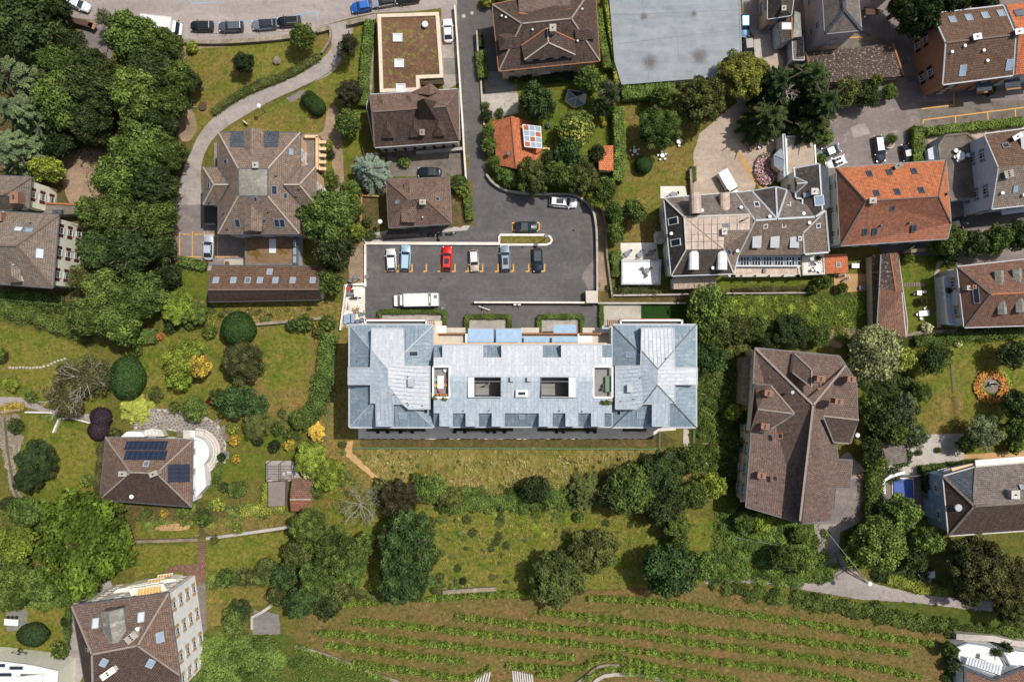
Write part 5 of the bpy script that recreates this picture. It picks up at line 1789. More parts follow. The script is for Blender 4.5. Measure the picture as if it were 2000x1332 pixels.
gl=empty('glass_canopy',(G0[0].x,G0[0].y,0),'white-framed glazed canopy with twelve panes on the orange cottage','canopy')
def lerp(a,b,t):return a+(b - a)*t
for i in range(4):
	for j in range(3):
		def gp(u,v):return lerp(lerp(G0[0],G0[1],u),lerp(G0[3],G0[2],u),v)
		u0,u1,v0,v1=j/3+.02,(j+1)/3 - .02,i/4+.015,(i+1)/4 - .015
		MB().face([gp(u0,v1),gp(u1,v1),gp(u1,v0),gp(u0,v0)]).build('pane','glass_sky' if (i+j) % 3 else 'tile_terracotta',gl)
for j in range(4):MB().bar(lerp(G0[0],G0[1],j/3)+Vector((0,0,.03)),lerp(G0[3],G0[2],j/3)+Vector((0,0,.03)),.13,.1).build('frame_bar','plastic_white',gl)
for i in range(5):MB().bar(lerp(G0[0],G0[3],i/4)+Vector((0,0,.02)),lerp(G0[1],G0[2],i/4)+Vector((0,0,.02)),.12,.1).build('frame_bar','plastic_white',gl)
for q in (G0[1],G0[2]):MB().tube((q.x,q.y,0),q,.07,.07,6).build('post','plastic_white',gl)
wall('terrace_wall','low peach wall round the end terrace of the orange cottage','1050,314 1072,312 1072,290 1060,290',.3,.8,'wall_peach')
H=House('shed','small orange-tiled shed against the tall garden hedge','shed','a:1168,286,2.4 b:1198,284,2.4 c:1198,334,3.1 d:1170,332,3.1');H.roof({'tile_orange':'a-b-c-d'});H.walls('a-b-c-d','wall_cream',.2)
H=flat_roof_block('hall','wide grey flat membrane roof with dark dirt blotches at the top','building','1187,-40 1445,-40 1449,100 1440,148 1214,166 1200,120',3.0,'membrane','wall_grey',rim=.25,rimm='membrane',lip=.08)
for (x0,y0,x1,y1) in ((1208,86,1440,58),(1252,-30,1258,30),(1262,95,1268,160),(1200,30,1444,20),(1322,60,1326,120)):
	MB().bar(P(x0,y0,2.93),P(x1,y1,2.93),.06,.05).build('roof_seam','plastic_grey',H.root)
H=House('slate_house','dark slate-roofed house at the top beside the parked blue car','house','a:1499,-40,6 b:1556,-40,6 c:1546,31,6 d:1499,38,6 r:1528,-40,8.2 s:1526,6,8.2')
H.roof({'slate':'a-r-s-d r-b-c-s d-s-c'});H.walls('a-b-c-d','wall_peach',.25,windows=1,shutter='shutter_bluegrey');H.chimney(1528,20,.6,.7,.8,'concrete','concrete');gutters(H,'flashing','a-b-c-d',.14)
H=House('slate_extension','small slate roof with one wide rooflight and a copper-green strip below the slate house','building','a:1520,38,4.6 b:1546,34,4.6 c:1547,78,4.6 d:1525,84,4.6 e:1552,22,5 f:1563,26,5 g:1566,72,4.7 h:1549,74,4.7')
H.roof({'slate':'a-b-c-d'});H.roof({'zinc_patina':'e-f-g-h'});H.walls('a-b-c-d','wall_grey',.2);H.walls('e-f-g-h','wall_grey',.2);H.skylight(1536,52,1.5,1.0,'glass_bright','plastic_white');H.lines('flashing','brick_cap','b-c',.25,.2)
H=House('lean_to','narrow grey lean-to roof running down beside the tall pinkish house','building','a:1547,74,3.6 b:1568,70,3.6 c:1571,118,3.2 d:1549,118,3.2');H.roof({'slate_grey':'a-b-c-d'});H.walls('a-b-c-d','wall_grey',.15);gutters(H,'flashing','b-c-d-a',.14)
H=House('tall_house','tall pinkish-white house with hipped slate roof and metal hips','house','a:1603,-60,9.5 b:1672,-60,9.5 c:1683,60,9.5 d:1611,67,9.5 r:1643,-60,12 s:1649,20,12')
H.roof({'slate_grey':'a-r-s-d r-b-c-s d-s-c'});ridges(H,'slate_blue','s-d s-c r-s',.5);gutters(H,'flashing_dark','a-b-c-d',.2);H.walls('a-b-c-d','wall_pinkish',.3,windows=1,gap=4.5,first=3.0)
H=House('white_house','white-walled house with balcony at the top edge right of the tall pinkish house','house','a:1678,-60,7 b:1760,-70,7 c:1752,-14,7 d:1684,-4,7');H.roof({'slate_grey':'a-b-c-d'});H.walls('a-b-c-d','wall_pinkish',.2,windows=1)
MB().box(P(1703,24,3.2),(2.2,1.0,.2)).build('balcony','wood_dark',H.root)
H=House('long_shed','long shed with dark roof covered in pale lichen spots','building','a:1575,106,3.2 b:1743,84,3.2 c:1765,150,2.6 d:1586,166,2.6')
H.roof({'tile_spotted':'a-b-c-d'});H.lines('verge','brick_cap','b-c a-d',.3,.18);gutters(H,'flashing','c-d',.16);H.walls('a-b-c-d','wall_beige',.3)
H=House('apartment_house','orange-brown rendered block with dark shutters and brown tiled roof, top right','building','a:1821,27,8 b:1960,11,8 c:1979,148,8 d:1841,166,8 r:1847,84,11.3 s:1984,68,11.3')
H.roof({'tile_chocolate':'a-b-s-r r-s-c-d'});ridges(H,'ridge_brown','r-s',.3);gutters(H,'flashing','a-b-s-c-d-r',.25);H.walls('a-b-s-c-d-r','wall_orange',.35,windows=1,shutter='shutter_brown',gap=3.6)
for x,y in ((1860,39),(1892,35),(1924,31),(1955,27)):H.skylight(x,y,1.0,1.3,'glass_sky','flashing')
H.skylight(1880,138,1.0,1.7,'glass_sky','flashing');H.skylight(1971,127,1.0,1.7,'glass_sky','flashing')
H.chimney(1903,76,1.2,.8,.9,'flashing_dark','silver_metal',R(10));H.chimney(1984,66,1.2,.8,.9,'flashing_dark','silver_metal',R(10))
for x,y in ((1858,103),(1927,120),(1920,100),(1883,91)):H.vent(x,y,.18,.35,'plastic_white')
for x in (1922,1977):
	r_=MB().box(P(x,170 - (x - 1922)*.12,5.2),(2.6,1.4,.12),R(6)).build('balcony_roof','slate_blue',H.root)
	MB().box(P(x,172 - (x - 1922)*.12,2.8),(2.8,1.8,.2),R(6)).build('balcony','wood',H.root)
H=House('row_house','orange-roofed house joined to the orange-brown block at the right edge','house','a:1962,10,7.8 b:2090,-6,7.8 c:2090,134,7.8 d:1981,147,7.8 r:1987,67,11 s:2100,52,11')
H.roof({'tile_redbrown':'a-b-s-r r-s-c-d'} if 0 else {'tile_orange':'a-b-s-r r-s-c-d'});H.walls('a-b-s-c-d-r','wall_grey',.3,windows=1);H.skylight(1993,26,1.9,1.4,'plastic_grey','flashing_dark');H.lines('verge','slate_blue','a-r r-d',.3,.2)
H=flat_roof_block('flat_roofed_block','grey gravel-roofed block with clustered pipes between the orange hip roof and the white house','building','1832,284 1846,263 1890,259 1912,276 1906,300 1916,384 1858,393 1838,330',4.2,'flat_gravel_roof','wall_grey',rim=.35,rimm='concrete_dark')
for x,y,r_,h_ in ((1872,307,.5,.8),(1864,296,.25,.6),(1863,308,.2,.5),(1887,305,.25,.7),(1870,300,.2,.9),(1868,315,.2,.6)):H.vent(x,y,r_,h_,'plastic_white')
slab_house(H,'1812,292 1830,284 1832,312 1814,312',3.2,0,'wall_grey','side_wing')
H=House('white_house','white-walled house with grey shutters and brown tiled roof at the right edge','house','a:1922,262,9 b:2090,240,9 r:1950,328,12 s:2090,314,12 c:2090,392,9 d:1937,409,9')
H.roof({'tile_chocolate':'a-b-s-r','tile_taupe':'r-s-c-d'});gutters(H,'flashing','a-b-s-c-d-r',.2);H.walls('a-b-s-c-d-r','wall_grey',.25,windows=1,shutter='shutter_bluegrey',gap=3.8)
H.skylight(1964,285,1.0,.8);H.skylight(1984,369,.9,1.2,'glass_sky');H.chimney(1980,270,.6,1.4,1.0,'flashing_dark','silver_metal',R(-60));H.chimney(1965,342,1.3,1.0,.8,'flashing_dark','concrete',R(15),3);H.vent(1955,378,.2,.5,'plastic_white');H.vent(1997,382,.2,.5,'plastic_white')
H.dormer(2000,262,2.2,3,1.2,95,'wall_white','plastic_white','gable',.7)
slab_house(H,'1955,408 2090,392 2090,402 1958,420',3.5,3.2,'wall_grey','balcony')
H=House('orange_roofed_building','large building with a weathered orange hipped tile roof','building','a:1633,328,8.5 b:1848,313,8.5 c:1858,437,8.5 c2:1851,467,8.5 d:1641,481,8.5 r:1692,393,12.6 s:1833,384,12.6')
H.roof({'tile_terracotta':'a-b-s-r b-c-s','tile_terracotta_old':'r-s-c-c2-d a-r-d'});H.lines('ridge_cap','ridge_brown','a-r d-r r-s s-b s-c',.2,.12);gutters(H,'flashing_dark','a-b-c-c2-d',.16)
H.walls('a-b-c-c2-d','wall_grey',.55,windows=1)
for x,y in ((1698,340),(1737,337),(1785,335),(1712,378),(1752,375),(1799,372)):H.skylight(x,y,.75,1.15,'glass','flashing_dark')
for x,y in ((1743,405),(1689,453),(1708,452),(1785,446)):H.skylight(x,y,.7,1.15,'glass','flashing_dark')
H.chimney(1700,394,1.0,.8,1.0,'concrete','concrete');H.chimney(1750,326,.5,1.2,.9,'flashing_dark','flashing_dark',R(-60));H.vent(1847,380,.2,.9,'black_plastic');H.vent(1720,441,.15,.4,'black_plastic');H.vent(1776,436,.15,.4,'black_plastic')
H.chimney(1783,413,.1,.1,.1) if 0 else None
slab_house(H,'1606,330 1630,328 1636,470 1612,480',4.0,3.6,'concrete_dark','side_terrace')
H=House('hotel','rambling hotel with grey mansard roofs, a pale flat roof top and arched dormers','hotel',
  'A:1297,387,7.5 B:1436,376,7.5 E:1433,535,7.5 D:1311,539,7.5 p1:1336,424,10.5 p2:1465,419,10.5 p3:1464,449,10.3 p4:1415,450,10.3 p5:1413,486,10.3 p6:1340,488,10.3 B2:1475,431,9.6 E2:1442,498,7.2')
H.roof({'slate_grey':'A-B-p2-p1','slate':'A-p1-p6-D','slate_plain':'D-p6-p5-E','slate_brown':'p5-p4-p3-E2-E','zinc_old':'p1-p2-p3-p4-p5-p6'})
H.roof({'slate_brown':'B-B2-E2-p3-p2'})
ridges(H,'stair_stone','A-p1 p1-p6 p6-D p5-E p1-p2',.22);gutters(H,'flashing','A-B-B2-E2-E-D',.25)
for a,b in (((1336,424),(1415,487)),((1350,422),(1352,487)),((1364,421),(1365,487)),((1375,421),(1376,487)),((1390,420),(1391,487)),((1402,420),(1403,487)),((1338,440),(1464,434)),((1339,458),(1414,456)),((1340,472),(1413,470)),((1425,420),(1426,449)),((1440,420),(1441,449))):
	MB().bar(P(a[0],a[1],10.5),P(b[0],b[1],10.5),.07,.07).build('standing_seam','zinc_old',H.root)
H.walls('A-B-E2-E-D','wall_cream',.4,windows=1,shutter='shutter_white')
for x in (1355,1411):H.dormer(x,382,1.55,3.2,1.5,92,'zinc_old','zinc_old','barrel',.5,.15)
for x in (1351,1406):H.dormer(x,527,1.5,2.9,1.6,-90,'plastic_white','plastic_white','barrel',.5,.15)
H.skylight(1315,432,1.1,2.0,'glass','plastic_white');H.skylight(1320,474,1.1,2.0,'glass','plastic_white');H.chimney(1413,453,.7,1.0,.7,'concrete','stair_stone');H.skylight(1418,441,.8,.8,'solar_cell');H.skylight(1423,492,.7,1.0);H.skylight(1443,468,.8,.8,'glass','flashing_dark');
for x,y in ((1310,457),(1370,412),(1446,406),(1439,491),(1391,524)):H.vent(x,y,.2,.5,'plastic_white')
for k in range(4):H.vent(1449+k*3,431 - k*1.3,.1,.9,'flashing_dark')
H=House('hotel_wing','middle hotel wing with brown-grey roof, pointed gables and box dormers above the glass veranda','hotel',
  'a:1434,377,7.3 b:1468,373,7.3 c:1515,365,8.4 d:1537,371,7.3 d2:1565,385,7.3 e:1475,431,10.2 f:1518,428,10.2 g:1592,424,10.2 h:1612,411,9.8 i:1568,456,8.6 j:1567,498,7.0 k:1442,499,7.0 l:1619,493,7.0 m:1571,497,7.0 n:1567,412,9.5')
H.roof({'slate_grey':'a-b-f-e f-d-d2-g','slate':'b-c-f','slate_plain':'c-d-f','slate_brown':'e-f-g-h-i-j-k','slate_plain ':'x'} if 0 else {'slate_grey':'a-b-f-e d-d2-g-f','slate':'b-c-f','slate_plain':'c-d-f','slate_brown':'e-g-h-i-j-k'})
H.roof({'slate_brown':'i-h-l-m'})
ridges(H,'flashing','a-e e-f f-g g-h c-f b-f d-f e-k h-i h-l i-m l-m',.3);gutters(H,'flashing','a-b-c-d-d2',.2)
H.walls('a-b-c-d-d2-g-h-l-k','wall_cream',.3,windows=1)
for x in (1475,1510,1548):H.dormer(x,484,1.25,1.9,.9,-90,'zinc','flashing','shed',.25,.12)
for x,y in ((1495,442),(1531,440),(1598,441)):H.skylight(x,y,.6,.7,'glass','plastic_white')
for x,y in ((1478,400),(1539,398)):H.skylight(x,y,.8,.9,'glass','plastic_white')
H.chimney(1560,467,.5,.6,.6,'concrete','stair_stone')
for x,y in ((1502,424),(1579,436),(1568,418)):H.vent(x,y,.2,.5,'plastic_white')
H=House('hotel_tower','upper right wing of the hotel with dark slate roof and a triangular glazed gable','hotel','a:1551,329,8.2 b:1600,320,9.4 c:1606,412,9.4 d:1592,424,9 e:1567,412,8.2 f:1567,388,8.2 g:1554,388,8.2 h:1601,322,9.3 i:1617,326,8 j:1622,404,8')
H.roof({'slate':'a-b-c-d-e-f-g'});H.roof({'slate_blue':'h-i-j-c'});ridges(H,'flashing','b-c a-b g-f f-e e-d c-d g-a',.26);H.walls('a-b-i-j-c-d-e-f-g','wall_cream',.3,windows=1)
ap=P(1577,357,9.8);A_,B_,C_=P(1551,345,8.4),P(1555,377,8.4),P(1557,359,9.6)
r_=MB();r_.face([A_,C_,ap]);r_.face([C_,B_,ap]);r_.face([A_,B_,C_]);tg=r_.build('gable_dormer','slate_grey',H.root)
for q in ((A_,ap),(B_,ap),(C_,ap),(A_,B_)):MB().bar(q[0],q[1],.2,.12).build('dormer_edge','flashing',tg)
H.chimney(1587,376,.9,.9,.9,'concrete','stair_stone');H.skylight(1595,375,.7,.7,'glass','plastic_white');H.skylight(1600,392,1.6,1.4,'glass_sky','plastic_white');H.skylight(1575,381,.7,.9,'glass_sky')
v_=empty('glass_veranda',tuple(P(1500,510,0)),'long glazed veranda roof with white bars below the hotel wing','veranda')
X0,X1=1435,1563;N=23
for k in range(N):
	a=X0+(X1 - X0)*k/N;b=X0+(X1 - X0)*(k+1)/N
	MB().face([P(a,519,3.4),P(b,519,3.4),P(b,501,4.4),P(a,501,4.4)]).build('pane','glass_sky' if k % 4 == 1 else 'glass',v_)
	MB().bar(P(a,519,3.45),P(a,501,4.45),.12,.1).build('glazing_bar','plastic_white',v_)
for y,z in ((501,4.45),(510,3.95),(519.5,3.45)):MB().bar(P(X0,y,z),P(X1,y,z),.1 if y == 510 else .2,.12).build('glazing_bar','plastic_white',v_)
m=MB();m.prism([P(x,y,3.3) for x,y in ((X0,504),(X1,504),(X1,519),(X0,519))],0,3.2);m.build('wall','wall_cream',v_)
H=flat_roof_block('terrace_block','beige terrace deck with railing posts below the glass veranda','terrace','1433,520 1562,520 1564,540 1420,541 1420,537 1433,537',2.6,'zinc_old','wall_cream',rim=.35,rimm='stair_stone')
for k in range(8):MB().box(P(1424+k*27 if k < 6 else 1424+5*27,539,3.0),(.4,.4,.8)).build('railing_post','stair_stone',H.root)
MB().box(P(1493,529,2.7),(.5,.7,.3)).build('roof_hatch','flashing_dark',H.root)
H=flat_roof_block('terrace_block','pale tiled roof terrace with a square rooflight at the right end of the hotel','terrace','1566,500 1610,497 1612,536 1568,538',3.0,'concrete_bright','wall_cream',rim=.25,rimm='stair_stone')
H.skylight(1586,514,.9,.9,'glass','flashing')
H=House('conservatory','low ribbed beige metal roof projecting below the hotel mansard','building','a:1315,541,4.0 b:1398,540,4.0 c:1398,562,3.3 d:1315,565,3.3');H.roof({'zinc_old':'a-b-c-d'});H.walls('a-b-c-d','wall_cream',.2,windows=1)
for k in range(9):MB().bar(P(1316+k*10.2,541,4.04),P(1316+k*10.2,564,3.36),.1,.1).build('standing_seam','zinc_old',H.root)
H=flat_roof_block('flat_roofed_block','gravel-covered flat roof with white rim between the hotel drive and its car yard','building','1534,266 1592,262 1595,322 1552,330 1552,346 1537,346',3.6,'gravel','wall_cream',rim=.22,rimm='plastic_white')
H=House('bay','rounded bay with pale blue metal roof beside the pink flower bed','building','a:1528,287,3.6 b:1511,303,3.4 c:1512,324,3.4 d:1530,338,3.6 m:1532,312,4.6');H.roof({'zinc':'a-b-m b-c-m c-d-m'});H.walls('a-b-c-d','wall_peach',.25,windows=1)
H.lines('rib','flashing','b-m c-m',.1,.1)
H=flat_roof_block('passage','long narrow light strip roof between the bay and the gravel flat roof','building','1528,262 1534,262 1538,348 1531,348',4.0,'zinc','wall_white',rim=.12,rimm='flashing')
H=flat_roof_block('terrace_block','bright white square terrace with one dark table set in its middle','terrace','1214,508 1292,507 1290,556 1214,556',2.2,'plastic_white','wall_white',rim=.3,rimm='flashing')
patch('terrace','1212,475 1282,474 1286,506 1212,508','concrete_bright');patch('terrace','1290,364 1338,364 1342,382 1300,388 1290,388','concrete_bright')
for k,x in enumerate((1230,1252,1270)):MB().bar(P(x,474,2.5),P(x,508,2.5),.06,.06).build
H=House('porch','small pale porch roof on the left side of the hotel','porch','a:1280,452,2.8 b:1298,452,2.8 c:1298,475,2.6 d:1281,475,2.6');H.roof({'zinc_old':'a-b-c-d'});H.walls('a-b-c-d','wall_cream',.1)
H=House('shed','small bright orange tiled shed with a rooflight right of the hotel terrace','shed','a:1611,497,3 b:1655,496,3 c:1657,533,2.4 d:1613,535,2.4');H.roof({'tile_orange':'a-b-c-d'});H.walls('a-b-c-d','wall_peach',.2);H.skylight(1637,517,.7,.8,'plastic_grey','flashing')
H=House('narrow_barn','long narrow barn with mottled red-brown tiles running down beside the small lawn','barn','a:1720,497,4.6 b:1754,494,4.2 c:1764,568,4.2 d:1773,632,4.2 d2:1770,660,4.2 e:1712,640,4.4 f:1717,560,4.6 r1:1738,495,5.4 r2:1750,570,5.4 g:1703,498,3.2 h:1706,636,3.2')
H.roof({'tile_spotted':'a-r1-r2-f g-a-f-e-h','tile_redbrown':'r1-b-c-r2 f-r2-c-d-d2-e'});ridges(H,'flashing_dark','a-f f-e',.2);ridges(H,'ridge_orange','r1-r2',.2);gutters(H,'flashing','b-c-d-d2',.12);H.walls('g-a-b-c-d-d2-e-h','wall_beige',.2)
H=House('tiled_house','red-brown tiled house with copper-green dormers and a white wall at the right edge','house','a:1869,521,7 b:2080,498,7 c:2080,634,7 d:1883,640,7 r:1934,575,10.5 s:2080,568,10.5')
H.roof({'tile_redbrown':'a-b-s-r r-s-c-d a-r-d'});H.lines('ridge_cap','flashing_dark','a-r r-d',.16,.1);ridges(H,'ridge_orange','r-s');gutters(H,'flashing','a-b-c-d',.2);H.walls('a-b-c-d','wall_grey',.4,windows=1,shutter='shutter_tan')
for x,y,a in ((1945,531,94),(1980,527,94),(2010,524,94)):H.dormer(x,y,1.3,2.4,1.0,a,'zinc_patina','zinc_patina','gable',.5,.1)
for x,y,a in ((1952,613,-86),(1987,609,-86)):H.dormer(x,y,1.3,2.6,1.0,a,'zinc_patina','zinc_patina','gable',.5,.1)
H.skylight(1907,577,2.6,.9,'solar_cell');H.chimney(1888,563,.9,.6,1.0,'concrete','concrete');H.chimney(1898,561,.5,.5,.8,'brick','ridge_orange')
flat_roof_block('balcony_block','white terrace block on the left side of the red-brown tiled house','terrace','1841,540 1868,535 1881,634 1850,634',3.2,'wall_grey','wall_grey',rim=.2,rimm='wall_white')
H=House('apartment_house','large aged building with sprawling brown tile roof and brick chimneys, right of centre','building',
  'A:1474,679,8.5 B:1640,695,8.5 B2:1652,713,8.5 C:1673,746,8.5 D:1676,822,8.5 D2:1662,866,8.5 E:1633,863,8.5 E2:1637,897,8.5 F:1665,898,8.5 G:1660,953,8.5 H:1630,953,8.5 I:1623,1016,8.5 J:1567,1023,8.8 K:1456,990,8.5 L:1466,860,8.5 r:1588,791,13 s:1562,1018,12.6 x1:1606,811,12.2 x2:1673,818,10.6')
H.roof({'tile_aged':'A-B-B2-r C-D-D2-E-E2-F-G-H-I-J-s-r B2-C-r','tile_aged ':''} if 0 else {'tile_aged':'A-B-B2-C-D-D2-E-E2-F-G-H-I-J-s-r'})
H.roof({'tile_aged':'A-r-s-J-K-L'})
ridges(H,'ridge_mid','A-r r-s r-B2',.35);gutters(H,'flashing_dark','A-B-B2-C-D-D2-E-E2-F-G-H-I-J-K-L',.16)
H.walls('A-B-B2-C-D-D2-E-E2-F-G-H-I-J-K-L','wall_beige',.5,windows=1,shutter='shutter_tan')
H.V.update({'y1':(1475,750,9.6),'y2':(1505,752,11.3),'y3':(1552,808,12.6),'y4':(1493,846,9.3),'y5':(1465,842,9.3),'y6':(1479,799,11.6),
			'n1':(1551,690,9.4),'n2':(1610,697,9.4),'n3':(1600,728,11.6) ,'n4':(1585,757,12.4),'n5':(1547,727,9.8),'n6':(1585,722,11.6),
			'e1':(1607,812,12.3),'e2':(1678,820,10.4),'e3':(1658,866,9.4),'e4':(1628,864,9.4),'e5':(1640,790,11.6)})
H.roof({'tile_aged':'y1-y2-y3-y6 y6-y3-y4-y5'},.18);ridges(H,'ridge_mid','y6-y3 y2-y3 y1-y2',.25);H.lines('valley','zinc_patina','y3-y4',.25,.1)
H.roof({'tile_aged':'n1-n2-n6 n1-n6-n4-n5 n2-n4-n6'},.18);ridges(H,'ridge_mid','n1-n6 n6-n4 n5-n4',.22)
H.roof({'tile_dark':'e1-e2-e3-e4'},.18);ridges(H,'ridge_mid','e1-e2',.25);H.lines('gutter','zinc_patina','e3-e4 e1-e4',.2,.14)
for a in ('y1 y5','n1 n5','n1 n2'):
	k1,k2=a.split();A_,B_=H.w(k1),H.w(k2);m=MB();m.face([A_,B_,B_ - Vector((0,0,2.4)),A_ - Vector((0,0,2.4))]);m.build('dormer_wall','wall_beige',H.root)
for x,y in ((1497,767),(1490,831),(1598,739),(1633,783),(1657,740),(1483,926)):H.chimney(x,y,1.2,.8,1.3,'brick','brick',R(-8),2)
for x,y,g_ in ((1524,851,'solar_cell'),(1514,934,'glass'),(1599,754,'glass')):H.skylight(x,y,.8,.7,g_,'brick_cap')
H.vent(1546,766,.2,.5,'flashing')
slab_house(H,'1452,700 1466,696 1468,800 1450,790',4.5,0,'rubble','lower_wall')
slab_house(H,'1633,955 1628,995 1625,994 1629,955',3.2,2.8,'slate_blue','side_roof')
for y in (930,972):slab_house(H,'1446,%d 1458,%d 1458,%d 1446,%d' % (y - 8,y - 8,y+8,y+8),3.4,3.1,'wall_beige','balcony')
H=House('villa','pale blue villa with dark textured tile roof, lower right','house','a:1842,930,8 b:1905,912,8 b2:2090,896,8 c:2090,1030,8 d:1853,1046,8 r:1903,988,11.6 s:2090,974,11.6 q:1901,976,11.4')
H.roof({'slate_blue':'a-b-q-r','slate_grey':'b-b2-s-r-q','tile_dark':'a-r-d r-s-c-d'}) ;ridges(H,'concrete_dark','a-r r-d r-s q-b',.4);gutters(H,'stair_stone','a-b-b2-c-d',.3)
H.walls('a-b-b2-c-d','wall_blue',.45,windows=1,shutter='shutter_white');H.chimney(1974,963,1.2,1.2,1.3,'concrete','stair_stone');H.vent(1868,990,.4,.7,'silver_metal');H.skylight(1995,951,.5,.7,'glass_sky','flashing')
slab_house(H,'1858,914 1900,905 1900,908 1860,920',8.2,7.9,'wall_peach','eaves_board');slab_house(H,'1905,899 2090,884 2090,895 1906,911',7.7,7.4,'wall_cream','balcony')
slab_house(H,'1818,958 1842,952 1846,1010 1820,1012',3.0,0,'wall_blue','side_wing')
H=House('garage','small grey-tiled garage beside the pale patio','garage','a:1716,868,2.8 b:1769,858,2.8 c:1771,902,2.3 d:1731,909,2.3');H.roof({'slate_grey':'a-b-c-d'});H.walls('a-b-c-d','wall_cream',.15)
H=flat_roof_block('white_house','white flat-roofed modern house with blue-grey coping in the lower right corner','house','1882,1300 1940,1324 2000,1300 2080,1320 2080,1400 1886,1400',4.0,'tile_redbrown','wall_white',rim=.5,rimm='slate_blue')
H=flat_roof_block('terrace_block','white roof terrace with angled parapets in the lower right corner','terrace','1868,1262 1890,1254 1946,1262 1966,1300 1944,1322 1884,1300 1870,1284',3.2,'plastic_white','wall_white',rim=.25,rimm='shutter_bluegrey')
H=flat_roof_block('terrace_block','white side terrace right of the angled parapet in the lower right corner','terrace','1954,1264 2060,1280 2060,1318 1998,1304 1972,1300',3.1,'wall_white','wall_white',rim=.25,rimm='shutter_bluegrey')
H=House('canopy','ribbed white canopy roof on the lower right terrace','canopy','a:1890,1282,4.4 b:1958,1300,4.4 c:1954,1318,4.0 d:1886,1296,4.0');H.roof({'plastic_white':'a-b-c-d'},.1)
for k in range(1,12):
	t=k/12;MB().bar(lerp(H.w('a'),H.w('b'),t)+Vector((0,0,.04)),lerp(H.w('d'),H.w('c'),t)+Vector((0,0,.04)),.12,.07).build('rib','wall_grey',H.root)
for k in 'cd':q=H.w(k);MB().tube((q.x,q.y,3.0),q,.06,.06,6).build('post','flashing',H.root)
wall('retaining_wall','stepped pale wall above the white terraces in the lower right corner','1868,1243 1940,1247 1980,1256 2040,1262',1.0,2.2,'concrete')
H=House('villa','white villa with brown tile roof and dark blue solar panels, left of centre','house','a:206,853,6 b:377,859,6 c:375,990,6 d:194,976,6 r:255,922,9.6 s:306,924,9.6')
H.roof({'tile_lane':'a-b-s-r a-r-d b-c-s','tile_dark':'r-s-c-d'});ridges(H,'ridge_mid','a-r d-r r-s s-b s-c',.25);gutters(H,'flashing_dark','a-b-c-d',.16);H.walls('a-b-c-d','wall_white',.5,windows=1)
def panel(H,px,py,w_,l_):
	p,M=H.frame(px,py);n_=M.col[2].to_3d()
	o=MB().box(p+n_*.12,(w_,l_,.06),M=M).build('solar_panel','solar_cell',H.root)
	MB().box(p+n_*.155,(w_*.02,l_*.98,.012),M=M).build('cell_line','plastic_grey',o)
for j in range(2):
	for i in range(8):panel(H,250.5+i*10.1 - j*1.0,870.5+j*19.2,.84,1.55*1.08)
for j in range(2):
	for i in range(2):pass
for i in range(4):panel(H,333.5+(i % 2)*9.5+(i // 2)*21.5 - 0,923.5,.78,0.8) if 0 else None
for j in range(4):
	for i in range(2):panel(H,338.5+i*21,911+j*8.6,.74,1.85)
H.chimney(246,923,1.2,.7,1.2,'concrete','concrete');H.chimney(306,923,1.2,.7,1.3,'concrete','concrete',R(20));H.vent(259,969,.25,.5,'plastic_white');H.skylight(286,906,.8,1.0,'plastic_grey','flashing')
slab_house(H,'377,905 398,903 402,950 377,978',2.8,0,'wall_white','side_wing')
def fan(cx,cy,r0,r1,a0,a1,z0,z1,n=14):
	a=[P(cx+r1*math.cos(R(a0+(a1 - a0)*k/n)),cy - r1*math.sin(R(a0+(a1 - a0)*k/n)),z1) for k in range(n+1)]
	b=[P(cx+r0*math.cos(R(a0+(a1 - a0)*k/n)),cy - r0*math.sin(R(a0+(a1 - a0)*k/n)),z1) for k in range(n+1)]
	return a+b[::-1]
MB().prism(fan(378,884,0,30,-85,88,0,3.2),0,3.1).build('bay','wall_white',H.root)
for k in range(7):
	MB().prism(fan(385,882,42 - k*4.4,46.5 - k*4.4,-60,92,0,0),0,.3+k*.3).build('stair_step','stair_stone',H.root)
MB().prism(fan(378,884,26,30,-85,88,0,4),3.1,4.0).build('balcony_parapet','wall_white',H.root)
MB().prism([P(x,y,3) for x,y in ((236,853),(248,843),(276,844),(282,853))],0,3.0).build('bay','wall_white',H.root)
MB().prism([P(x,y,1.5) for x,y in ((283,852),(283,840),(300,836),(316,840),(322,852))],0,1.6).build('garden_steps','stair_stone',H.root)
for k in range(4):MB().prism([P(x,y,1.5) for x,y in ((286+k*7,849),(286+k*7,840+k),(289+k*7,840+k),(289+k*7,849))],1.6,1.9).build('garden_step','plastic_white',H.root)
MB().prism([P(x,y,1) for x,y in ((358,840),(378,840),(398,842),(398,858),(358,856))],0,1.0).build('terrace_base','stair_stone',H.root)
MB().box(P(377,847,1.25),(.8,1.2,.4)).build('bench','plastic_white',H.root)
H=House('shed','grey corrugated flat shed roof below the pergola','shed','a:524,942,2.6 b:557,940,2.6 c:556,988,2.4 d:524,989,2.4');H.roof({'wood_grey':'a-b-c-d'});H.walls('a-b-c-d','wood_grey',.1)
for k in range(11):MB().bar(P(525.5+k*3,941,2.63),P(525.5+k*3,988.5,2.44),.08,.05).build('roof_rib','wood_grey',H.root)
H=House('shed','reddish tiled garden shed with a ridge, right of the grey shed','shed','a:570,936,2.8 b:616,936,2.8 c:608,975,3.6 d:566,975,3.6 e:597,998,2.8 f:568,998,2.8');H.roof({'tile_redbrown':'a-b-c-d','tile_terracotta_old':'d-c-e-f'});ridges(H,'ridge_light','d-c',.2);H.walls('a-b-c-e-f-d','wall_peach',.15)
pg=empty('pergola',tuple(P(546,922,0)),'grey timber pergola with open slats over the paved corner','pergola')
for k in range(6):MB().bar(P(522,908+k*5,2.4),P(573,908+k*5,2.4),.09,.1).build('beam','wood_grey',pg)
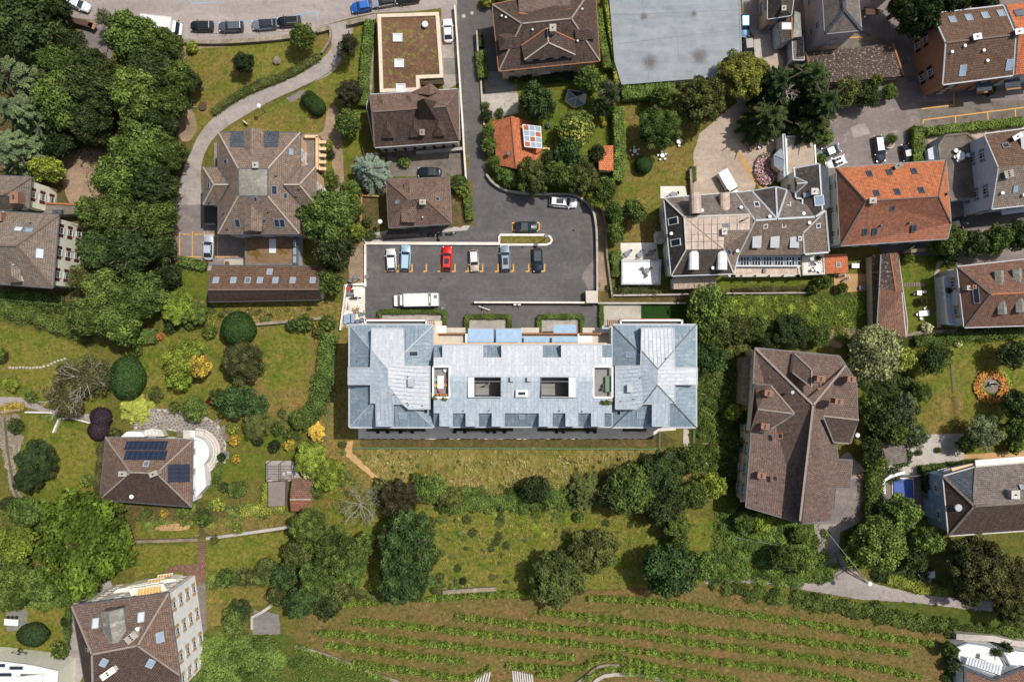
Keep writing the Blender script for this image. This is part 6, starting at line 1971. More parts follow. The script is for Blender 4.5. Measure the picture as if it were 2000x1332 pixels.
for x in (522,548,573):
	MB().bar(P(x,903,2.52),P(x,938,2.52),.12,.12).build('rafter','flashing_dark',pg)
	for y in (904,937):q=P(x,y,2.4);MB().tube((q.x,q.y,0),q,.07,.07,6).build('post','wood_grey',pg)
H=House('apartment_house','white four-storey house with tan shutters, yellow awnings and brown roof, bottom left','building','a:140,1182,12.5 b:330,1157,12.5 c:352,1318,12.5 c2:352,1360,12.5 d:170,1360,12.5 r:180,1277,16 s:269,1260,16 u:182,1360,16')
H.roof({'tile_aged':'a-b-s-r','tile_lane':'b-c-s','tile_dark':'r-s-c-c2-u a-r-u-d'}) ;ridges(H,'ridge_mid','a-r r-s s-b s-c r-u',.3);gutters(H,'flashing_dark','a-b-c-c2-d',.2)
H.walls('a-b-c-c2-d','wall_white',.5,windows=1,shutter='shutter_tan',gap=3.1)
H.dormer(229,1184,3.4,5.0,1.9,98,'zinc_patina','zinc_patina','gable',1.1,.1,True,2)
H.skylight(187,1217,1.0,1.5,'glass_bright','flashing');H.skylight(276,1205,1.0,1.5,'glass_bright','flashing');H.skylight(312,1244,1.5,1.1,'glass_sky','flashing');H.skylight(203,1293,1.2,.9,'glass_sky','flashing');H.skylight(294,1295,1.3,1.0,'glass_sky','flashing');H.skylight(171,1268,.5,1.2,'glass')
H.chimney(262,1240,1.9,1.0,1.0,'concrete','concrete',R(40),3);H.chimney(217,1310,2.4,.8,1.0,'wall_cream','wall_cream',R(35),2);H.vent(272,1225,.25,.8,'plastic_white')
slab_house(H,'206,1168 230,1150 310,1136 326,1154 240,1166',5.5,5.2,'wall_cream','balcony');slab_house(H,'250,1150 318,1139 326,1154 256,1163',9.0,8.7,'wall_cream','balcony')
slab_house(H,'200,1168 250,1144 330,1130 344,1131 345,1146 250,1156 206,1172',2.9,0,'wall_cream','terrace_block')
def awn(top,z0,z1,n,label):
	p=pts(top);v=[P(p[0][0],p[0][1],z1),P(p[1][0],p[1][1],z1),P(p[2][0],p[2][1],z0),P(p[3][0],p[3][1],z0)]
	r_=empty('awning',tuple(v[0]),label,'awning')
	for k in range(n):
		a,b=k/n,(k+1)/n
		MB().face([lerp(v[0],v[1],a),lerp(v[0],v[1],b),lerp(v[3],v[2],b),lerp(v[3],v[2],a)][::-1]).build('stripe','awning_yellow' if k % 2 else 'awning_cream',r_)
	MB().bar(v[2],v[3],.12,.12).build('front_bar','plastic_white',r_)
awn('266,1164 314,1156 314,1143 268,1149',10.2,10.8,16,'large yellow striped awning on the top balcony of the bottom-left house')
awn('288,1138 322,1132 322,1127 290,1132',5.6,6.1,11,'pale striped awning above the middle balcony of the bottom-left house')
awn('306,1128 338,1124 338,1119 308,1123',3.2,3.6,11,'narrow yellow striped awning over the ground terrace of the bottom-left house')
H=flat_roof_block('cream_house','cream flat-roofed building with long rooflights in the bottom left corner','building','-60,1284 60,1298 114,1310 108,1400 -60,1400',6.0,'wall_cream','wall_cream',rim=.3,rimm='plastic_white')
for x,y,w_ in ((33,1303,2.4),(10,1316,2.6),(60,1318,3.4),(2,1298,1.8)):H.skylight(x,y,w_,.7,'glass','plastic_white',.25)
slab_house(H,'26,1322 84,1316 80,1345 20,1345',6.3,5.9,'plastic_white','balcony')
# VEHICLES
KG='cars parked along the street kerb';PG='cars parked in the new car park'
car(152,8,-22,'#e6e9ec','silver-white car parked at an angle at the top left of the street',4.5,group=KG,style='sedan')
car(394,51,180,'#1c2226','black car behind the white truck, first of the kerb row',4.1,group=KG)
car(451,52,182,'#59616a','slate grey car, second of the kerb row',4.4,group=KG,style='estate')
car(516,48,184,'#7c8894','grey car with dark roof and glass panel, third of the kerb row',4.4,group=KG,roofc='#2a2c30',sunroof=True)
car(564,42,184,'#15191c','black car nearest the round street tree, fourth of the kerb row',4.2,group=KG,style='suv')
car(706,13,190,'#2468c0','bright blue car on the street above the planted roof',3.7,group=KG)
car(749,3,189,'#a4aab0','silver car right of the bright blue one on the street',4.3,group=KG,roofc='#2a2c30')
car(796,-3,188,'#20242a','black car cut by the top edge right of the silver one',4.3,group=KG)
car(875,60,93,'#eef0f2','white car in the forecourt beside the planted roof',4.2,style='sedan')
car(839,337,178,'#20262c','dark car in the forecourt under the turreted house',4.2,style='sedan')
car(1455,50,-88,'#6c94b8','light blue car beside the grey hall roof',4.1,style='hatch')
car(1463,94,-84,'#2a2228','dark car half under the willow beside the grey hall',4.1,style='hatch')
car(1617,298,202,'#87919b','silver car with dark glass roof in the hotel car yard',4.7,roofc='#22252a',sunroof=True,style='sedan')
car(1633,318,203,'#f0f1f2','small white open-top car below the silver one in the hotel yard',3.6,style='cabrio')
car(1718,291,-82,'#2c3444','dark blue car beside the round planter in the hotel yard',4.7,style='suv')
car(1773,305,-78,'#1c2026','black car in the shade against the hedge in the hotel yard',4.4,style='sedan')
car(407,483,88,'#c4ccd2','silver car in the marked bays of the cross-plan villa',4.6,style='sedan')
car(764,507.5,93,'#e8eaec','white hatchback, leftmost in the new car park',4.0,group=PG)
car(792,504,88,'#a8c8dc','light blue estate car, second in the new car park',4.6,group=PG,style='suv')
car(873,505,88,'#e0281c','bright red car in the new car park',4.4,group=PG,sunroof=True)
car(926,509,-86,'#c8b8a4','small beige car with white roof in the new car park',3.9,1.7,group=PG,roofc='#f2efe8')
car(987,505,93,'#8494a0','steel grey car with wide glass sunroof in the new car park',4.6,group=PG,sunroof=True,style='suv')
car(1050,508,-88,'#222a34','black car, rightmost of the front row in the new car park',4.3,group=PG)
car(1028,443,0,'#20282e','black car parked crosswise above the grass island',4.3,group=PG,style='sedan')
car(1100,395,-4,'#f0f2f4','white car with dark glass roof by the curved wall',5.0,1.9,style='suv',sunroof=True)
car(1868,437,20,'#2a3440','dark blue car in shade at the corner of the orange-roofed building',4.2)
def van_box(px,py,head,L,W,Hh,cabL,label,cabc='#f0f0ee',name='truck',roofm='plastic_white',stripe=False):
	c=P(px,py,Hh*.8);root=empty(name,(c.x,c.y,0),label,'truck');M=Matrix.Rotation(R(head),4,'Z')
	def mk(mb,nm,mat,par=None,cl=None):
		mb.v=[M @ v+root.location for v in mb.v];o=mb.build(nm,mat,par or root)
		if cl:o.color=cl
		return o
	bl=L - cabL
	b=mk(MB().box((-cabL/2,0,.55+(Hh - .55)/2),(bl,W,Hh - .55)),'cargo_box',roofm)
	for s_ in (-1,1):
		mk(MB().tube((-L/2,s_*(W/2 - .03),Hh),(L/2 - cabL,s_*(W/2 - .03),Hh),.06,.06,4),'box_rail','plastic_white')
	if stripe:
		mk(MB().box((-L/2+1.5,0,Hh+.005),(.5,W*.96,.02)),'green_stripe','green_metal');mk(MB().box((-L/2+1.5,0,Hh+.02),(.2,W*.5,.015)),'stripe_lettering','plastic_white');mk(MB().box((-L/2+.45,-.5,Hh+.1),(.5,.5,.2)),'roof_unit','plastic_grey')
	x=L/2 - cabL
	A=[(x,-.96,.5),(x+cabL,-.8,.5),(x+cabL,.8,.5),(x,.96,.5)]
	Bq=[(x,-.98,1.15),(x+cabL,-.84,1.0),(x+cabL,.84,1.0),(x,.98,1.15)]
	T=[(x,-.85,2.1),(x+cabL*.38,-.78,2.05),(x+cabL*.38,.78,2.05),(x,.85,2.1)]
	m=MB();k=W/2.0
	A,Bq,T=([Vector((p[0],p[1]*k,p[2])) for p in q] for q in (A,Bq,T))
	m.add(A+Bq,[(0,1,5,4),(1,2,6,5),(2,3,7,6),(3,0,4,7),(4,5,6,7)]);mk(m,'cab','car_paint',None,hexl(cabc,.95))
	m=MB();m.face(T);mk(m,'cab_roof','car_paint',None,hexl(cabc,.95))
	up=Vector((0,0,.01));w1=[Bq[1]+Vector((-cabL*.33,0,.06)),Bq[2]+Vector((-cabL*.33,0,.06))]
	mk(MB().face([w1[0],w1[1],T[2],T[1]]),'windscreen','glass')
	for a,b2,t1,t2 in ((Bq[0],w1[0],T[1],T[0]),(w1[1],Bq[3],T[3],T[2])):mk(MB().face([a,b2,t1,t2]),'side_window','glass')
	mk(MB().box((x - .05,0,1.6),(.1,W*.85,1.1)),'cab_back','plastic_white')
	for s_ in (-1,1):
		mk(MB().box((x+cabL*.5,s_*(W/2+.14),1.35),(.12,.2,.3)),'mirror','black_plastic')
		mk(MB().box((x+cabL - .05,s_*.62*k,.8),(.12,.3,.18)),'headlight','lamp_glass')
		for xx in (x+cabL*.55,-L/2+1.1):mk(MB().tube((xx,s_*(W/2 - .25),.38),(xx,s_*(W/2),.38),.38,.38,12),'wheel','tyre')
	return root
van_box(312,47,-7,6.4,2.35,3.2,1.1,'white box truck with ribbed roof parked on the street by the wood')
van_box(812,586,181,7.9,2.2,2.9,1.9,'white box van with a green stripe parked above the clipped planters',stripe=True)
van_box(1423,356,-60,4.4,1.85,2.0,1.2,'small white van parked on the gravel drive of the hotel',name='van')
def motorbike(px,py,head,label,col='black_plastic',L=2.0,wd=.5):
	c=P(px,py,.6);root=empty('motorbike',(c.x,c.y,0),label,'motorbike');M=Matrix.Rotation(R(head),4,'Z')
	def mk(mb,nm,mat):mb.v=[M @ v+root.location for v in mb.v];return mb.build(nm,mat,root)
	for x in (-L*.36,L*.36):mk(MB().tube((x,-.07,.3),(x,.07,.3),.3,.3,12),'wheel','tyre')
	mk(MB().box((-.05,0,.55),(L*.5,.26,.3)),'body',col);mk(MB().ball((.2,0,.78),.22,8,5,.7),'fuel_tank',col)
	mk(MB().box((-.35,0,.8),(.6,.28,.12)),'seat','black_plastic');mk(MB().bar(Vector((.5,-wd*.7,1.0)),Vector((.5,wd*.7,1.0)),.05,.05),'handlebar','silver_metal')
	mk(MB().tube((L*.36,0,.3),(.45,0,1.0),.05,.05,6),'fork','silver_metal');mk(MB().ball((.62,0,.85),.12,6,4),'headlight','lamp_glass');return root
motorbike(693,582,3,'black motorbike on the pale concrete yard left of the car park',L=2.1)
motorbike(845,459,4,'larger black motorbike in shade under the small hipped house',L=2.2);motorbike(857,461,95,'dark scooter behind the larger motorbike under the small hipped house',L=1.7)
motorbike(880,456,2,'dark motorbike beside the pale footway corner',L=1.9);motorbike(1644,539,10,'dark motorbike on the sandy yard below the small orange shed',L=1.9);motorbike(1652,545,30,'grey scooter on the sandy yard next to the dark motorbike','plastic_grey',1.7)
c=P(682,567,.6);r_=empty('garden_machine',(c.x,c.y,0),'red ride-on garden machine on the pale concrete yard','machine')
MB().box((c.x - .1,c.y+.2,.6),(.8,.7,.5)).build('hood','red_plastic',r_);MB().box((c.x+.2,c.y - .6,.45),(1.0,.8,.3)).build('deck','plastic_grey',r_);MB().box((c.x+.6,c.y - .1,.8),(.45,.45,.15)).build('seat','black_plastic',r_)
for a,b in ((-.5,.6),(.4,.6),(-.4,-.9),(.7,-.9)):MB().tube((c.x+a - .08,c.y+b,.25),(c.x+a+.08,c.y+b,.25),.25,.25,10).build('wheel','tyre',r_)
# YARD WALLS, KERBS, FENCES
wall('kerb_wall','long white kerb wall along the top of the car park bays, ending at the grass island','713,475 975,476',.5,.55,'concrete_bright')
wall('kerb_wall','white kerb wall down the left side of the car park','713,477 713,560',.35,.7,'concrete_bright')
wall('kerb_ring','white kerb ring round the grass island in the car park','977,459 1066,459 1074,462 1078,469 1075,475 1067,478 977,478 975,474 975,463',.4,.35,'concrete_bright',closed=True)
patch('island_grass','979,462 1066,462 1074,468 1066,475 979,475','lawn_dry',z=.2)
cover('island_tufts','','979,462 1066,462 1073,468 1066,475 979,475','olive',10,.18,.3,0,kind='stuff',seed=61)
wall('retaining_wall','long white retaining wall between the car park and the lower ramp','926,590.5 1146,591',.3,1.4,'concrete_bright')
flat_roof_block('stair_block','small square beige block at the lower right corner of the car park','stair block','1144,568 1168,568 1168,592 1145,592',2.0,'canopy_beige','wall_cream',rim=.1,rimm='canopy_beige',lip=.03)
wall('retaining_wall','curved pale retaining wall round the right side of the car park','950,340 962,356 985,370 1015,376 1060,379 1115,380 1140,390 1156,406 1163,430 1166,470 1167,568',.35,1.1,'concrete',smooth=4)
wall('stone_edge','thin stone edging wall along the bare soil right of the car park','1150,380 1172,400 1182,440 1186,500 1196,580',.3,.9,'rubble',smooth=3)
wall('retaining_wall','pale wall along the verge below the white square terrace','1168,592 1340,592',.3,1.2,'concrete')
wall('garden_wall','thin pale wall between the flower border and the verge under the hotel','1196,577 1345,575',.3,.9,'concrete')
wall('yard_wall','low white wall at the left of the building yard with gravel beyond','664,645 676,556 714,556',.3,.8,'concrete_bright')
wall('cap_wall','white capping strip in front of the left wing of the zinc building','712,621 712,629 868,630',.4,.6,'concrete_bright')
wall('boundary_wall','slim white boundary wall along the left side of the lane','888,10 893,80 897,145 903,235 906,290 910,350',.28,1.5,'concrete_bright')
wall('boundary_wall','dark fence wall along the right side of the lane by the mansion','931,60 934,110',.3,1.6,'concrete')
wall('boundary_wall','pale wall round the garden strip below the small hipped house','720,463 820,458',.5,.9,'concrete_dark')
wall('parking_kerb','pale kerb along the right side of the lane by the cottage','939,155 942,205 946,245',.3,.5,'concrete')
wall('retaining_wall','rough stone retaining wall under the street pavement above the dry lawn','345,80 420,82 500,78 560,72 600,66',.7,.9,'rubble',smooth=3)
wall('garden_wall','short stone wall at the right end of the street pavement','618,60 642,54',.8,1.0,'rubble');wall('garden_wall','thin pale curved edge wall beside the top of the driveway','644,56 645,70 640,85 628,103',.35,.8,'rubble',smooth=3)
wall('garden_wall','stone wall stub beside the drive entrance under the blue car','678,46 714,37',.7,1.1,'rubble')
wall('kerb','thin stone kerb along the lower side of the curved driveway','655,128 640,143 600,165 540,192 520,202',.14,.2,'rubble',smooth=3)
wall('garden_wall','narrow brick wall down the strip beside the planted roof','727,95 724,190',.5,.9,'rubble');wall('garden_wall','tan brick border wall left of the planted roof','736,30 741,182',.3,1.2,'brick_cap')
wall('stone_wall','old stone wall down the left side of the cross-plan villa','421,278 420,325',.5,.9,'rubble')
wall('garden_wall','tall grey wall beside the hotel gravel drive and dining lawn','1349,330 1352,378',.4,1.2,'rubble')
wall('retaining_wall','grey stone wall above the vineyard in the lower meadow','864,1157 905,1154 970,1150',.7,.8,'rubble')
wall('garden_wall','thin wall between hotel strip lawn and the wild plot','1398,573 1600,572',.2,.9,'concrete')
wall('garden_wall','long pale wall down the slope left of the narrow barn','1709,502 1704,640',.4,1.6,'concrete_dark')
wall('garden_wall','old wall along the foot of the small lawn right of the barn','1770,654 1800,650 1870,646',.6,.8,'rubble');wall('garden_wall','mossy wall above the small lawn right of the barn','1768,492 1835,484 1840,482',.6,1.2,'rubble')
wall('garden_wall','stone wall across the lower left gardens, left half','262,1058 330,1056 386,1054',.5,.8,'rubble');wall('garden_wall','stone wall across the lower left gardens, right half','402,1052 470,1043 566,1029',.5,.8,'concrete')
wall('garden_wall','old stone wall below the long barn, running to the right','490,634 560,628 640,620',.5,.9,'rubble');wall('garden_wall','pale wall with path at the left edge garden','48,805 100,806 175,826',.25,.7,'concrete_bright')
wall('garden_wall','stone wall end beside the footpath, left gardens','-20,808 38,800',.4,.8,'rubble');wall('stone_wall','rubble edge wall down the left side of the lower lawn','4,815 10,880 22,950 34,985',.4,.8,'rubble')
wall('sunken_wall','white wall round the sunken yard with the blue pool cover','1730,1015 1726,940 1740,930 1768,922',.5,1.4,'wall_white');wall('garden_wall','dark iron railing wall below the white garage wall','1735,935 1760,931 1800,929',.2,1.2,'flashing_dark')
wall('stone_wall','stone retaining edge along the left side of the lower right lane','1634,1080 1650,1110 1690,1133 1700,1138',.4,.6,'rubble',smooth=3)
wall('stone_wall','crumbling stone wall at the left foot of the vineyard','575,1262 640,1280 720,1312 780,1332',.5,.7,'rubble',smooth=3)
wall('stone_wall','pale stone wall curving up at the bottom right of the vineyard steps','1110,1345 1140,1325 1170,1302 1210,1300',.5,.7,'rubble',smooth=3);wall('stone_wall','pale stone wall along the bottom edge right of the steps','1150,1345 1180,1320 1250,1318 1300,1330',.6,.6,'concrete',smooth=3)
wall('garden_wall','small white corner wall round the cobbled yard at lower left','492,1229 492,1205 510,1196 528,1184',.5,.9,'concrete')
wall('garden_wall','white low wall beside the lower left lawn path','103,845 114,818 135,816',.3,.8,'concrete_bright')
def fence(label,line,h,mat,step=2.4,mesh_=True):
	p=[P(x,y,h) for x,y in pts(line)];r_=empty('fence',(p[0].x,p[0].y,0),label,'fence')
	for a,b in zip(p[:-1],p[1:]):
		L=(b - a).length;n=max(1,int(L/step))
		for z in (h,h*.55,.12):MB().bar(Vector((a.x,a.y,z)),Vector((b.x,b.y,z)),.05,.05).build('rail',mat,r_)
		for k in range(n+1):
			q=lerp(a,b,k/n);MB().tube((q.x,q.y,0),(q.x,q.y,h+.05),.04,.04,5).build('post',mat,r_)
fence('thin green wire fence along the meadow below the zinc building','690,876 900,876 1100,877 1289,878 1290,843',1.1,'green_metal',4)
fence('thin green wire fence between the left hedge row and the shaded strip','655,640 650,760 635,860',1.2,'green_metal',4);fence('slim wire fence beside the terraced beds right of the zinc building','1357,840 1356,905',1.1,'green_metal',3)
fence('wire fence across the lower meadow','880,990 960,988 1040,985 1100,986',1.0,'plastic_grey',4);fence('fence in the wild garden below the large aged building','1437,1050 1500,1062 1530,1066',1.0,'green_metal',4)
fence('rail fence across the right lawn, lower half','1867,775 1873,815 1878,845',1.0,'wood_dark',2.5);fence('rail fence across the right lawn, upper half','1862,712 1866,765',.8,'wood_grey',3)
fence('short iron gate fence beside the cottage drive','940,200 957,202',1.0,'black_plastic',1.0)
# LAMPS, FURNITURE AND SMALL THINGS
def lamp(px,py,h,label,arm=0.0,ang=0.0,head='plastic_grey'):
	c=P(px,py,h);b=Vector((c.x - arm*math.cos(R(ang)),c.y - arm*math.sin(R(ang)),0))
	r_=empty('street_lamp',(b.x,b.y,0),label,'lamp')
	MB().tube(b,(b.x,b.y,h),.09,.06,8).build('pole','plastic_grey',r_)
	if arm:MB().tube((b.x,b.y,h - .05),c,.05,.04,6).build('arm','plastic_grey',r_)
	MB().tube(c,c+Vector((0,0,.14)),.42,.3,12).build('lamp_head',head,r_)
lamp(1067,461,4.6,'grey disc street lamp on the grass island');lamp(505,207,4.2,'white globe lamp beside the curved driveway',head='plastic_white');lamp(742,433,3.5,'white disc lamp left of the small hipped house',head='plastic_white')
lamp(1699,1140,8.0,'tall street lamp at the bend of the lower right lane',.8,-30,'plastic_white');lamp(1675,850,5.0,'white round lamp against the aged building on its right side',head='plastic_white');lamp(693,542,4.6,'grey disc street lamp on the bare soil left of the car park')
a,b=P(1600,1018,8.4),P(1699,1140,7.9);r_=MB()
for k in range(10):r_.tube(lerp(a,b,k/10) - Vector((0,0,.6*math.sin(math.pi*k/10))),lerp(a,b,(k+1)/10) - Vector((0,0,.6*math.sin(math.pi*(k+1)/10))),.03,.03,4)
tag(r_.build('overhead_cable','silver_metal'),'overhead cable from the aged building to the lower right street lamp','cable')
c=P(480,240,.8);r_=empty('sign_board',(c.x,c.y,0),'small white board standing on the lawn edge beside the driveway','sign');MB().box((c.x,c.y,.9),(.9,.12,.7),R(-40)).build('board','plastic_white',r_)
for s_ in (-.3,.3):MB().tube((c.x+s_*.76,c.y - s_*.64,0),(c.x+s_*.76,c.y - s_*.64,.6),.04,.04,5).build('leg','plastic_grey',r_)
sets=[(1240,295,5,'white round table with five stools, left one on the dining lawn'),(1294,304,5,'white round table with stools in the middle of the dining lawn'),(1327,276,2,'white round table beside the tree on the right of the dining lawn')]
for x,y,n,l in sets:
	round_table(x,y,l,s=.75 if n > 2 else 1.0)
	w_=l.split(',')[0].replace('white round table with ','').replace('white round table ','')
	pos_=['left','lower left','lower right','right','upper right'] if n == 5 else ['lower','upper']
	where={1240:'left table of the dining lawn',1294:'middle table of the dining lawn',1327:'right table of the dining lawn'}[x]
	for k in range(n):
		a=R(170+k*72) if n == 5 else R(-90+180*k)
		if n == 2 and k == 1:continue
		chair(x+8.3*math.cos(a),y - 8.3*math.sin(a),math.degrees(a)+180,'white','white stool on the %s side of the %s' % (pos_[k],where),s=.72,group='white stools on the dining lawn')
def tset(x,y,ang,label,z=0,kind='round_grey',col='grey',n=2,r=9,zone=''):
	round_table(x,y,label,z,kind)
	for k in range(n):
		a=R(ang+k*360/n);chair(x+r*math.cos(a),y - r*math.sin(a),math.degrees(a)+180,col,'%s chair, %s side of the %s' % ({'grey':'grey','black':'dark','white':'white'}[col],(['right','upper right','upper','upper left','left','lower left','lower','lower right'][int(((ang+k*360/n) % 360+22.5) // 45) % 8]),zone),z)
tset(1315,380,20,'grey round table on the small white terrace above the hotel',zone='table above the hotel');tset(1225,496,40,'dark round table, left one on the upper white terrace',zone='left table of the upper white terrace');tset(1250,498,60,'dark round table, middle one on the upper white terrace',zone='middle table of the upper white terrace')
tset(1271,494,30,'dark round table, right one on the upper white terrace',zone='right table of the upper white terrace');tset(1263,529,150,'dark round table on the bright square terrace',2.05,'round_grey','black',3,zone='table of the bright square terrace')
tset(1596,524,80,'white round table on the pale roof terrace at the hotel end',2.9,'round','white',3,zone='table on the hotel roof terrace')
tset(1488,280,0,'white round table on the little patio by the flower beds',0,'round','white',3,zone='table on the flower-bed patio')
rect_table(1796,572,.85,.8,0,'plastic_white','small square white table on the lawn beside the narrow barn');chair(1786,574,0,'black','brown chair left of the small square white table');chair(1806,570,180,'white','white chair right of the small square white table')
rect_table(1805,612,1.8,.95,5,'plastic_white','long white oval-ended table at the foot of the small lawn');chair(1792,614,0,'white','white chair at the left end of the long lawn table');chair(1808,602,-90,'white','white chair above the long lawn table');chair(1800,622,90,'white','white chair below the long lawn table')
rect_table(565,923,.9,.6,0,'plastic_white','white table under the pergola edge');chair(554,925,0,'white','white chair left of the pergola table');chair(579,924,180,'white','white chair right of the pergola table');chair(577,913,230,'white','white chair above right of the pergola table')
rect_table(22,1215,2.5,1.1,-4,'plastic_white','long white garden table on the cobbled circle at lower left')
for k in range(3):chair(15+k*8,1206,-80,'black','dark chair %s above the long white garden table' % (['at the left end','in the middle','at the right end'][k]))
rect_table(1671,519,1.3,.8,0,'plastic_white','white table in the little yard right of the orange shed');rect_table(1685,562,1.1,.7,5,'plastic_grey','grey table on the sandy yard below the orange shed')
rect_table(1808,1133,2.0,1.0,-12,'plastic_grey','pale weathered garden table under trees near the lower lane');rect_table(1819,1122,1.3,1.2,5,'plastic_white','pale square table beside the weathered one near the lower lane');chair(1796,1121,0,'white','white chair at the weathered garden table near the lower lane')
rect_table(1925,1284,2.0,.8,-15,'plastic_white','white oblong table on the lower right roof terrace',3.05);chair(1919,1284,0,'black','black chair beside the white table on the lower right terrace',3.0);
c=P(1689,934,.8);r_=empty('garden_bench',(c.x,c.y,0),'tan wooden bench on the paved yard right of the aged building','bench')
MB().box((c.x,c.y,.45),(2.3,.6,.08),R(-38)).build('seat','wood',r_);MB().box((c.x+.2,c.y+.25,.8),(2.3,.1,.5),R(-38)).build('backrest','wood',r_)
for s_ in (-.95,.95):MB().box((c.x+s_*math.cos(R(-38)),c.y+s_*math.sin(R(-38)),.22),(.1,.5,.42),R(-38)).build('leg','wood',r_)
c=P(1764,952,.5);r_=empty('pool_cover',(c.x,c.y,0),'bright blue pool cover in the sunken yard','cover')
MB().prism([P(x,y,.5) for x,y in ((1746,935),(1783,936),(1785,974),(1746,966))],.05,.5).build('cover','blue_cover',r_);MB().prism([P(x,y,.5) for x,y in ((1744,933),(1785,934),(1787,976),(1744,968))],.02,.25).build('rim','wall_white',r_)
for k,(x,y,m_,l) in enumerate(((717,541,'plastic_grey','grey round bin left of the car park kerb'),(685,548,'black_plastic','black round tub on the bare soil left of the car park'),(699,628,'black_plastic','dark green drum, left of two in the building yard'),(707,625,'black_plastic','dark drum, right of two in the building yard'),(1376,906,'plastic_white','white water barrel in the terraced beds'),(865,603,'black_plastic','dark sack at the right end of the box-van loading spot'))):
	c=P(x,y,.5);r_=empty('tub',(c.x,c.y,0),l,'tub');MB().tube(c - Vector((0,0,.5)),c+Vector((0,0,.3)),.38,.42,12).build('drum',m_,r_);MB().tube(c+Vector((0,0,.3)),c+Vector((0,0,.34)),.36,.36,12).build('lid','plastic_grey',r_)
for k,(x,y,a) in enumerate(((676,624,88),(682,622,88),(690,622,92))):
	c=P(x,y,.4);r_=empty('pipe_bundle',(c.x,c.y,0),['leftmost','middle','rightmost'][k]+' of three clear plastic-wrapped pallets in the building yard','pallet')
	MB().box((c.x,c.y,.55),(.55,1.6,.8)).build('wrapped_load','glass_sky',r_);MB().box((c.x,c.y,.08),(.65,1.7,.14)).build('pallet','wood',r_)
rd2=random.Random(9)
for k,(x,y,m_,l) in enumerate(((697,606,'wood','loose boards heaped right in the building yard'),(706,612,'green_metal','green-brown scrap pile by the kerb in the building yard'),(846,605,'plastic_white','white sacks dumped at the back of the box van'),(675,600,'silver_metal','long grey profiles lying at the left of the building yard'))):
	c=P(x,y,.2);r_=empty('scrap_pile',(c.x,c.y,0),l,'pile')
	for j in range(7):MB().box((c.x+rd2.uniform(-.5,.5),c.y+rd2.uniform(-.4,.4),.1+.07*j),(rd2.uniform(.4,1.5),rd2.uniform(.1,.3),.07),rd2.uniform(0,3) if k != 3 else 1.5).build('board',m_ if j % 3 else 'wood_grey',r_)
c=P(945,602,.6);r_=empty('barrow',(c.x,c.y,0),'dark hand barrow with a long pale plank on the asphalt ramp','barrow')
MB().box((c.x,c.y,.5),(.6,.5,.3),R(20)).build('tray','black_plastic',r_);MB().bar(Vector((c.x - .9,c.y+.35,.75)),Vector((c.x+1.1,c.y - .35,.75)),.12,.05).build('plank','plastic_white',r_);MB().tube((c.x - .3,c.y+.5,.2),(c.x - .2,c.y+.5,.2),.2,.2,10).build('wheel','tyre',r_)
for s_ in (-.2,.2):MB().tube((c.x+s_,c.y,.5),(c.x+s_ - .1,c.y - .9,.6),.03,.03,5).build('handle','wood',r_)
for k,x in enumerate((1006,1014)):
	r_=tag(MB().box(P(x,594.5,.6),(.5,.4,.6)).build('meter_box','plastic_white'),['left','right'][k]+' small white meter box below the long retaining wall','box')
for k,x in enumerate((738,757,782,805,888,908,953,966,985,1087,1100,1148,1162)):
	c=P(x,844,.5);r_=empty('planter',(c.x,c.y,0),'dark square planter %s on the apron below the zinc building' % ['leftmost','second from left','third from left','fourth from left','fifth from left','sixth from left','seventh from left, middle','seventh from right, middle','fifth from right, middle','fourth from right','third from right','second from right','rightmost'][k],'planter','dark planters along the south apron')
	MB().box((c.x,c.y,.3),(.6,.4,.6)).build('pot','black_plastic',r_);q=link('shrub_foliage',PROTO['small0'][0],r_,(0,.05,.45));q.scale=(.15,.15,.15);q.color=fcol('deep')
for k,(x0,x1) in enumerate(((716,830),(886,1002),(1050,1165),(1217,1262))):
	hedge(['low planting strip under the left wing of the zinc building','low planting strip left of the middle under the zinc building','low planting strip right of the middle under the zinc building','low planting strip under the right wing of the zinc building'][k],'%d,838 %d,838' % (x0,x1),.8,.35,'brownish',.16,'planting strip','planting_strip',wob=.15,dens=.6)
c=P(1126,196,1.2);r_=empty('glass_pyramid',(c.x,c.y,0),'low glass pyramid rooflight in the shaded garden','rooflight')
B4=[P(x,y,.15) for x,y in ((1110,176),(1146,182),(1142,203),(1122,211),(1104,198))];ap=P(1126,190,2.2)
for k in range(5):
	MB().face([B4[k],B4[(k+1) % 5],ap]).build('pane','glass_bright' if k == 1 else ('glass' if k == 0 else 'glass_sky'),r_);MB().bar(B4[k],ap,.1,.1).build('frame_bar','plastic_white',r_);MB().bar(B4[k],B4[(k+1) % 5],.2,.2).build('frame_bar','stair_stone',r_)
c=P(1562,234,.8);r_=empty('fountain',(c.x,c.y,0),'round dark water basin with a pale bowl under the big cedar','fountain')
MB().tube((c.x,c.y,0),(c.x,c.y,.6),1.7,1.7,22).build('basin','slate_blue',r_);MB().tube((c.x,c.y,.61),(c.x,c.y,.63),1.5,1.5,22).build('water','water',r_);MB().tube((c.x,c.y,.6),(c.x,c.y,1.4),.25,.6,14).build('bowl','concrete',r_)
c=P(1738,280,.6);r_=empty('planter',(c.x,c.y,0),'round terracotta-rimmed planter in the middle of the hotel car yard','planter');MB().tube((c.x,c.y,0),(c.x,c.y,.5),.9,.95,18).build('rim','concrete',r_);MB().tube((c.x,c.y,.5),(c.x,c.y,.52),.75,.75,16).build('soil','dirt',r_)
c=P(1945,750,1);r_=empty('statue',(c.x - .5,c.y,0),'slim dark statue on the gravel circle inside the orange flower ring','statue')
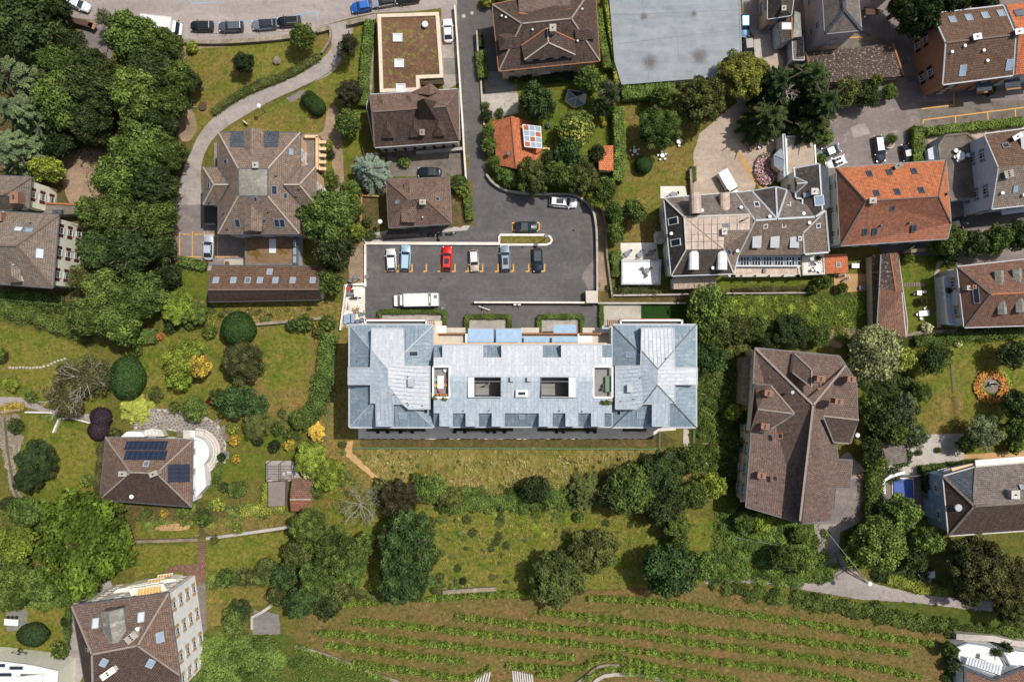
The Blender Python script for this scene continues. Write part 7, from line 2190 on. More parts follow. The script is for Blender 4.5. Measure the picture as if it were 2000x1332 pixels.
MB().box((c.x - .5,c.y,.3),(.7,.7,.6)).build('plinth','concrete',r_);m=MB();m.tube((c.x - .5,c.y,.6),(c.x - .5,c.y,1.5),.18,.14,8);m.tube((c.x - .5,c.y,1.5),(c.x - .5,c.y,2.1),.2,.1,8);m.ball((c.x - .5,c.y,2.25),.14,8,6);m.build('figure','black_plastic',r_)
c=P(541,119,.4);m=MB();m.ball(c,.75,9,6,.6);m.v=[v+Vector((random.uniform(-.1,.1),random.uniform(-.1,.1),random.uniform(-.05,.05))) for v in m.v];tag(m.build('boulder','rubble'),'grey boulder lying on the dry lawn above the driveway','boulder')
c=P(396,208,.4);r_=empty('fire_bowl',(c.x,c.y,0),'round rusty fire bowl with a bent frame at the edge of the wood','fire bowl');MB().tube((c.x,c.y,.1),(c.x,c.y,.45),.5,.75,14).build('bowl','wood_dark',r_)
for a,b in (((-2.0,1.1),(-1.2,.9)),((-2.0,1.1),(-2.1,-.2)),((-2.1,-.2),(-1.0,-.1))):MB().tube((c.x+a[0],c.y+a[1],.4),(c.x+b[0],c.y+b[1],.4),.05,.05,5).build('frame_bar','silver_metal',r_)
c=P(177,50,1.0);r_=empty('skip',(c.x,c.y,0),'open dark skip with a tan tarp end beside the shaded yard at top left','skip')
MB().box((c.x - 1.6,c.y+.4,.9),(4.5,.9,1.2),R(-16)).build('body','wood_dark',r_);MB().box((c.x+.5,c.y - .1,1.4),(1.3,1.1,.2),R(-35)).build('tarp','wood',r_)
c=P(725,372,.5);r_=empty('raised_bed',(c.x,c.y,0),'timber raised bed frame with cross bars left of the small hipped house','raised bed')
for a,b in (((706,369),(743,369)),((706,382),(743,384)),((706,369),(706,384)),((743,369),(743,384)),((724,369),(724,383))):MB().bar(P(*a,.5),P(*b,.5),.3,.5).build('board','wood',r_)
wall('garden_wall','tan timber edging wall left of the small hipped house garden','706,385 704,432',.3,.5,'wood')
st=empty('stone_steps',tuple(P(1000,1322,0)),'curved pale stone steps at the bottom centre of the vineyard','steps')
for k in range(9):
	a=1000+k*4.6;MB().prism([P(x,y,.3) for x,y in ((a,1308+k*.9),(a+3,1309+k*.9),(a+5.5,1335),(a+2.2,1336))],0,.25+.06*k).build('step','stair_stone',st)
st=empty('stone_steps',tuple(P(940,1325,0)),'second flight of curved stone steps left of the bottom centre','steps')
for k in range(6):
	a=925+k*5;MB().prism([P(x,y,.3) for x,y in ((a,1336),(a+3,1336),(a+9,1316 - k),(a+6,1315 - k))],0,.25+.06*k).build('step','stair_stone',st)
# TREES AND SHRUBS
WD='trees of the left wood'
def trees(rows,default_group=None):
	for r_ in rows:
		px,py,r,kind,col,label=r_[:6]
		o=r_[6] if len(r_) > 6 else {}
		cat=o.pop('cat','tree' if r*GSD > 1.6 or kind in ('spruce','cone') else 'shrub')
		nm=o.pop('name',{'spruce':'conifer_tree','cedar':'cedar_tree','cone':'conifer_tree','frond':'hornbeam_tree','clip0':'clipped_shrub','clip1':'clipped_shrub','clipbox':'clipped_shrub','spiky':'spreading_conifer'}.get(kind,'broadleaf_tree' if cat == 'tree' else 'shrub'))
		plant(nm,cat,label,px,py,r,kind,col,group=o.pop('group',default_group),**o)
trees([
 (40,40,78,'big','dark','huge dark tree filling the top left corner',dict(h=14)),
 (108,20,34,'big','deep','dark tree at the top edge left of the angled silver car',dict(h=11)),
 (20,150,48,'cedar','greyg','grey-green cedar at the left edge, uppermost of three',dict(h=15)),
 (40,215,52,'cedar','greyg','grey-green cedar at the left edge, middle of three',dict(h=15)),
 (20,290,56,'cedar','greyg','grey-green cedar at the left edge, lowest of three',dict(h=14)),
 (145,85,34,'loose','dark','thin dark tree with bare gaps over the shaded yard',dict(h=8)),
 (214,42,24,'loose','greyg','slim grey-green tree at the upper left tip of the street wood',dict(h=8)),
 (262,76,56,'big','mid','broad tree at the top of the wood beside the white truck',dict(h=12)),
 (322,92,38,'big','mid','tree under the front of the white truck, at the corner of the wood',dict(h=11)),
 (300,134,46,'big','dark','dark rounded tree at the upper right flank of the wood',dict(h=12)),
 (350,150,36,'big','mid','tree at the right flank of the wood above the fire bowl',dict(h=10)),
 (378,160,20,'mid','dark','small dark tree at the far right tip of the wood',dict(h=7)),
 (122,128,42,'big','mid','mid-green tree below the thin dark one in the wood',dict(h=11)),
 (180,128,34,'big','dark','dark tree between the shaded yard and the wood centre',dict(h=11)),
 (225,142,30,'mid','olive','dull olive tree in the middle of the upper wood',dict(h=9)),
 (118,196,56,'big','mid','wide mid-green tree right of the middle cedar',dict(h=13)),
 (182,182,52,'big','dark','wide dark tree in the heart of the upper wood',dict(h=13)),
 (268,185,56,'big','green','large green tree with a lighter lower left side in the upper wood',dict(h=13)),
 (335,200,36,'big','mid','tree at the right edge of the wood below the fire bowl',dict(h=10)),
 (180,240,44,'big','dark','dark tree above the sandy clearing in the wood',dict(h=11)),
 (312,240,34,'big','dark','dark tree right of the clearing, near the driveway',dict(h=10)),
 (92,330,33,'mid','bright','bright green tree behind the villa with burgundy shutters',dict(h=8)),
 (118,285,30,'mid','deep','small deep green tree left of the sandy clearing',dict(h=8)),
 (272,292,62,'big','green','large green round tree halfway down the wood',dict(h=13)),
 (330,300,36,'big','mid','tree at the right side of the wood beside the driveway',dict(h=10)),
 (232,350,54,'big','green','large tree right of the sandy clearing',dict(h=12)),
 (300,365,50,'big','dark','dark large tree beside the driveway bend',dict(h=12)),
 (178,415,34,'mid','mid','tree touching the flat side wing of the villa with burgundy shutters',dict(h=9)),
 (225,420,50,'big','mid','broad tree in the lower middle of the wood',dict(h=12)),
 (300,425,48,'big','mid','broad tree left of the marked parking bays',dict(h=12)),
 (190,490,42,'big','blue','blue-green tree right of the burgundy shuttered facade',dict(h=11)),
 (255,490,52,'big','dark','large dark blue-green tree in the lower wood',dict(h=12)),
 (315,485,32,'mid','dark','dark tree beside the lower end of the parking bays',dict(h=10)),
 (330,540,30,'mid','deep','deep shaded tree left of the lush lawn by the barn',dict(h=8)),
 (165,545,34,'loose','olive','thin olive tree below the burgundy shuttered villa',dict(h=8)),
 (210,570,50,'big','green','green tree near the lower end of the wood, upper left of four',dict(h=11)),
 (275,575,52,'big','mid','green tree near the lower end of the wood, upper right of four',dict(h=11)),
 (170,615,44,'big','mid','green tree near the lower end of the wood, lower left of four',dict(h=11)),
 (232,630,48,'big','green','green tree near the lower end of the wood, lower right of four',dict(h=11)),
 (350,598,38,'fine','bright','yellow-green small-leaved tree left of the barn end',dict(h=6)),
 (382,610,26,'fine','green','green shrub mass at the lower left corner of the barn',dict(h=5)),
 (345,565,22,'mid','green','green shrub between lush lawn and lower wood',dict(h=4)),
],WD)
trees([
 (592,71,28,'mid','green','round green tree on the lawn under the parked black street cars',dict(h=7)),
 (477,123,23,'fine','deep','round dark green tree standing alone on the dry lawn',dict(h=6)),
 (374,92,13,'small','bright','yellow-green bush at the left end of the dry lawn'),
 (681,90,27,'loose','bronze','dark bronze-leaved tree at the top of the driveway',dict(h=7)),
 (683,182,28,'fine','bronze','dark bronze-leaved tree, middle of the row left of the hedge',dict(h=7)),
 (680,240,29,'mid','green','green tree, lowest of the row left of the hedge',dict(h=7)),
 (612,202,22,'clipbox','clip','clipped oval box shrub on the lawn inside the driveway bend',dict(h=2.4,sx=1.15,sy=.72,rz=-.75,trunk=False)),
 (640,284,13,'small','lime','bright yellow-green bush beside the cross-plan villa terrace'),
 (646,302,10,'small','deep','deep green bush below the bright yellow-green one'),
 (718,328,42,'spruce','silver','silver-blue spruce between the cross-plan villa and the small hipped house',dict(h=10)),
 (645,352,20,'small','mid','bush on the grass strip right of the cross-plan villa',dict(h=2.5)),
 (684,372,25,'mid','green','green tree below the silver-blue spruce',dict(h=7)),
 (688,410,25,'mid','mid','green tree right of the great dark tree, upper one',dict(h=7)),
 (640,425,62,'big','mid','great dark round tree right of the cross-plan villa',dict(h=14)),
 (650,480,45,'big','dark','lower crown of dark tree right of the mossy annex',dict(h=12)),
 (697,452,18,'small','bright','light green bush beside the pale path corner left of the car park',dict(h=4)),
 (645,548,30,'mid','mid','green tree at the right end of the barn',dict(h=7)),
 (655,525,22,'mid','dark','dark tree squeezed between barn and bare soil',dict(h=6)),
 (790,315,13,'small','green','small bush at the corner of the forecourt under the turreted house'),
 (718,432,12,'small','olive','small olive bush in the garden left of the small hipped house'),
 (722,458,13,'small','mid','low bush by the path corner left of the small hipped house'),
 (895,358,19,'small','mid','round bush at the upper right corner of the small hipped house',dict(h=3)),
 (905,372,16,'small','green','bush joining the clipped hedge right of the small hipped house',dict(h=3)),
])
trees([
 (1050,200,40,'big','blue','dark blue-green tree right of the mansion drive',dict(h=10)),
 (1125,248,38,'mid','green','tree covered in yellow blossom clusters in the walled garden',dict(h=7)),
 (1150,158,32,'mid','green','green tree at the lower right corner of the mansion',dict(h=8)),
 (1190,180,28,'loose','greyg','grey-green tree between the mansion and the grey hall',dict(h=9)),
 (1178,210,22,'mid','dark','dark tree right of the glass pyramid',dict(h=7)),
 (1040,345,38,'fine','olive','olive-grey tree above the curved wall, left one',dict(h=8)),
 (1088,340,32,'mid','mid','green tree above the curved wall, second from left',dict(h=8)),
 (1135,345,38,'fine','olive','olive-grey tree above the white car by the curved wall',dict(h=8)),
 (1110,300,32,'mid','blue','dark blue-green tree in the middle of the walled garden',dict(h=8)),
 (1075,315,24,'mid','dark','dark tree right of the orange cottage end',dict(h=6)),
 (1165,300,20,'mid','dark','dark tree beside the small orange hedge-side shed',dict(h=6)),
 (1182,372,28,'mid','mid','green tree at the bend of the curved wall, upper',dict(h=6)),
 (1165,392,20,'mid','bright','bright shrub at the bend of the curved wall',dict(h=4)),
 (1203,455,22,'mid','green','green tree above the upper white terrace',dict(h=6)),
 (1240,413,27,'mid','mid','round tree on the shaded lawn left of the hotel',dict(h=7)),
 (1200,415,24,'mid','mid','tree right of the bare soil strip, middle',dict(h=6)),
 (995,345,24,'mid','green','green shrub at the lower left corner of the walled garden',dict(h=4)),
 (970,320,20,'mid','green','green shrub left of the orange cottage foot',dict(h=4)),
 (957,285,18,'mid','green','green shrub left of the orange cottage, middle',dict(h=4)),
 (955,258,17,'mid','green','green shrub left of the orange cottage, upper',dict(h=4)),
 (950,225,13,'small','deep','clipped dark round shrub beside the cottage drive',dict(h=2.4)),
 (948,207,9,'small','mid','small shrub by the iron gate of the cottage drive'),
 (976,220,10,'small','olive','small airy shrub at the edge of the cottage drive'),
 (1072,245,7,'small','silver','tiny silver shrub on the lush lawn of the walled garden'),
 (1003,154,11,'small','mid','rounded shrub under the mansion wall, left one'),(1028,151,11,'small','deep','rounded shrub under the mansion wall, right one'),
 (1180,243,6,'small','yellow','small yellow shrub at the right end of the walled garden'),
 (950,0,14,'small','lime','yellowish shrub at the top edge left of the mansion',dict(h=3)),(975,-2,16,'small','mid','green shrub at the top edge left of the mansion',dict(h=3)),
 (1288,250,46,'fine','mid','large round green tree on the dining lawn',dict(h=9)),
 (1293,193,24,'mid','mid','green tree behind the dining lawn hedge',dict(h=7)),
 (1370,195,54,'fine','olive','large olive-brown tree at the upper end of the gravel drive',dict(h=11)),
 (1450,145,52,'fine','willow','yellow-green willow over the corner of the grey hall roof',dict(h=11)),
 (1258,321,17,'clip1','clip','clipped round dark shrub at the foot of the dining lawn',dict(h=3,trunk=False)),
 (1350,345,8,'small','mid','small shrub at the wall end beside the hotel gravel drive'),
 (1518,165,46,'cedar','deep','upper left crown of the great cedar with broken pale boughs',dict(h=13)),
 (1585,150,46,'cedar','dark','upper right crown of the great cedar group',dict(h=13)),
 (1610,200,48,'cedar','deep','right-hand crown of the great cedar group',dict(h=13)),
 (1505,225,46,'cedar','dark','left-hand crown of the great cedar group above the flower beds',dict(h=12)),
 (1590,245,38,'cedar','dark','lowest crown of the great cedar group over the gravel roof',dict(h=11)),
 (1655,180,30,'mid','olive','bushy tree under the long spotted shed, left one',dict(h=6)),(1692,186,30,'mid','dark','bushy tree under the long spotted shed, middle one',dict(h=6)),
 (1738,180,18,'mid','green','green bush at the right end under the long spotted shed',dict(h=4)),(1712,158,14,'small','bright','bright small bush on the edge of the long spotted shed',dict(h=4)),
 (1614,268,18,'small','green','shrub on the round bed above the silver car in the hotel yard',dict(h=3)),(1605,310,12,'small','green','shrub in front of the small open-top car',dict(h=2.6)),
 (1742,272,13,'loose','mid','small thin tree in the round planter of the hotel yard',dict(h=3)),
 (1798,30,46,'big','deep','deep shaded tree left of the orange-brown block',dict(h=12)),(1860,-10,44,'big','deep','deep shaded tree above the orange-brown block',dict(h=11)),(1925,-14,34,'big','dark','dark tree at the top edge above the orange-brown block',dict(h=9)),
 (1768,8,34,'big','dark','dark tree at the top edge right of the white house',dict(h=10)),(1935,178,10,'small','deep','small dark tree under the balconies of the orange-brown block',dict(h=4)),
 (1305,478,12,'small','deep','dark bush between white terrace and hotel wall',dict(h=2.5)),(1597,505,6,'small','deep','tiny potted bush on the hotel roof terrace',dict(h=4.4)),
 (1610,552,18,'mid','mid','green shrub at the right end of the hotel strip lawn',dict(h=4)),(1590,565,12,'small','mid','smaller shrub at the right end of the hotel flower border',dict(h=3)),
 (1646,562,12,'small','green','bush at the edge of the sandy yard below the orange shed',dict(h=3)),
 (1858,468,32,'mid','mid','tree behind the red-brown tiled house, left of four',dict(h=8)),(1900,475,30,'mid','dark','tree behind the red-brown tiled house, second of four',dict(h=8)),(1945,468,34,'mid','mid','tree behind the red-brown tiled house, third of four',dict(h=8)),(1988,462,32,'mid','dark','tree behind the red-brown tiled house, rightmost of four',dict(h=8)),
 (1830,482,18,'small','green','shrub at the left end of the tree belt behind the red-brown house',dict(h=4)),(1852,500,20,'mid','deep','dark shrub beside the curved gravel path',dict(h=5)),
 (1776,504,12,'small','green','shrub in the upper left corner of the small lawn',dict(h=2.4)),(1803,588,10,'small','brownish','little brownish tree between the two lawn tables',dict(h=2.4)),(1812,640,12,'small','cream','cream-flowered shrub at the foot of the small lawn',dict(h=2.2)),(1850,568,8,'small','deep','potted plant on the white terrace of the red-brown house',dict(h=4.3)),
])
trees([
 (1383,600,45,'mid','green','green tree over the end of the clipped turf, upper',dict(h=9)),(1392,650,40,'mid','mid','green tree right of the zinc wing, second',dict(h=9)),(1382,700,40,'mid','blue','dark blue-green tree touching the right zinc wing',dict(h=9)),
 (1435,645,32,'mid','olive','olive tree above the large aged building, left one',dict(h=7)),(1475,640,28,'mid','mid','tree above the large aged building, second',dict(h=6)),(1545,650,42,'fine','deep','dark spreading tree above the large aged building',dict(h=7)),(1600,655,26,'mid','mid','small tree at the top of the large aged building',dict(h=5)),(1500,670,22,'mid','dark','dark tree right at the roof edge of the large aged building',dict(h=5)),
 (1710,688,58,'big','pale','pale flowering tree at the upper right corner of the aged building',dict(h=12)),(1760,700,28,'mid','lime','bright yellow-green tree behind the pale flowering one',dict(h=6)),
 (1432,806,17,'mid','bright','bright green conical tree in the shade left of the aged building',dict(h=6)),(1450,815,16,'mid','mid','green bush right behind the bright conical tree',dict(h=5)),(1440,865,15,'small','mid','bush in deep shade left of the aged building',dict(h=4)),(1425,930,12,'small','blue','blue-green bush in the terraced beds',dict(h=3)),
 (1395,948,28,'mid','bright','yellow-green tree at the foot of the terraced beds',dict(h=6)),(1352,898,34,'mid','mid','round green tree below the right zinc wing',dict(h=7)),(1292,925,50,'fine','dark','dark tree in the thicket below the right zinc wing, upper',dict(h=10)),(1235,955,52,'big','mid','broad tree in the thicket below the meadow',dict(h=10)),(1200,968,34,'mid','dark','dark tree at the left of the thicket below the meadow',dict(h=8)),
 (1295,985,44,'big','dark','dark tree in the thicket, lower',dict(h=9)),(1350,965,34,'mid','mid','tree in the thicket beside the yellow-green one',dict(h=8)),(1322,1028,30,'fine','green','green tree in the column leading down from the thicket',dict(h=7)),(1328,1060,24,'mid','green','lower green tree in the column leading down from the thicket',dict(h=6)),
 (1310,1112,58,'big','blue','large blue-green tree above the vineyard',dict(h=12)),(1375,1105,32,'mid','green','green tree leaning on the large blue-green one',dict(h=8)),
 (1090,1130,60,'fine','olive','dark olive round tree at the top edge of the vineyard',dict(h=10)),(1160,1075,52,'fine','olive','olive tree in the lower meadow, upper right of the dark round one',dict(h=8)),
 (1145,965,40,'spiky','olive','spiky spreading conifer at the lower edge of the meadow',dict(h=6)),(1045,955,34,'mid','deep','dark round tree at the lower edge of the meadow',dict(h=6)),(1075,968,22,'mid','green','green shrub right of the dark meadow-edge tree',dict(h=4)),
 (1455,1018,24,'mid','mid','green shrub at the lower left corner of the aged building',dict(h=5)),(1485,1022,24,'mid','bright','yellow-green shrub under the aged building',dict(h=5)),(1530,1088,30,'mid','mid','dark-shaded tree in the wild garden beside the lane',dict(h=7)),(1572,1095,28,'mid','green','green bush bank along the bend of the lower lane',dict(h=5)),(1565,1045,22,'mid','green','bush at the top of the wild garden bank',dict(h=4)),
 (1718,1062,58,'big','green','big bright-topped tree beside the bend of the lower lane',dict(h=11)),(1680,1085,34,'mid','bright','bright green tree in front of the big one at the lower lane',dict(h=8)),(1758,1002,42,'mid','green','leafy green tree below the blue pool cover',dict(h=9)),(1812,1055,32,'mid','green','tree between the lower lane trees and the blue villa',dict(h=8)),(1785,1095,28,'mid','dark','dark tree beside the pale garden tables',dict(h=7)),
 (1910,1100,62,'fine','brownish','large brownish tree below the blue villa, upper',dict(h=12)),(1965,1130,52,'fine','brownish','large brownish tree below the blue villa, right',dict(h=11)),(1890,1150,36,'fine','brownish','brownish tree overhanging the lower lane',dict(h=9)),(1975,1190,36,'fine','olive','olive tree over the right end of the lower lane',dict(h=8)),
 (1700,790,26,'mid','mid','tree right of the aged building, uppermost of the strip',dict(h=6)),(1720,815,36,'mid','dark','dark tree left of the right-hand lawn',dict(h=8)),(1768,800,36,'loose','greyg','grey-green tree at the left edge of the right-hand lawn',dict(h=8)),(1745,845,30,'mid','mid','green tree above the grey-tiled garage',dict(h=7)),(1790,850,28,'loose','greyg','thin grey-green tree over the pale patio',dict(h=6)),(1700,880,28,'mid','dark','tree left of the grey-tiled garage, upper',dict(h=7)),(1712,905,22,'mid','green','tree left of the grey-tiled garage, lower',dict(h=6)),
 (1822,700,38,'loose','dark','dark tree on the upper part of the right lawn',dict(h=7)),(1800,765,24,'loose','mid','small thin tree in the middle left of the right lawn',dict(h=5)),(1978,692,32,'mid','dark','dark tree at the upper right edge above the orange flower ring',dict(h=7)),(1988,790,34,'mid','dark','dark tree right of the orange flower ring',dict(h=8)),(1985,835,26,'mid','mid','tree at the right edge below the flower ring',dict(h=7)),(1922,842,42,'loose','greyg','grey-green spreading tree right of the pale patio',dict(h=8)),(1885,868,20,'mid','mid','small tree on the right edge of the pale patio',dict(h=5)),(1982,868,20,'small','green','round green bush above the blue villa',dict(h=4)),
 (1796,884,7,'small','brownish','left round bush set in the pale patio'),(1834,879,7,'small','brownish','right round bush set in the pale patio'),(1872,670,9,'small','cream','small cream-flowered bush at the top of the right lawn'),
 (1856,1268,18,'mid','mid','shrub at the left corner of the lower right terraces',dict(h=5)),(1862,1300,14,'small','greyg','grey-green shrub below it at the lower right terraces',dict(h=4)),(1966,1264,10,'small','mid','dark conical shrub on the lower right side terrace',dict(h=5)),(1944,1272,10,'small','mid','palm-like potted plant on the lower right terrace',dict(h=5)),
])
trees([
 (463,643,33,'clip0','clip','large clipped dome shrub below the barn',dict(h=5,trunk=False)),(475,708,46,'fine','brownish','dark olive fine-leaved tree on the garden lawn',dict(h=7)),
 (352,705,38,'big','bright','bright green tree, left half of a pair with a yellow one',dict(h=8)),(388,715,28,'mid','yellow','golden yellow tree joined to the bright green one',dict(h=7)),(350,738,26,'mid','bright','bright green lower tree of the yellow-green pair',dict(h=6)),(375,680,24,'mid','bright','bright green upper crown beside the golden tree',dict(h=7)),
 (246,738,38,'clip0','clip','big clipped egg-shaped dark green shrub',dict(h=5,sx=.86,sy=1.12,trunk=False)),(263,685,14,'small','mid','shrub above the clipped egg-shaped one',dict(h=2.5)),
 (462,782,40,'mid','blue','dark blue-green spreading shrub tree above the patio',dict(h=6)),(505,790,22,'mid','blue','dark blue-green shrub right of the spreading one',dict(h=4)),(425,778,22,'small','olive','olive shrub left of the dark spreading one',dict(h=3.5)),(378,799,29,'mid','mid','rounded green shrub at the top of the crazy paving',dict(h=4.5)),
 (258,800,32,'spiky','lime','golden-green spreading conifer left of the crazy paving',dict(h=3.5)),(195,816,20,'clip1','purple','upper of two clipped purple-black balls',dict(h=3,trunk=False)),(191,841,20,'clip1','purple','lower of two clipped purple-black balls',dict(h=3,trunk=False)),
 (407,785,7,'small','red','small bright red shrub above the patio',dict(h=1.6)),(500,830,32,'fine','olive','olive soft shrub right of the curved steps',dict(h=3.5)),(503,860,13,'small','deep','dark clipped bush on the little lawn',dict(h=2.2)),
 (540,837,14,'small','mid','green round bush, left of two beside the dark hollow'),(566,848,14,'small','mid','green round bush, right of two beside the dark hollow'),(585,818,22,'mid','mid','green bush left of the yellow conifer',dict(h=4)),
 (614,845,20,'cone','yellow','bright yellow conical conifer near the sandy path',dict(h=3.4)),(565,870,13,'small','yellow','yellow-leaved bush above the pergola'),(535,872,14,'small','deep','dark bush left of the yellow-leaved one',dict(h=2.5)),
 (605,895,36,'fine','bright','vivid light green tree beside the pergola, upper',dict(h=6)),(640,925,36,'fine','bright','vivid light green tree beside the pergola, lower right',dict(h=6)),(602,920,18,'small','cream','white-flowered bush over the pergola corner',dict(h=3)),
 (455,838,12,'small','lime','yellow-green shrub along the crazy paving, upper'),(457,860,13,'small','yellow','golden shrub along the crazy paving, lower'),(461,897,10,'small','yellow','golden round bush at the corner of the small square lawn'),(432,893,10,'small','deep','dark bush at the foot of the curved steps'),
 (466,955,22,'mid','mid','round green bush below the small square lawn',dict(h=3)),(437,952,12,'small','blue','blue-grey bush left of the round green one'),(320,1003,10,'small','yellow','yellow bush below the solar villa'),(285,1000,12,'small','green','green bush below the solar villa, left'),(355,1000,14,'small','green','green bush below the solar villa, right'),(395,1010,20,'small','mid','green bush at the wall gap below the solar villa',dict(h=3)),(418,1055,11,'small','olive','round bush at the left end of the right-hand stone wall'),(463,1033,12,'small','bright','bright bush on the right-hand stone wall'),(425,985,16,'small','lime','lime shrub below the solar villa corner'),
 (72,900,44,'fine','deep','dark spreading tree on the lower left lawn',dict(h=6)),(55,935,32,'fine','deep','dark lower crown on the lower left lawn',dict(h=5)),(28,832,18,'small','dark','dark shrub on the stone bank',dict(h=2.5)),(168,938,15,'small','green','small round green shrub beside the solar villa hedge'),
 (58,775,14,'small','green','green shrub beside the footpath bend at left'),(22,748,18,'loose','bright','small thin tree on the left lawn',dict(h=3)),(-5,690,18,'mid','green','green tree cut by the left edge',dict(h=5)),(225,845,14,'small','olive','olive shrub beside the purple balls'),(305,768,18,'loose','olive','thin olive shrub right of the golden-green conifer',dict(h=2.5)),(340,795,14,'small','olive','olive shrub at the top left of the crazy paving'),
 (152,1060,112,'frond','#62762f','huge feathery bright green tree left of the lower gardens',dict(h=15)),
 (30,1060,44,'mid','bright','bright green tree left of the huge feathery one',dict(h=8)),(22,1120,40,'mid','green','green tree at the left edge below the huge feathery one',dict(h=8)),(80,1140,42,'mid','green','green tree under the huge feathery one, middle',dict(h=7)),(130,1150,30,'mid','mid','green tree beside the drive of the bottom-left house',dict(h=7)),(35,1165,28,'mid','mid','tree above the cobbled circle at lower left',dict(h=6)),(50,1000,36,'mid','mid','tree above the huge feathery one at the left edge',dict(h=7)),(15,985,18,'small','dark','dark shrub at the left edge by the rubble wall',dict(h=3)),
 (62,1241,27,'clip1','deep','dark clipped oval shrub on the lower left lawn',dict(h=3,sx=1.1,sy=.85,trunk=False)),(128,1215,12,'small','deep','small dark bush along the drive hedge, upper'),(115,1272,20,'small','mid','green bush along the drive hedge, lower',dict(h=3)),(35,1290,24,'small','blue','blue-green bush above the cream corner building',dict(h=3)),
 (455,1212,28,'mid','mid','dark bush beside the dry lawn at lower left',dict(h=5)),(470,1190,24,'mid','dark','dark bush upper right of the dry lawn bush',dict(h=4.5)),(440,1130,22,'small','mid','flat green bush along the lower lawns',dict(h=3)),(480,1128,22,'small','olive','olive bush along the lower lawns',dict(h=3)),
])
trees([
 (605,1030,42,'fine','green','green tree at the upper left of the lower wood',dict(h=9)),(585,1080,34,'mid','olive','olive tree at the left edge of the lower wood',dict(h=7)),(655,1075,50,'fine','mid','large tree in the middle of the lower wood',dict(h=10)),(690,1110,36,'fine','green','green tree on the right side of the lower wood',dict(h=8)),(620,1130,42,'fine','mid','tree below the middle of the lower wood',dict(h=9)),(555,1125,28,'mid','blue','blue-green tree at the far left of the lower wood',dict(h=6)),(590,1170,40,'fine','blue','dark blue-green tree at the foot of the lower wood',dict(h=9)),(545,1165,24,'mid','olive','olive tree over the cobbled yard corner',dict(h=6)),(635,1180,34,'mid','dark','dark tree at the vineyard corner of the lower wood',dict(h=8)),(670,1150,32,'mid','olive','olive tree at the lower right of the lower wood',dict(h=7)),(715,1060,26,'mid','green','green tree at the right tip of the lower wood',dict(h=6)),(520,1110,26,'mid','olive','bushy olive growth linking lower lawns and wood',dict(h=4)),
],'trees of the lower wood')
trees([
 (780,975,42,'fine','bronze','dark bronze-green tree at the lower left edge of the meadow',dict(h=8)),(795,1050,58,'fine','blue','tall dark tree, upper crown, left of the lower meadow',dict(h=14)),(790,1120,62,'fine','blue','tall dark tree, lower crown, left of the lower meadow',dict(h=13)),(835,1085,30,'mid','mid','green tree on the right flank of the tall dark trees',dict(h=8)),(845,1022,14,'small','green','small green bush at the corner of the lower meadow',dict(h=3)),
 (840,955,34,'mid','green','green tree at the meadow edge, right of the bronze one',dict(h=5)),(875,970,26,'mid','olive','olive bush at the meadow edge',dict(h=4)),(745,950,18,'small','olive','olive bush at the end of the sandy path',dict(h=3)),(815,935,14,'small','mid','bush just above the meadow-edge trees',dict(h=3)),
 (620,955,20,'mid','green','green shrub right of the reddish shed',dict(h=4)),(570,636,14,'small','blue','bush row below the barn, first'),(594,632,20,'small','mid','bush row below the barn, second',dict(h=3)),(640,630,18,'small','green','bush row below the barn, third',dict(h=3)),(622,648,14,'small','olive','bush row below the barn, fourth'),
 (330,640,14,'small','dark','dark bush below the yellow-green wood edge'),(370,632,14,'small','green','green bush below the yellow-green wood edge'),(408,648,16,'small','green','green bush left of the large clipped dome'),(312,657,9,'small','orange','small orange-leaved bush beside the clipped hedge block'),
 (1130,1010,12,'small','green','low bush in the lower meadow under the spiky conifer'),(1290,1005,20,'mid','mid','bush at the head of the tree column',dict(h=5)),(905,1135,8,'small','deep','tiny dark bush low in the lower meadow'),
 (300,590,24,'mid','mid','tree filling the lower right of the left wood',dict(h=7)),
])
for px,py,r,lab,sd in ((160,738,50,'thin birch with white forking boughs, upper one, left gardens',3),(115,782,42,'thin birch with white boughs, lower one, above the footpath',8),(1548,172,22,None,5)):
	h=7 if lab else 13
	if lab is None:lab='dead pale boughs standing broken in the middle of the great cedar'
	c=P(px,py,h*.8);r_=empty('birch_tree' if h == 7 else 'dead_tree',(c.x,c.y,0),lab,'tree')
	me=branch_mesh(sd,r*GSD*.95,h*.85,6,'bark_pale',.075 if h == 7 else .12);o=link('boughs',me,r_)
	if h == 7:
		q=link('crown',PROTO['loose0'][0],r_);k=r*GSD/4.0;q.scale=(k*1.2,k*1.0,.72);q.color=fcol('#5c5c3c');q.rotation_euler.z=sd
c=P(705,985,3);r_=empty('bare_shrub',(c.x,c.y,0),'grey leafless spreading shrub at the end of the sandy path','shrub');link('boughs',branch_mesh(12,3.8,3.5,11,'bark_pale',.06),r_);q=link('crown',PROTO['wispy'][0],r_);q.scale=(1.1,1.1,.7);q.color=fcol('greyg')
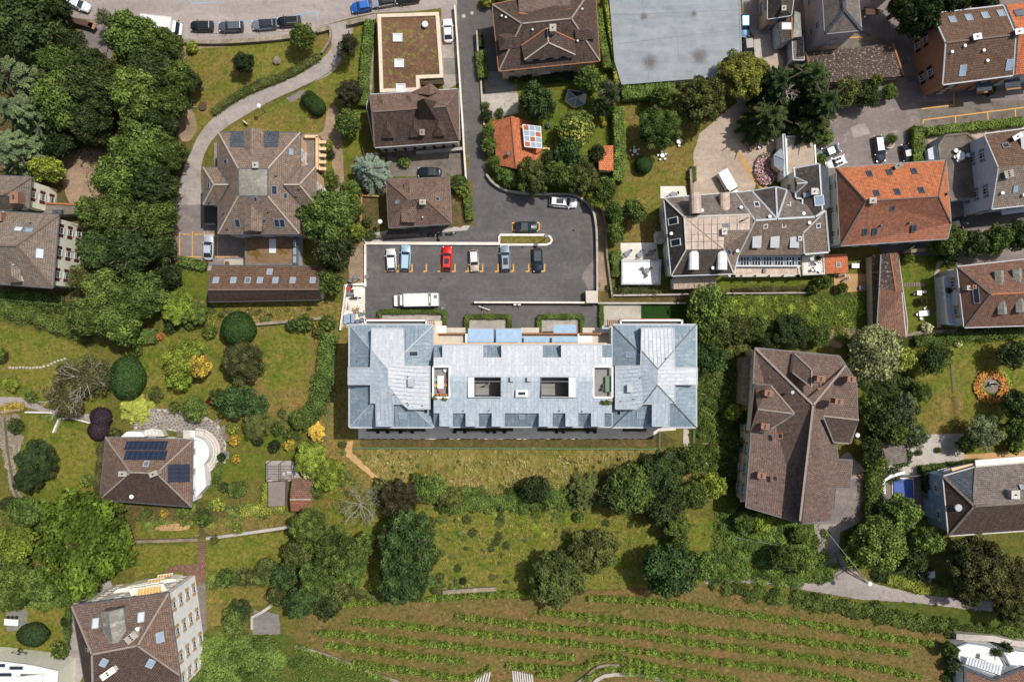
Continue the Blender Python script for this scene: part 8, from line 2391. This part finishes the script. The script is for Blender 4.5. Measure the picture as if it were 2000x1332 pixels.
# hedges
hedge('tall hedge of yellow-green leaf down the right side of the driveway lawn','722,38 718,80 712,140 709,205',1.6,1.8,'green',smooth=3)
hedge('low shrub border with reddish flowers along the upper side of the driveway','622,108 590,128 550,148 500,166 455,190 415,218',1.3,.9,'olive',.2,wob=.25,smooth=3)
hedge('clipped hedge block along the lane beside the mansion, lower','938,100 943,150',1.6,1.7,'green');hedge('clipped hedge block along the lane beside the mansion, upper','936,66 939,90',1.1,1.5,'deep')
hedge('thin tall hedge between the mansion and the grey hall, left row','1168,16 1176,70 1188,130',1.2,3,'green');hedge('yellow-topped hedge between the mansion and the grey hall, right row','1186,-10 1195,60 1204,110 1208,165',1.1,2.6,'lime')
hedge('wide hedge under the grey hall roof','1216,178 1270,174 1318,168',2.6,2.6,'green');hedge('tall hedge between walled garden and dining lawn','1208,210 1212,300 1208,352',1.9,2.8,'green',smooth=3)
hedge('clipped hedge right of the small hipped house','912,380 917,428',1.2,1.5,'green');hedge('curved clipped hedge above the lush lawn by the barn','345,508 365,512 400,520',1.5,1.5,'green',smooth=3)
hedge('clipped green hedge block at the foot of the left wood','250,658 300,656',2.4,2.2,'green');hedge('L-shaped hedge beside the small orange-brown parking strip, upright arm','1796,246 1796,315',1.9,2.2,'green');hedge('long hedge under the parking strip of the orange-brown block','1812,256 1900,246 2010,234',1.4,1.8,'green')
hedge('shrubby hedge row right of the left garden lawn, upper part','644,652 636,690 632,730',2.2,2.2,'green',.26,wob=.3,smooth=3);hedge('shrubby hedge row right of the left garden lawn, lower part','630,730 622,780 600,815 585,830',2.8,2.4,'mid',.26,wob=.35,smooth=3)
hedge('U-shaped clipped planter hedge in front of the left zinc wing','740,620 740,609 820,608 868,609 868,634',.75,1.0,'mid',.16,wob=.1);hedge('U-shaped planter hedge around the left middle terrace','911,650 911,618 995,618 995,640',.75,1.0,'mid',.16,wob=.1)
hedge('U-shaped planter hedge around the right middle terrace','1053,650 1053,618 1137,618 1137,648',.75,1.0,'mid',.16,wob=.1);hedge('short planter hedge at the left of the light terrace below the car park','1175,596 1175,638',.7,1.0,'mid',.16)
hedge('narrow hedge down the left side of the solar villa','196,860 190,920 186,975',.9,1.2,'brownish',.2,wob=.2);hedge('bushy hedge along the lower right lane, upper half','1712,925 1712,975 1706,1020 1700,1080',2.4,2.6,'mid',.26,wob=.3,smooth=3);hedge('dark shrub belt beneath the lower right lane trees','1735,1130 1800,1148 1850,1158',1.6,1.4,'lime',.22,wob=.3)
hedge('climbing hedge along the blue villa side','1802,918 1860,912 1920,904',1.0,2.2,'mid',.2,wob=.2);hedge('dark climbing hedge on the left wall of the blue villa','1815,925 1822,975',1.4,2.2,'deep',.22,wob=.2);hedge('low planting along the foot of the dining lawn wall','1355,325 1356,352',.8,1.0,'mid',.18)
hedge('green hedge below the wood along the left garden terrace','0,600 60,618 120,640 160,652',2.0,1.4,'green',.24,wob=.35,smooth=3);hedge('bank shrubs below the villa with burgundy shutters','0,578 60,583 120,588',2.0,1.2,'mid',.24,wob=.35);hedge('yellow flower border beside the left footpath','0,802 20,797 45,794',1.3,.6,'yellow',.18,wob=.3)
hedge('clipped hedge along the drive of the bottom-left house','132,1180 128,1250 118,1300',.8,1.2,'mid',.2,wob=.2);hedge('shrub row below the hotel flower border','1208,566 1280,566',1.6,.8,'brownish',.2,'planting','planting_strip',wob=.35);hedge('green planting in front of the shaded mansion wall','1060,150 1120,144',1.6,1.4,'deep',.22,wob=.3)
hedge('flower border along the right end of the hotel strip lawn','1430,567 1590,562',.8,.6,'brownish',.18,'planting','planting_strip',wob=.4,dens=.6);hedge('shrub belt above the fence in the lower meadow','880,985 960,982 1040,975 1110,980',2.2,1.3,'green',.22,wob=.45,smooth=3)
hedge('leafy border left of the white square terrace','1204,490 1206,540',1.6,1.4,'green',.22,wob=.3);hedge('right-hand shrub belt under the red-brown house','1790,668 1850,660 1930,654 2000,648',1.6,1.6,'mid',.22,wob=.4);hedge('leafy belt above the fence left of the pergola','470,1000 505,995 555,992',1.4,.8,'lime',.2,wob=.4)
hedge('yellow-leaved strip left of the grey garden shed','518,945 516,985',.8,1.6,'lime',.2,wob=.2);hedge('garden edge shrubs left of the small square lawn','428,905 420,945',1.2,.8,'green',.2,wob=.4);hedge('orange-brown low hedge beside the planted roof wall','716,140 713,195',.8,1.0,'lime',.18,wob=.2)
def blossoms(label,px,py,rx,ry,h,n,col,size,name='flower_bed',cat='flower bed',ring=0.0,seed=2,tint=(0,1),kind=None):
	global rng
	rng=np.random.default_rng(seed)
	c=P(px,py,h);k=GSD*(1 - h/CAM_H)
	a=rng.uniform(0,2*math.pi,n);d=np.sqrt(rng.uniform(ring ** 2,1,n))
	pos=np.stack([np.cos(a)*d*rx*k,np.sin(a)*d*ry*k,h*(0.75+.25*rng.uniform(0,1,n))*(np.sqrt(np.maximum(0,1 - (d*.8) ** 2)) if h > 3 else 1)],1)
	me=leaf_mesh(name,pos,rng.normal(size=(n,3))*.4+np.array([0,0,1]),size*rng.uniform(.6,1.4,n),rng.uniform(*tint,n),aspect=.9)
	o=link(name,me,None,(c.x,c.y,0));o.color=fcol(col,0);tag(o,label,cat);
	if kind:o['kind']=kind
	return o
blossoms('clusters of yellow blossom on the walled-garden tree',1127,246,34,32,7.3,420,'lime',.42,'blossom','blossom',kind='stuff')
for px,py,rx,ry,sd,lab in ((1470,268,11,26,1,'pink rose bed with curved edge left of the flower-bed patio'),(1497,330,22,32,2,'large pink and purple rose bed beside the rounded bay')):
	blossoms(lab,px,py,rx,ry,.8,int(rx*ry*1.5),'mid',.3,seed=sd);blossoms('pink petals of the '+lab,px,py,rx,ry,1.0,int(rx*ry*.9),'pink',.22,'petals','flowers',seed=sd+5,kind='stuff')
blossoms('orange flower ring round the gravel circle on the right lawn',1937,755,35,33,.6,900,'orange',.3,ring=.52,seed=4);blossoms('green leaves of the orange flower ring',1940,755,37,35,.4,900,'bright',.3,'ring_leaves','foliage',ring=.5,seed=6,kind='stuff')
# vines
VR='vine rows of the vineyard'
rows=[('650,1183 700,1180 745,1178','short vine row under the lower wood, topmost at left'),('822,1172 900,1166 1040,1161','top vine row left of the dark olive tree'),('1150,1170 1200,1171 1330,1182 1400,1193 1600,1222 1700,1240 1822,1258','top vine row right of the dark olive tree'),
		('1055,1196 1200,1212 1400,1235 1600,1257 1700,1268 1780,1278','second vine row on the right, starting under the dark olive tree'),('890,1205 1000,1219 1200,1238 1400,1262 1600,1288 1740,1310 1800,1325','long vine row starting left of centre, second from top'),('690,1215 800,1224 1000,1245 1200,1267 1400,1293 1600,1318 1680,1335','long vine row below it, third from top'),
		('615,1236 700,1243 800,1254 1000,1275 1120,1286','vine row ending mid-slope, fourth from top'),('635,1262 720,1271 800,1282 915,1294','shorter vine row on the left, fifth from top'),('690,1296 800,1312 910,1326 960,1303','lowest left vine row bending up to the steps'),('578,1265 640,1288 700,1308 760,1330','vine row along the crumbling stone wall'),
		('990,1301 1060,1306 1130,1307 1165,1290 1200,1285 1260,1297','lower vine row right of the stone steps'),('1248,1297 1300,1308 1380,1320 1450,1335','short vine row at the bottom, middle right'),('1050,1318 1100,1322','tiny vine row just right of the steps'),('1212,1313 1270,1322 1340,1334','lowest vine row beside the pale curved wall'),('1140,1330 1180,1308 1240,1308 1300,1318','vine row following the curved wall')]
for i,(ln,lab) in enumerate(rows):
	p=smooth_line(pts(ln),3);wp=[P(x,y,1.2) for x,y in p];org=Vector((wp[0].x,wp[0].y,0));r_=empty('vine_row',org,lab,'vine row',VR)
	rng=np.random.default_rng(200+i)
	pos,nor=leaf_strip(wp,.62,1.35,.2,.95,z0=.2,wob=.28);n=len(pos)
	gap=(np.sin(pos[:,0]*1.9+i)+np.sin(pos[:,0]*4.3)*.6+rng.normal(size=n)*.5) > -1.15
	pos,nor=pos[gap],nor[gap];n=len(pos)
	cl=.45+.35*np.sin(pos[:,0]*3.1)*np.sin(pos[:,0]*1.3)
	o=link('foliage',leaf_mesh('vine_leaves',pos - np.array(org),nor,.2*rng.uniform(.6,1.5,n),np.clip(cl+rng.normal(size=n)*.3,0,1)),r_);o.color=hexl('#7c9440',.85)
	for a,b in zip(wp[:-1:4],wp[1::4]):MB().tube((a.x,a.y,0),(a.x,a.y,1.5),.05,.05,5).build('post','wood_grey',r_)
# ground cover and standing grass
cover('meadow_weeds','','640,985 845,990 1200,1010 1330,1000 1440,1060 1600,1060 1620,1120 1200,1150 900,1150 820,1165 640,1170','olive',4,.3,.35,.7,seed=31,clump=.7)
cover('ground_cover','','1345,572 1700,575 1700,640 1620,660 1480,680 1420,690 1345,690','green',16,.32,.9,.8,seed=32)
cover('ground_cover','','1370,700 1450,700 1450,1000 1360,900','green',12,.3,.6,.8,seed=33)
cover('ground_cover','','1400,980 1600,1010 1640,1130 1560,1140 1380,1130','green',16,.32,.9,.8,seed=34)
cover('lane_bank','','1395,1150 1560,1160 1700,1178 1870,1215 2010,1230 2010,1245 1870,1240 1740,1212 1600,1185 1500,1172','mid',26,.34,1.3,.6,seed=35)
cover('slope_thicket','','380,1240 500,1240 640,1290 760,1345 330,1345 345,1290','green',16,.36,1.1,.8,seed=36,clump=.8)
scrub('slope_thicket','380,1255 480,1245 545,1262 470,1345 350,1345','green',40,(1.0,2.4),2.2,.32,seed=37)
cover('wood_floor','','-20,0 100,10 150,150 340,130 350,240 320,500 200,660 150,600 190,420 150,300 -20,320','deep',5,.4,.8,.6,seed=38)
cover('thicket','','860,950 1330,960 1330,1000 1110,990 860,992','green',14,.3,.8,.7,seed=39)
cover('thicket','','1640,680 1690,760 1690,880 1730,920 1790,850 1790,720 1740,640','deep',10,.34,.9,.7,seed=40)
cover('garden_growth','','400,975 560,990 565,1030 400,1045 280,1050 270,1010','olive',12,.26,.5,.8,seed=41,clump=2.5)
cover('garden_growth','','0,1000 120,1000 200,1120 130,1180 0,1190','green',14,.36,1.4,.7,seed=42)
cover('garden_growth','','345,590 480,600 660,592 655,630 480,632 345,640','olive',9,.26,.5,.8,seed=43)
cover('garden_growth','','672,470 712,480 712,550 678,552','olive',2,.2,.2,.5,seed=44)
cover('garden_growth','','1640,575 1705,560 1705,660 1660,650','green',12,.3,.7,.7,seed=45)
cover('garden_growth','','0,800 40,800 30,980 60,1010 0,1010','olive',6,.26,.5,.8,seed=46)
cover('garden_growth','','960,235 1010,150 1206,140 1206,380 1060,380 1040,350 1080,300 1150,300 1160,220 1080,220','mid',3,.22,.25,.5,seed=47)
tufts('meadow_grass','690,880 1336,880 1320,905 1230,908 1180,950 1060,958 990,970 900,962 845,945 750,945','#a89a64',5.8,.4,seed=51)
tufts('meadow_grass','850,1000 1000,992 1200,1015 1290,1010 1240,1140 900,1150 860,1120','#928c4c',2.7,.35,seed=52)
tufts('vineyard_grass','568,1215 650,1175 900,1165 1300,1165 1560,1165 1840,1240 1855,1330 820,1345 600,1270','#a08660',1.6,.25,seed=53)
tufts('lawn_grass','645,660 668,660 672,860 690,900 745,985 640,985 605,830','#a38c48',3.1,.3,seed=54)
tufts('meadow_grass','345,595 620,592 665,594 655,630 480,640 350,640','#b09858',3.1,.3,seed=55)
cover('lawn_weeds','','560,700 600,690 620,760 540,810 500,760','olive',1.5,.2,.15,.5,seed=56)
cover('slope_weeds','','1340,1165 1500,1168 1620,1190 1640,1215 1500,1200 1340,1180','olive',8,.26,.5,.6,seed=57)
cover('vineyard_weeds','','568,1215 650,1175 900,1165 1300,1165 1560,1165 1840,1240 1855,1330 820,1345 600,1270','olive',2.2,.26,.2,.8,seed=58)
for k,(pl,cl,dn) in enumerate((('345,85 575,78 645,70 640,100 560,155 425,215 385,260 372,200 350,130','#98844e',12),('470,245 600,176 655,140 705,120 700,290 640,325 590,262','#96883c',10),('245,672 500,640 640,630 610,780 530,830 300,795 240,750','#96883e',10),
	('-20,628 90,650 205,700 205,800 60,785 -20,788','#96883e',9),('45,806 170,822 198,850 190,985 62,975','#8a8c36',8),('1218,205 1378,200 1356,290 1352,362 1292,362 1290,468 1212,470','#a08a48',8),('1785,665 2000,650 2000,875 1885,850 1800,855 1775,790','#988c44',10),
	('262,1066 388,1062 388,1100 262,1124','#9a8a44',10),('402,1056 566,1036 556,1096 402,1134','#a48e48',10),('402,1010 566,1000 564,1030 404,1044','#a48850',12),('-20,1190 130,1182 138,1290 -20,1285','#968a3e',9),('402,1148 500,1146 526,1165 430,1218 402,1228','#a88c5c',14),('1352,542 1600,542 1600,566 1352,570','#7c8434',6))):
	tufts('lawn_grass',pl,cl,dn/5,.12,w=.05,seed=70+k)
for nm,pl,cl,n,rr,hh in (('undergrowth','1345,575 1700,578 1700,650 1650,665 1480,665 1345,690','bright',90,(.4,1.1),.5),('undergrowth','1362,700 1450,690 1455,900 1440,990 1370,930 1355,840','mid',80,(.5,1.3),.9),('undergrowth','1400,985 1610,1015 1640,1130 1560,1138 1385,1130','green',130,(.6,1.5),1.1),
	('undergrowth','850,955 1000,960 1330,955 1335,1000 1110,992 855,1000','mid',100,(.6,1.5),1.2),('undergrowth','1640,670 1690,760 1690,900 1740,960 1790,850 1790,720 1740,640','dark',60,(.7,1.6),1.4),('undergrowth','1385,1142 1560,1160 1700,1180 1870,1218 2010,1232 2010,1246 1870,1242 1740,1214 1600,1186 1480,1168','mid',150,(.5,1.3),1.1),
	('undergrowth','1690,1090 1850,1120 1850,1150 1760,1140 1700,1120','dark',30,(.6,1.4),1.2),('undergrowth','350,595 480,605 640,600 640,615 480,628 350,640','olive',40,(.3,.8),.4),('undergrowth','400,978 560,992 566,1010 400,1032 280,1045 262,1010','green',50,(.3,.8),.5),('undergrowth','400,1130 500,1118 570,1100 560,1130 480,1142 402,1148','green',45,(.5,1.1),.8),
	('undergrowth','340,1245 460,1235 560,1262 600,1290 420,1345 330,1345','green',70,(.7,2.0),1.6),('undergrowth','640,1160 830,1150 850,1165 700,1178 640,1180','olive',40,(.4,1.0),.6),('undergrowth','0,570 130,588 205,650 200,680 120,650 0,612','olive',60,(.5,1.2),.7),('undergrowth','0,1120 140,1130 210,1150 130,1180 0,1188','green',40,(.6,1.6),1.4),
	('undergrowth','846,1120 900,1135 895,1152 846,1160','olive',16,(.4,.9),.5),('undergrowth','1180,560 1210,562 1290,565 1290,575 1200,575','brownish',24,(.3,.7),.5),('undergrowth','1850,1245 1880,1250 1870,1340 1845,1340','mid',16,(.5,1.2),1.2),('undergrowth','1400,640 1470,640 1470,690 1400,700','olive',20,(.6,1.4),1.2),
	('undergrowth','470,800 640,800 640,860 560,880 520,840 470,830','olive',40,(.3,.9),.7),('undergrowth','660,850 700,900 760,960 700,1010 640,985 640,900','olive',16,(.4,.9),.4)):
	scrub(nm,pl,cl,n,rr,hh,seed=n)
tufts('vineyard_grass','568,1215 650,1175 900,1165 1300,1165 1560,1165 1840,1240 1855,1330 820,1345 600,1270','#6c7436',0.6,.2,seed=90)
tufts('meadow_grass','690,880 1336,880 1320,905 1230,908 1180,950 1060,958 990,970 900,962 845,945 750,945','#7c8040',2.0,.35,seed=91)
for nm,pl,cl,n,rr,hh in (('undergrowth','850,1000 1000,995 1240,1020 1220,1060 1100,1060 1060,1130 900,1145 860,1110','olive',46,(.3,.9),.35),('undergrowth','960,1000 1120,1000 1100,1060 980,1070','bright',22,(.3,.9),.3),('undergrowth','700,885 1320,885 1180,940 900,955 760,935','olive',30,(.2,.5),.3)):
	scrub(nm,pl,cl,n,rr,hh,.2,seed=n)
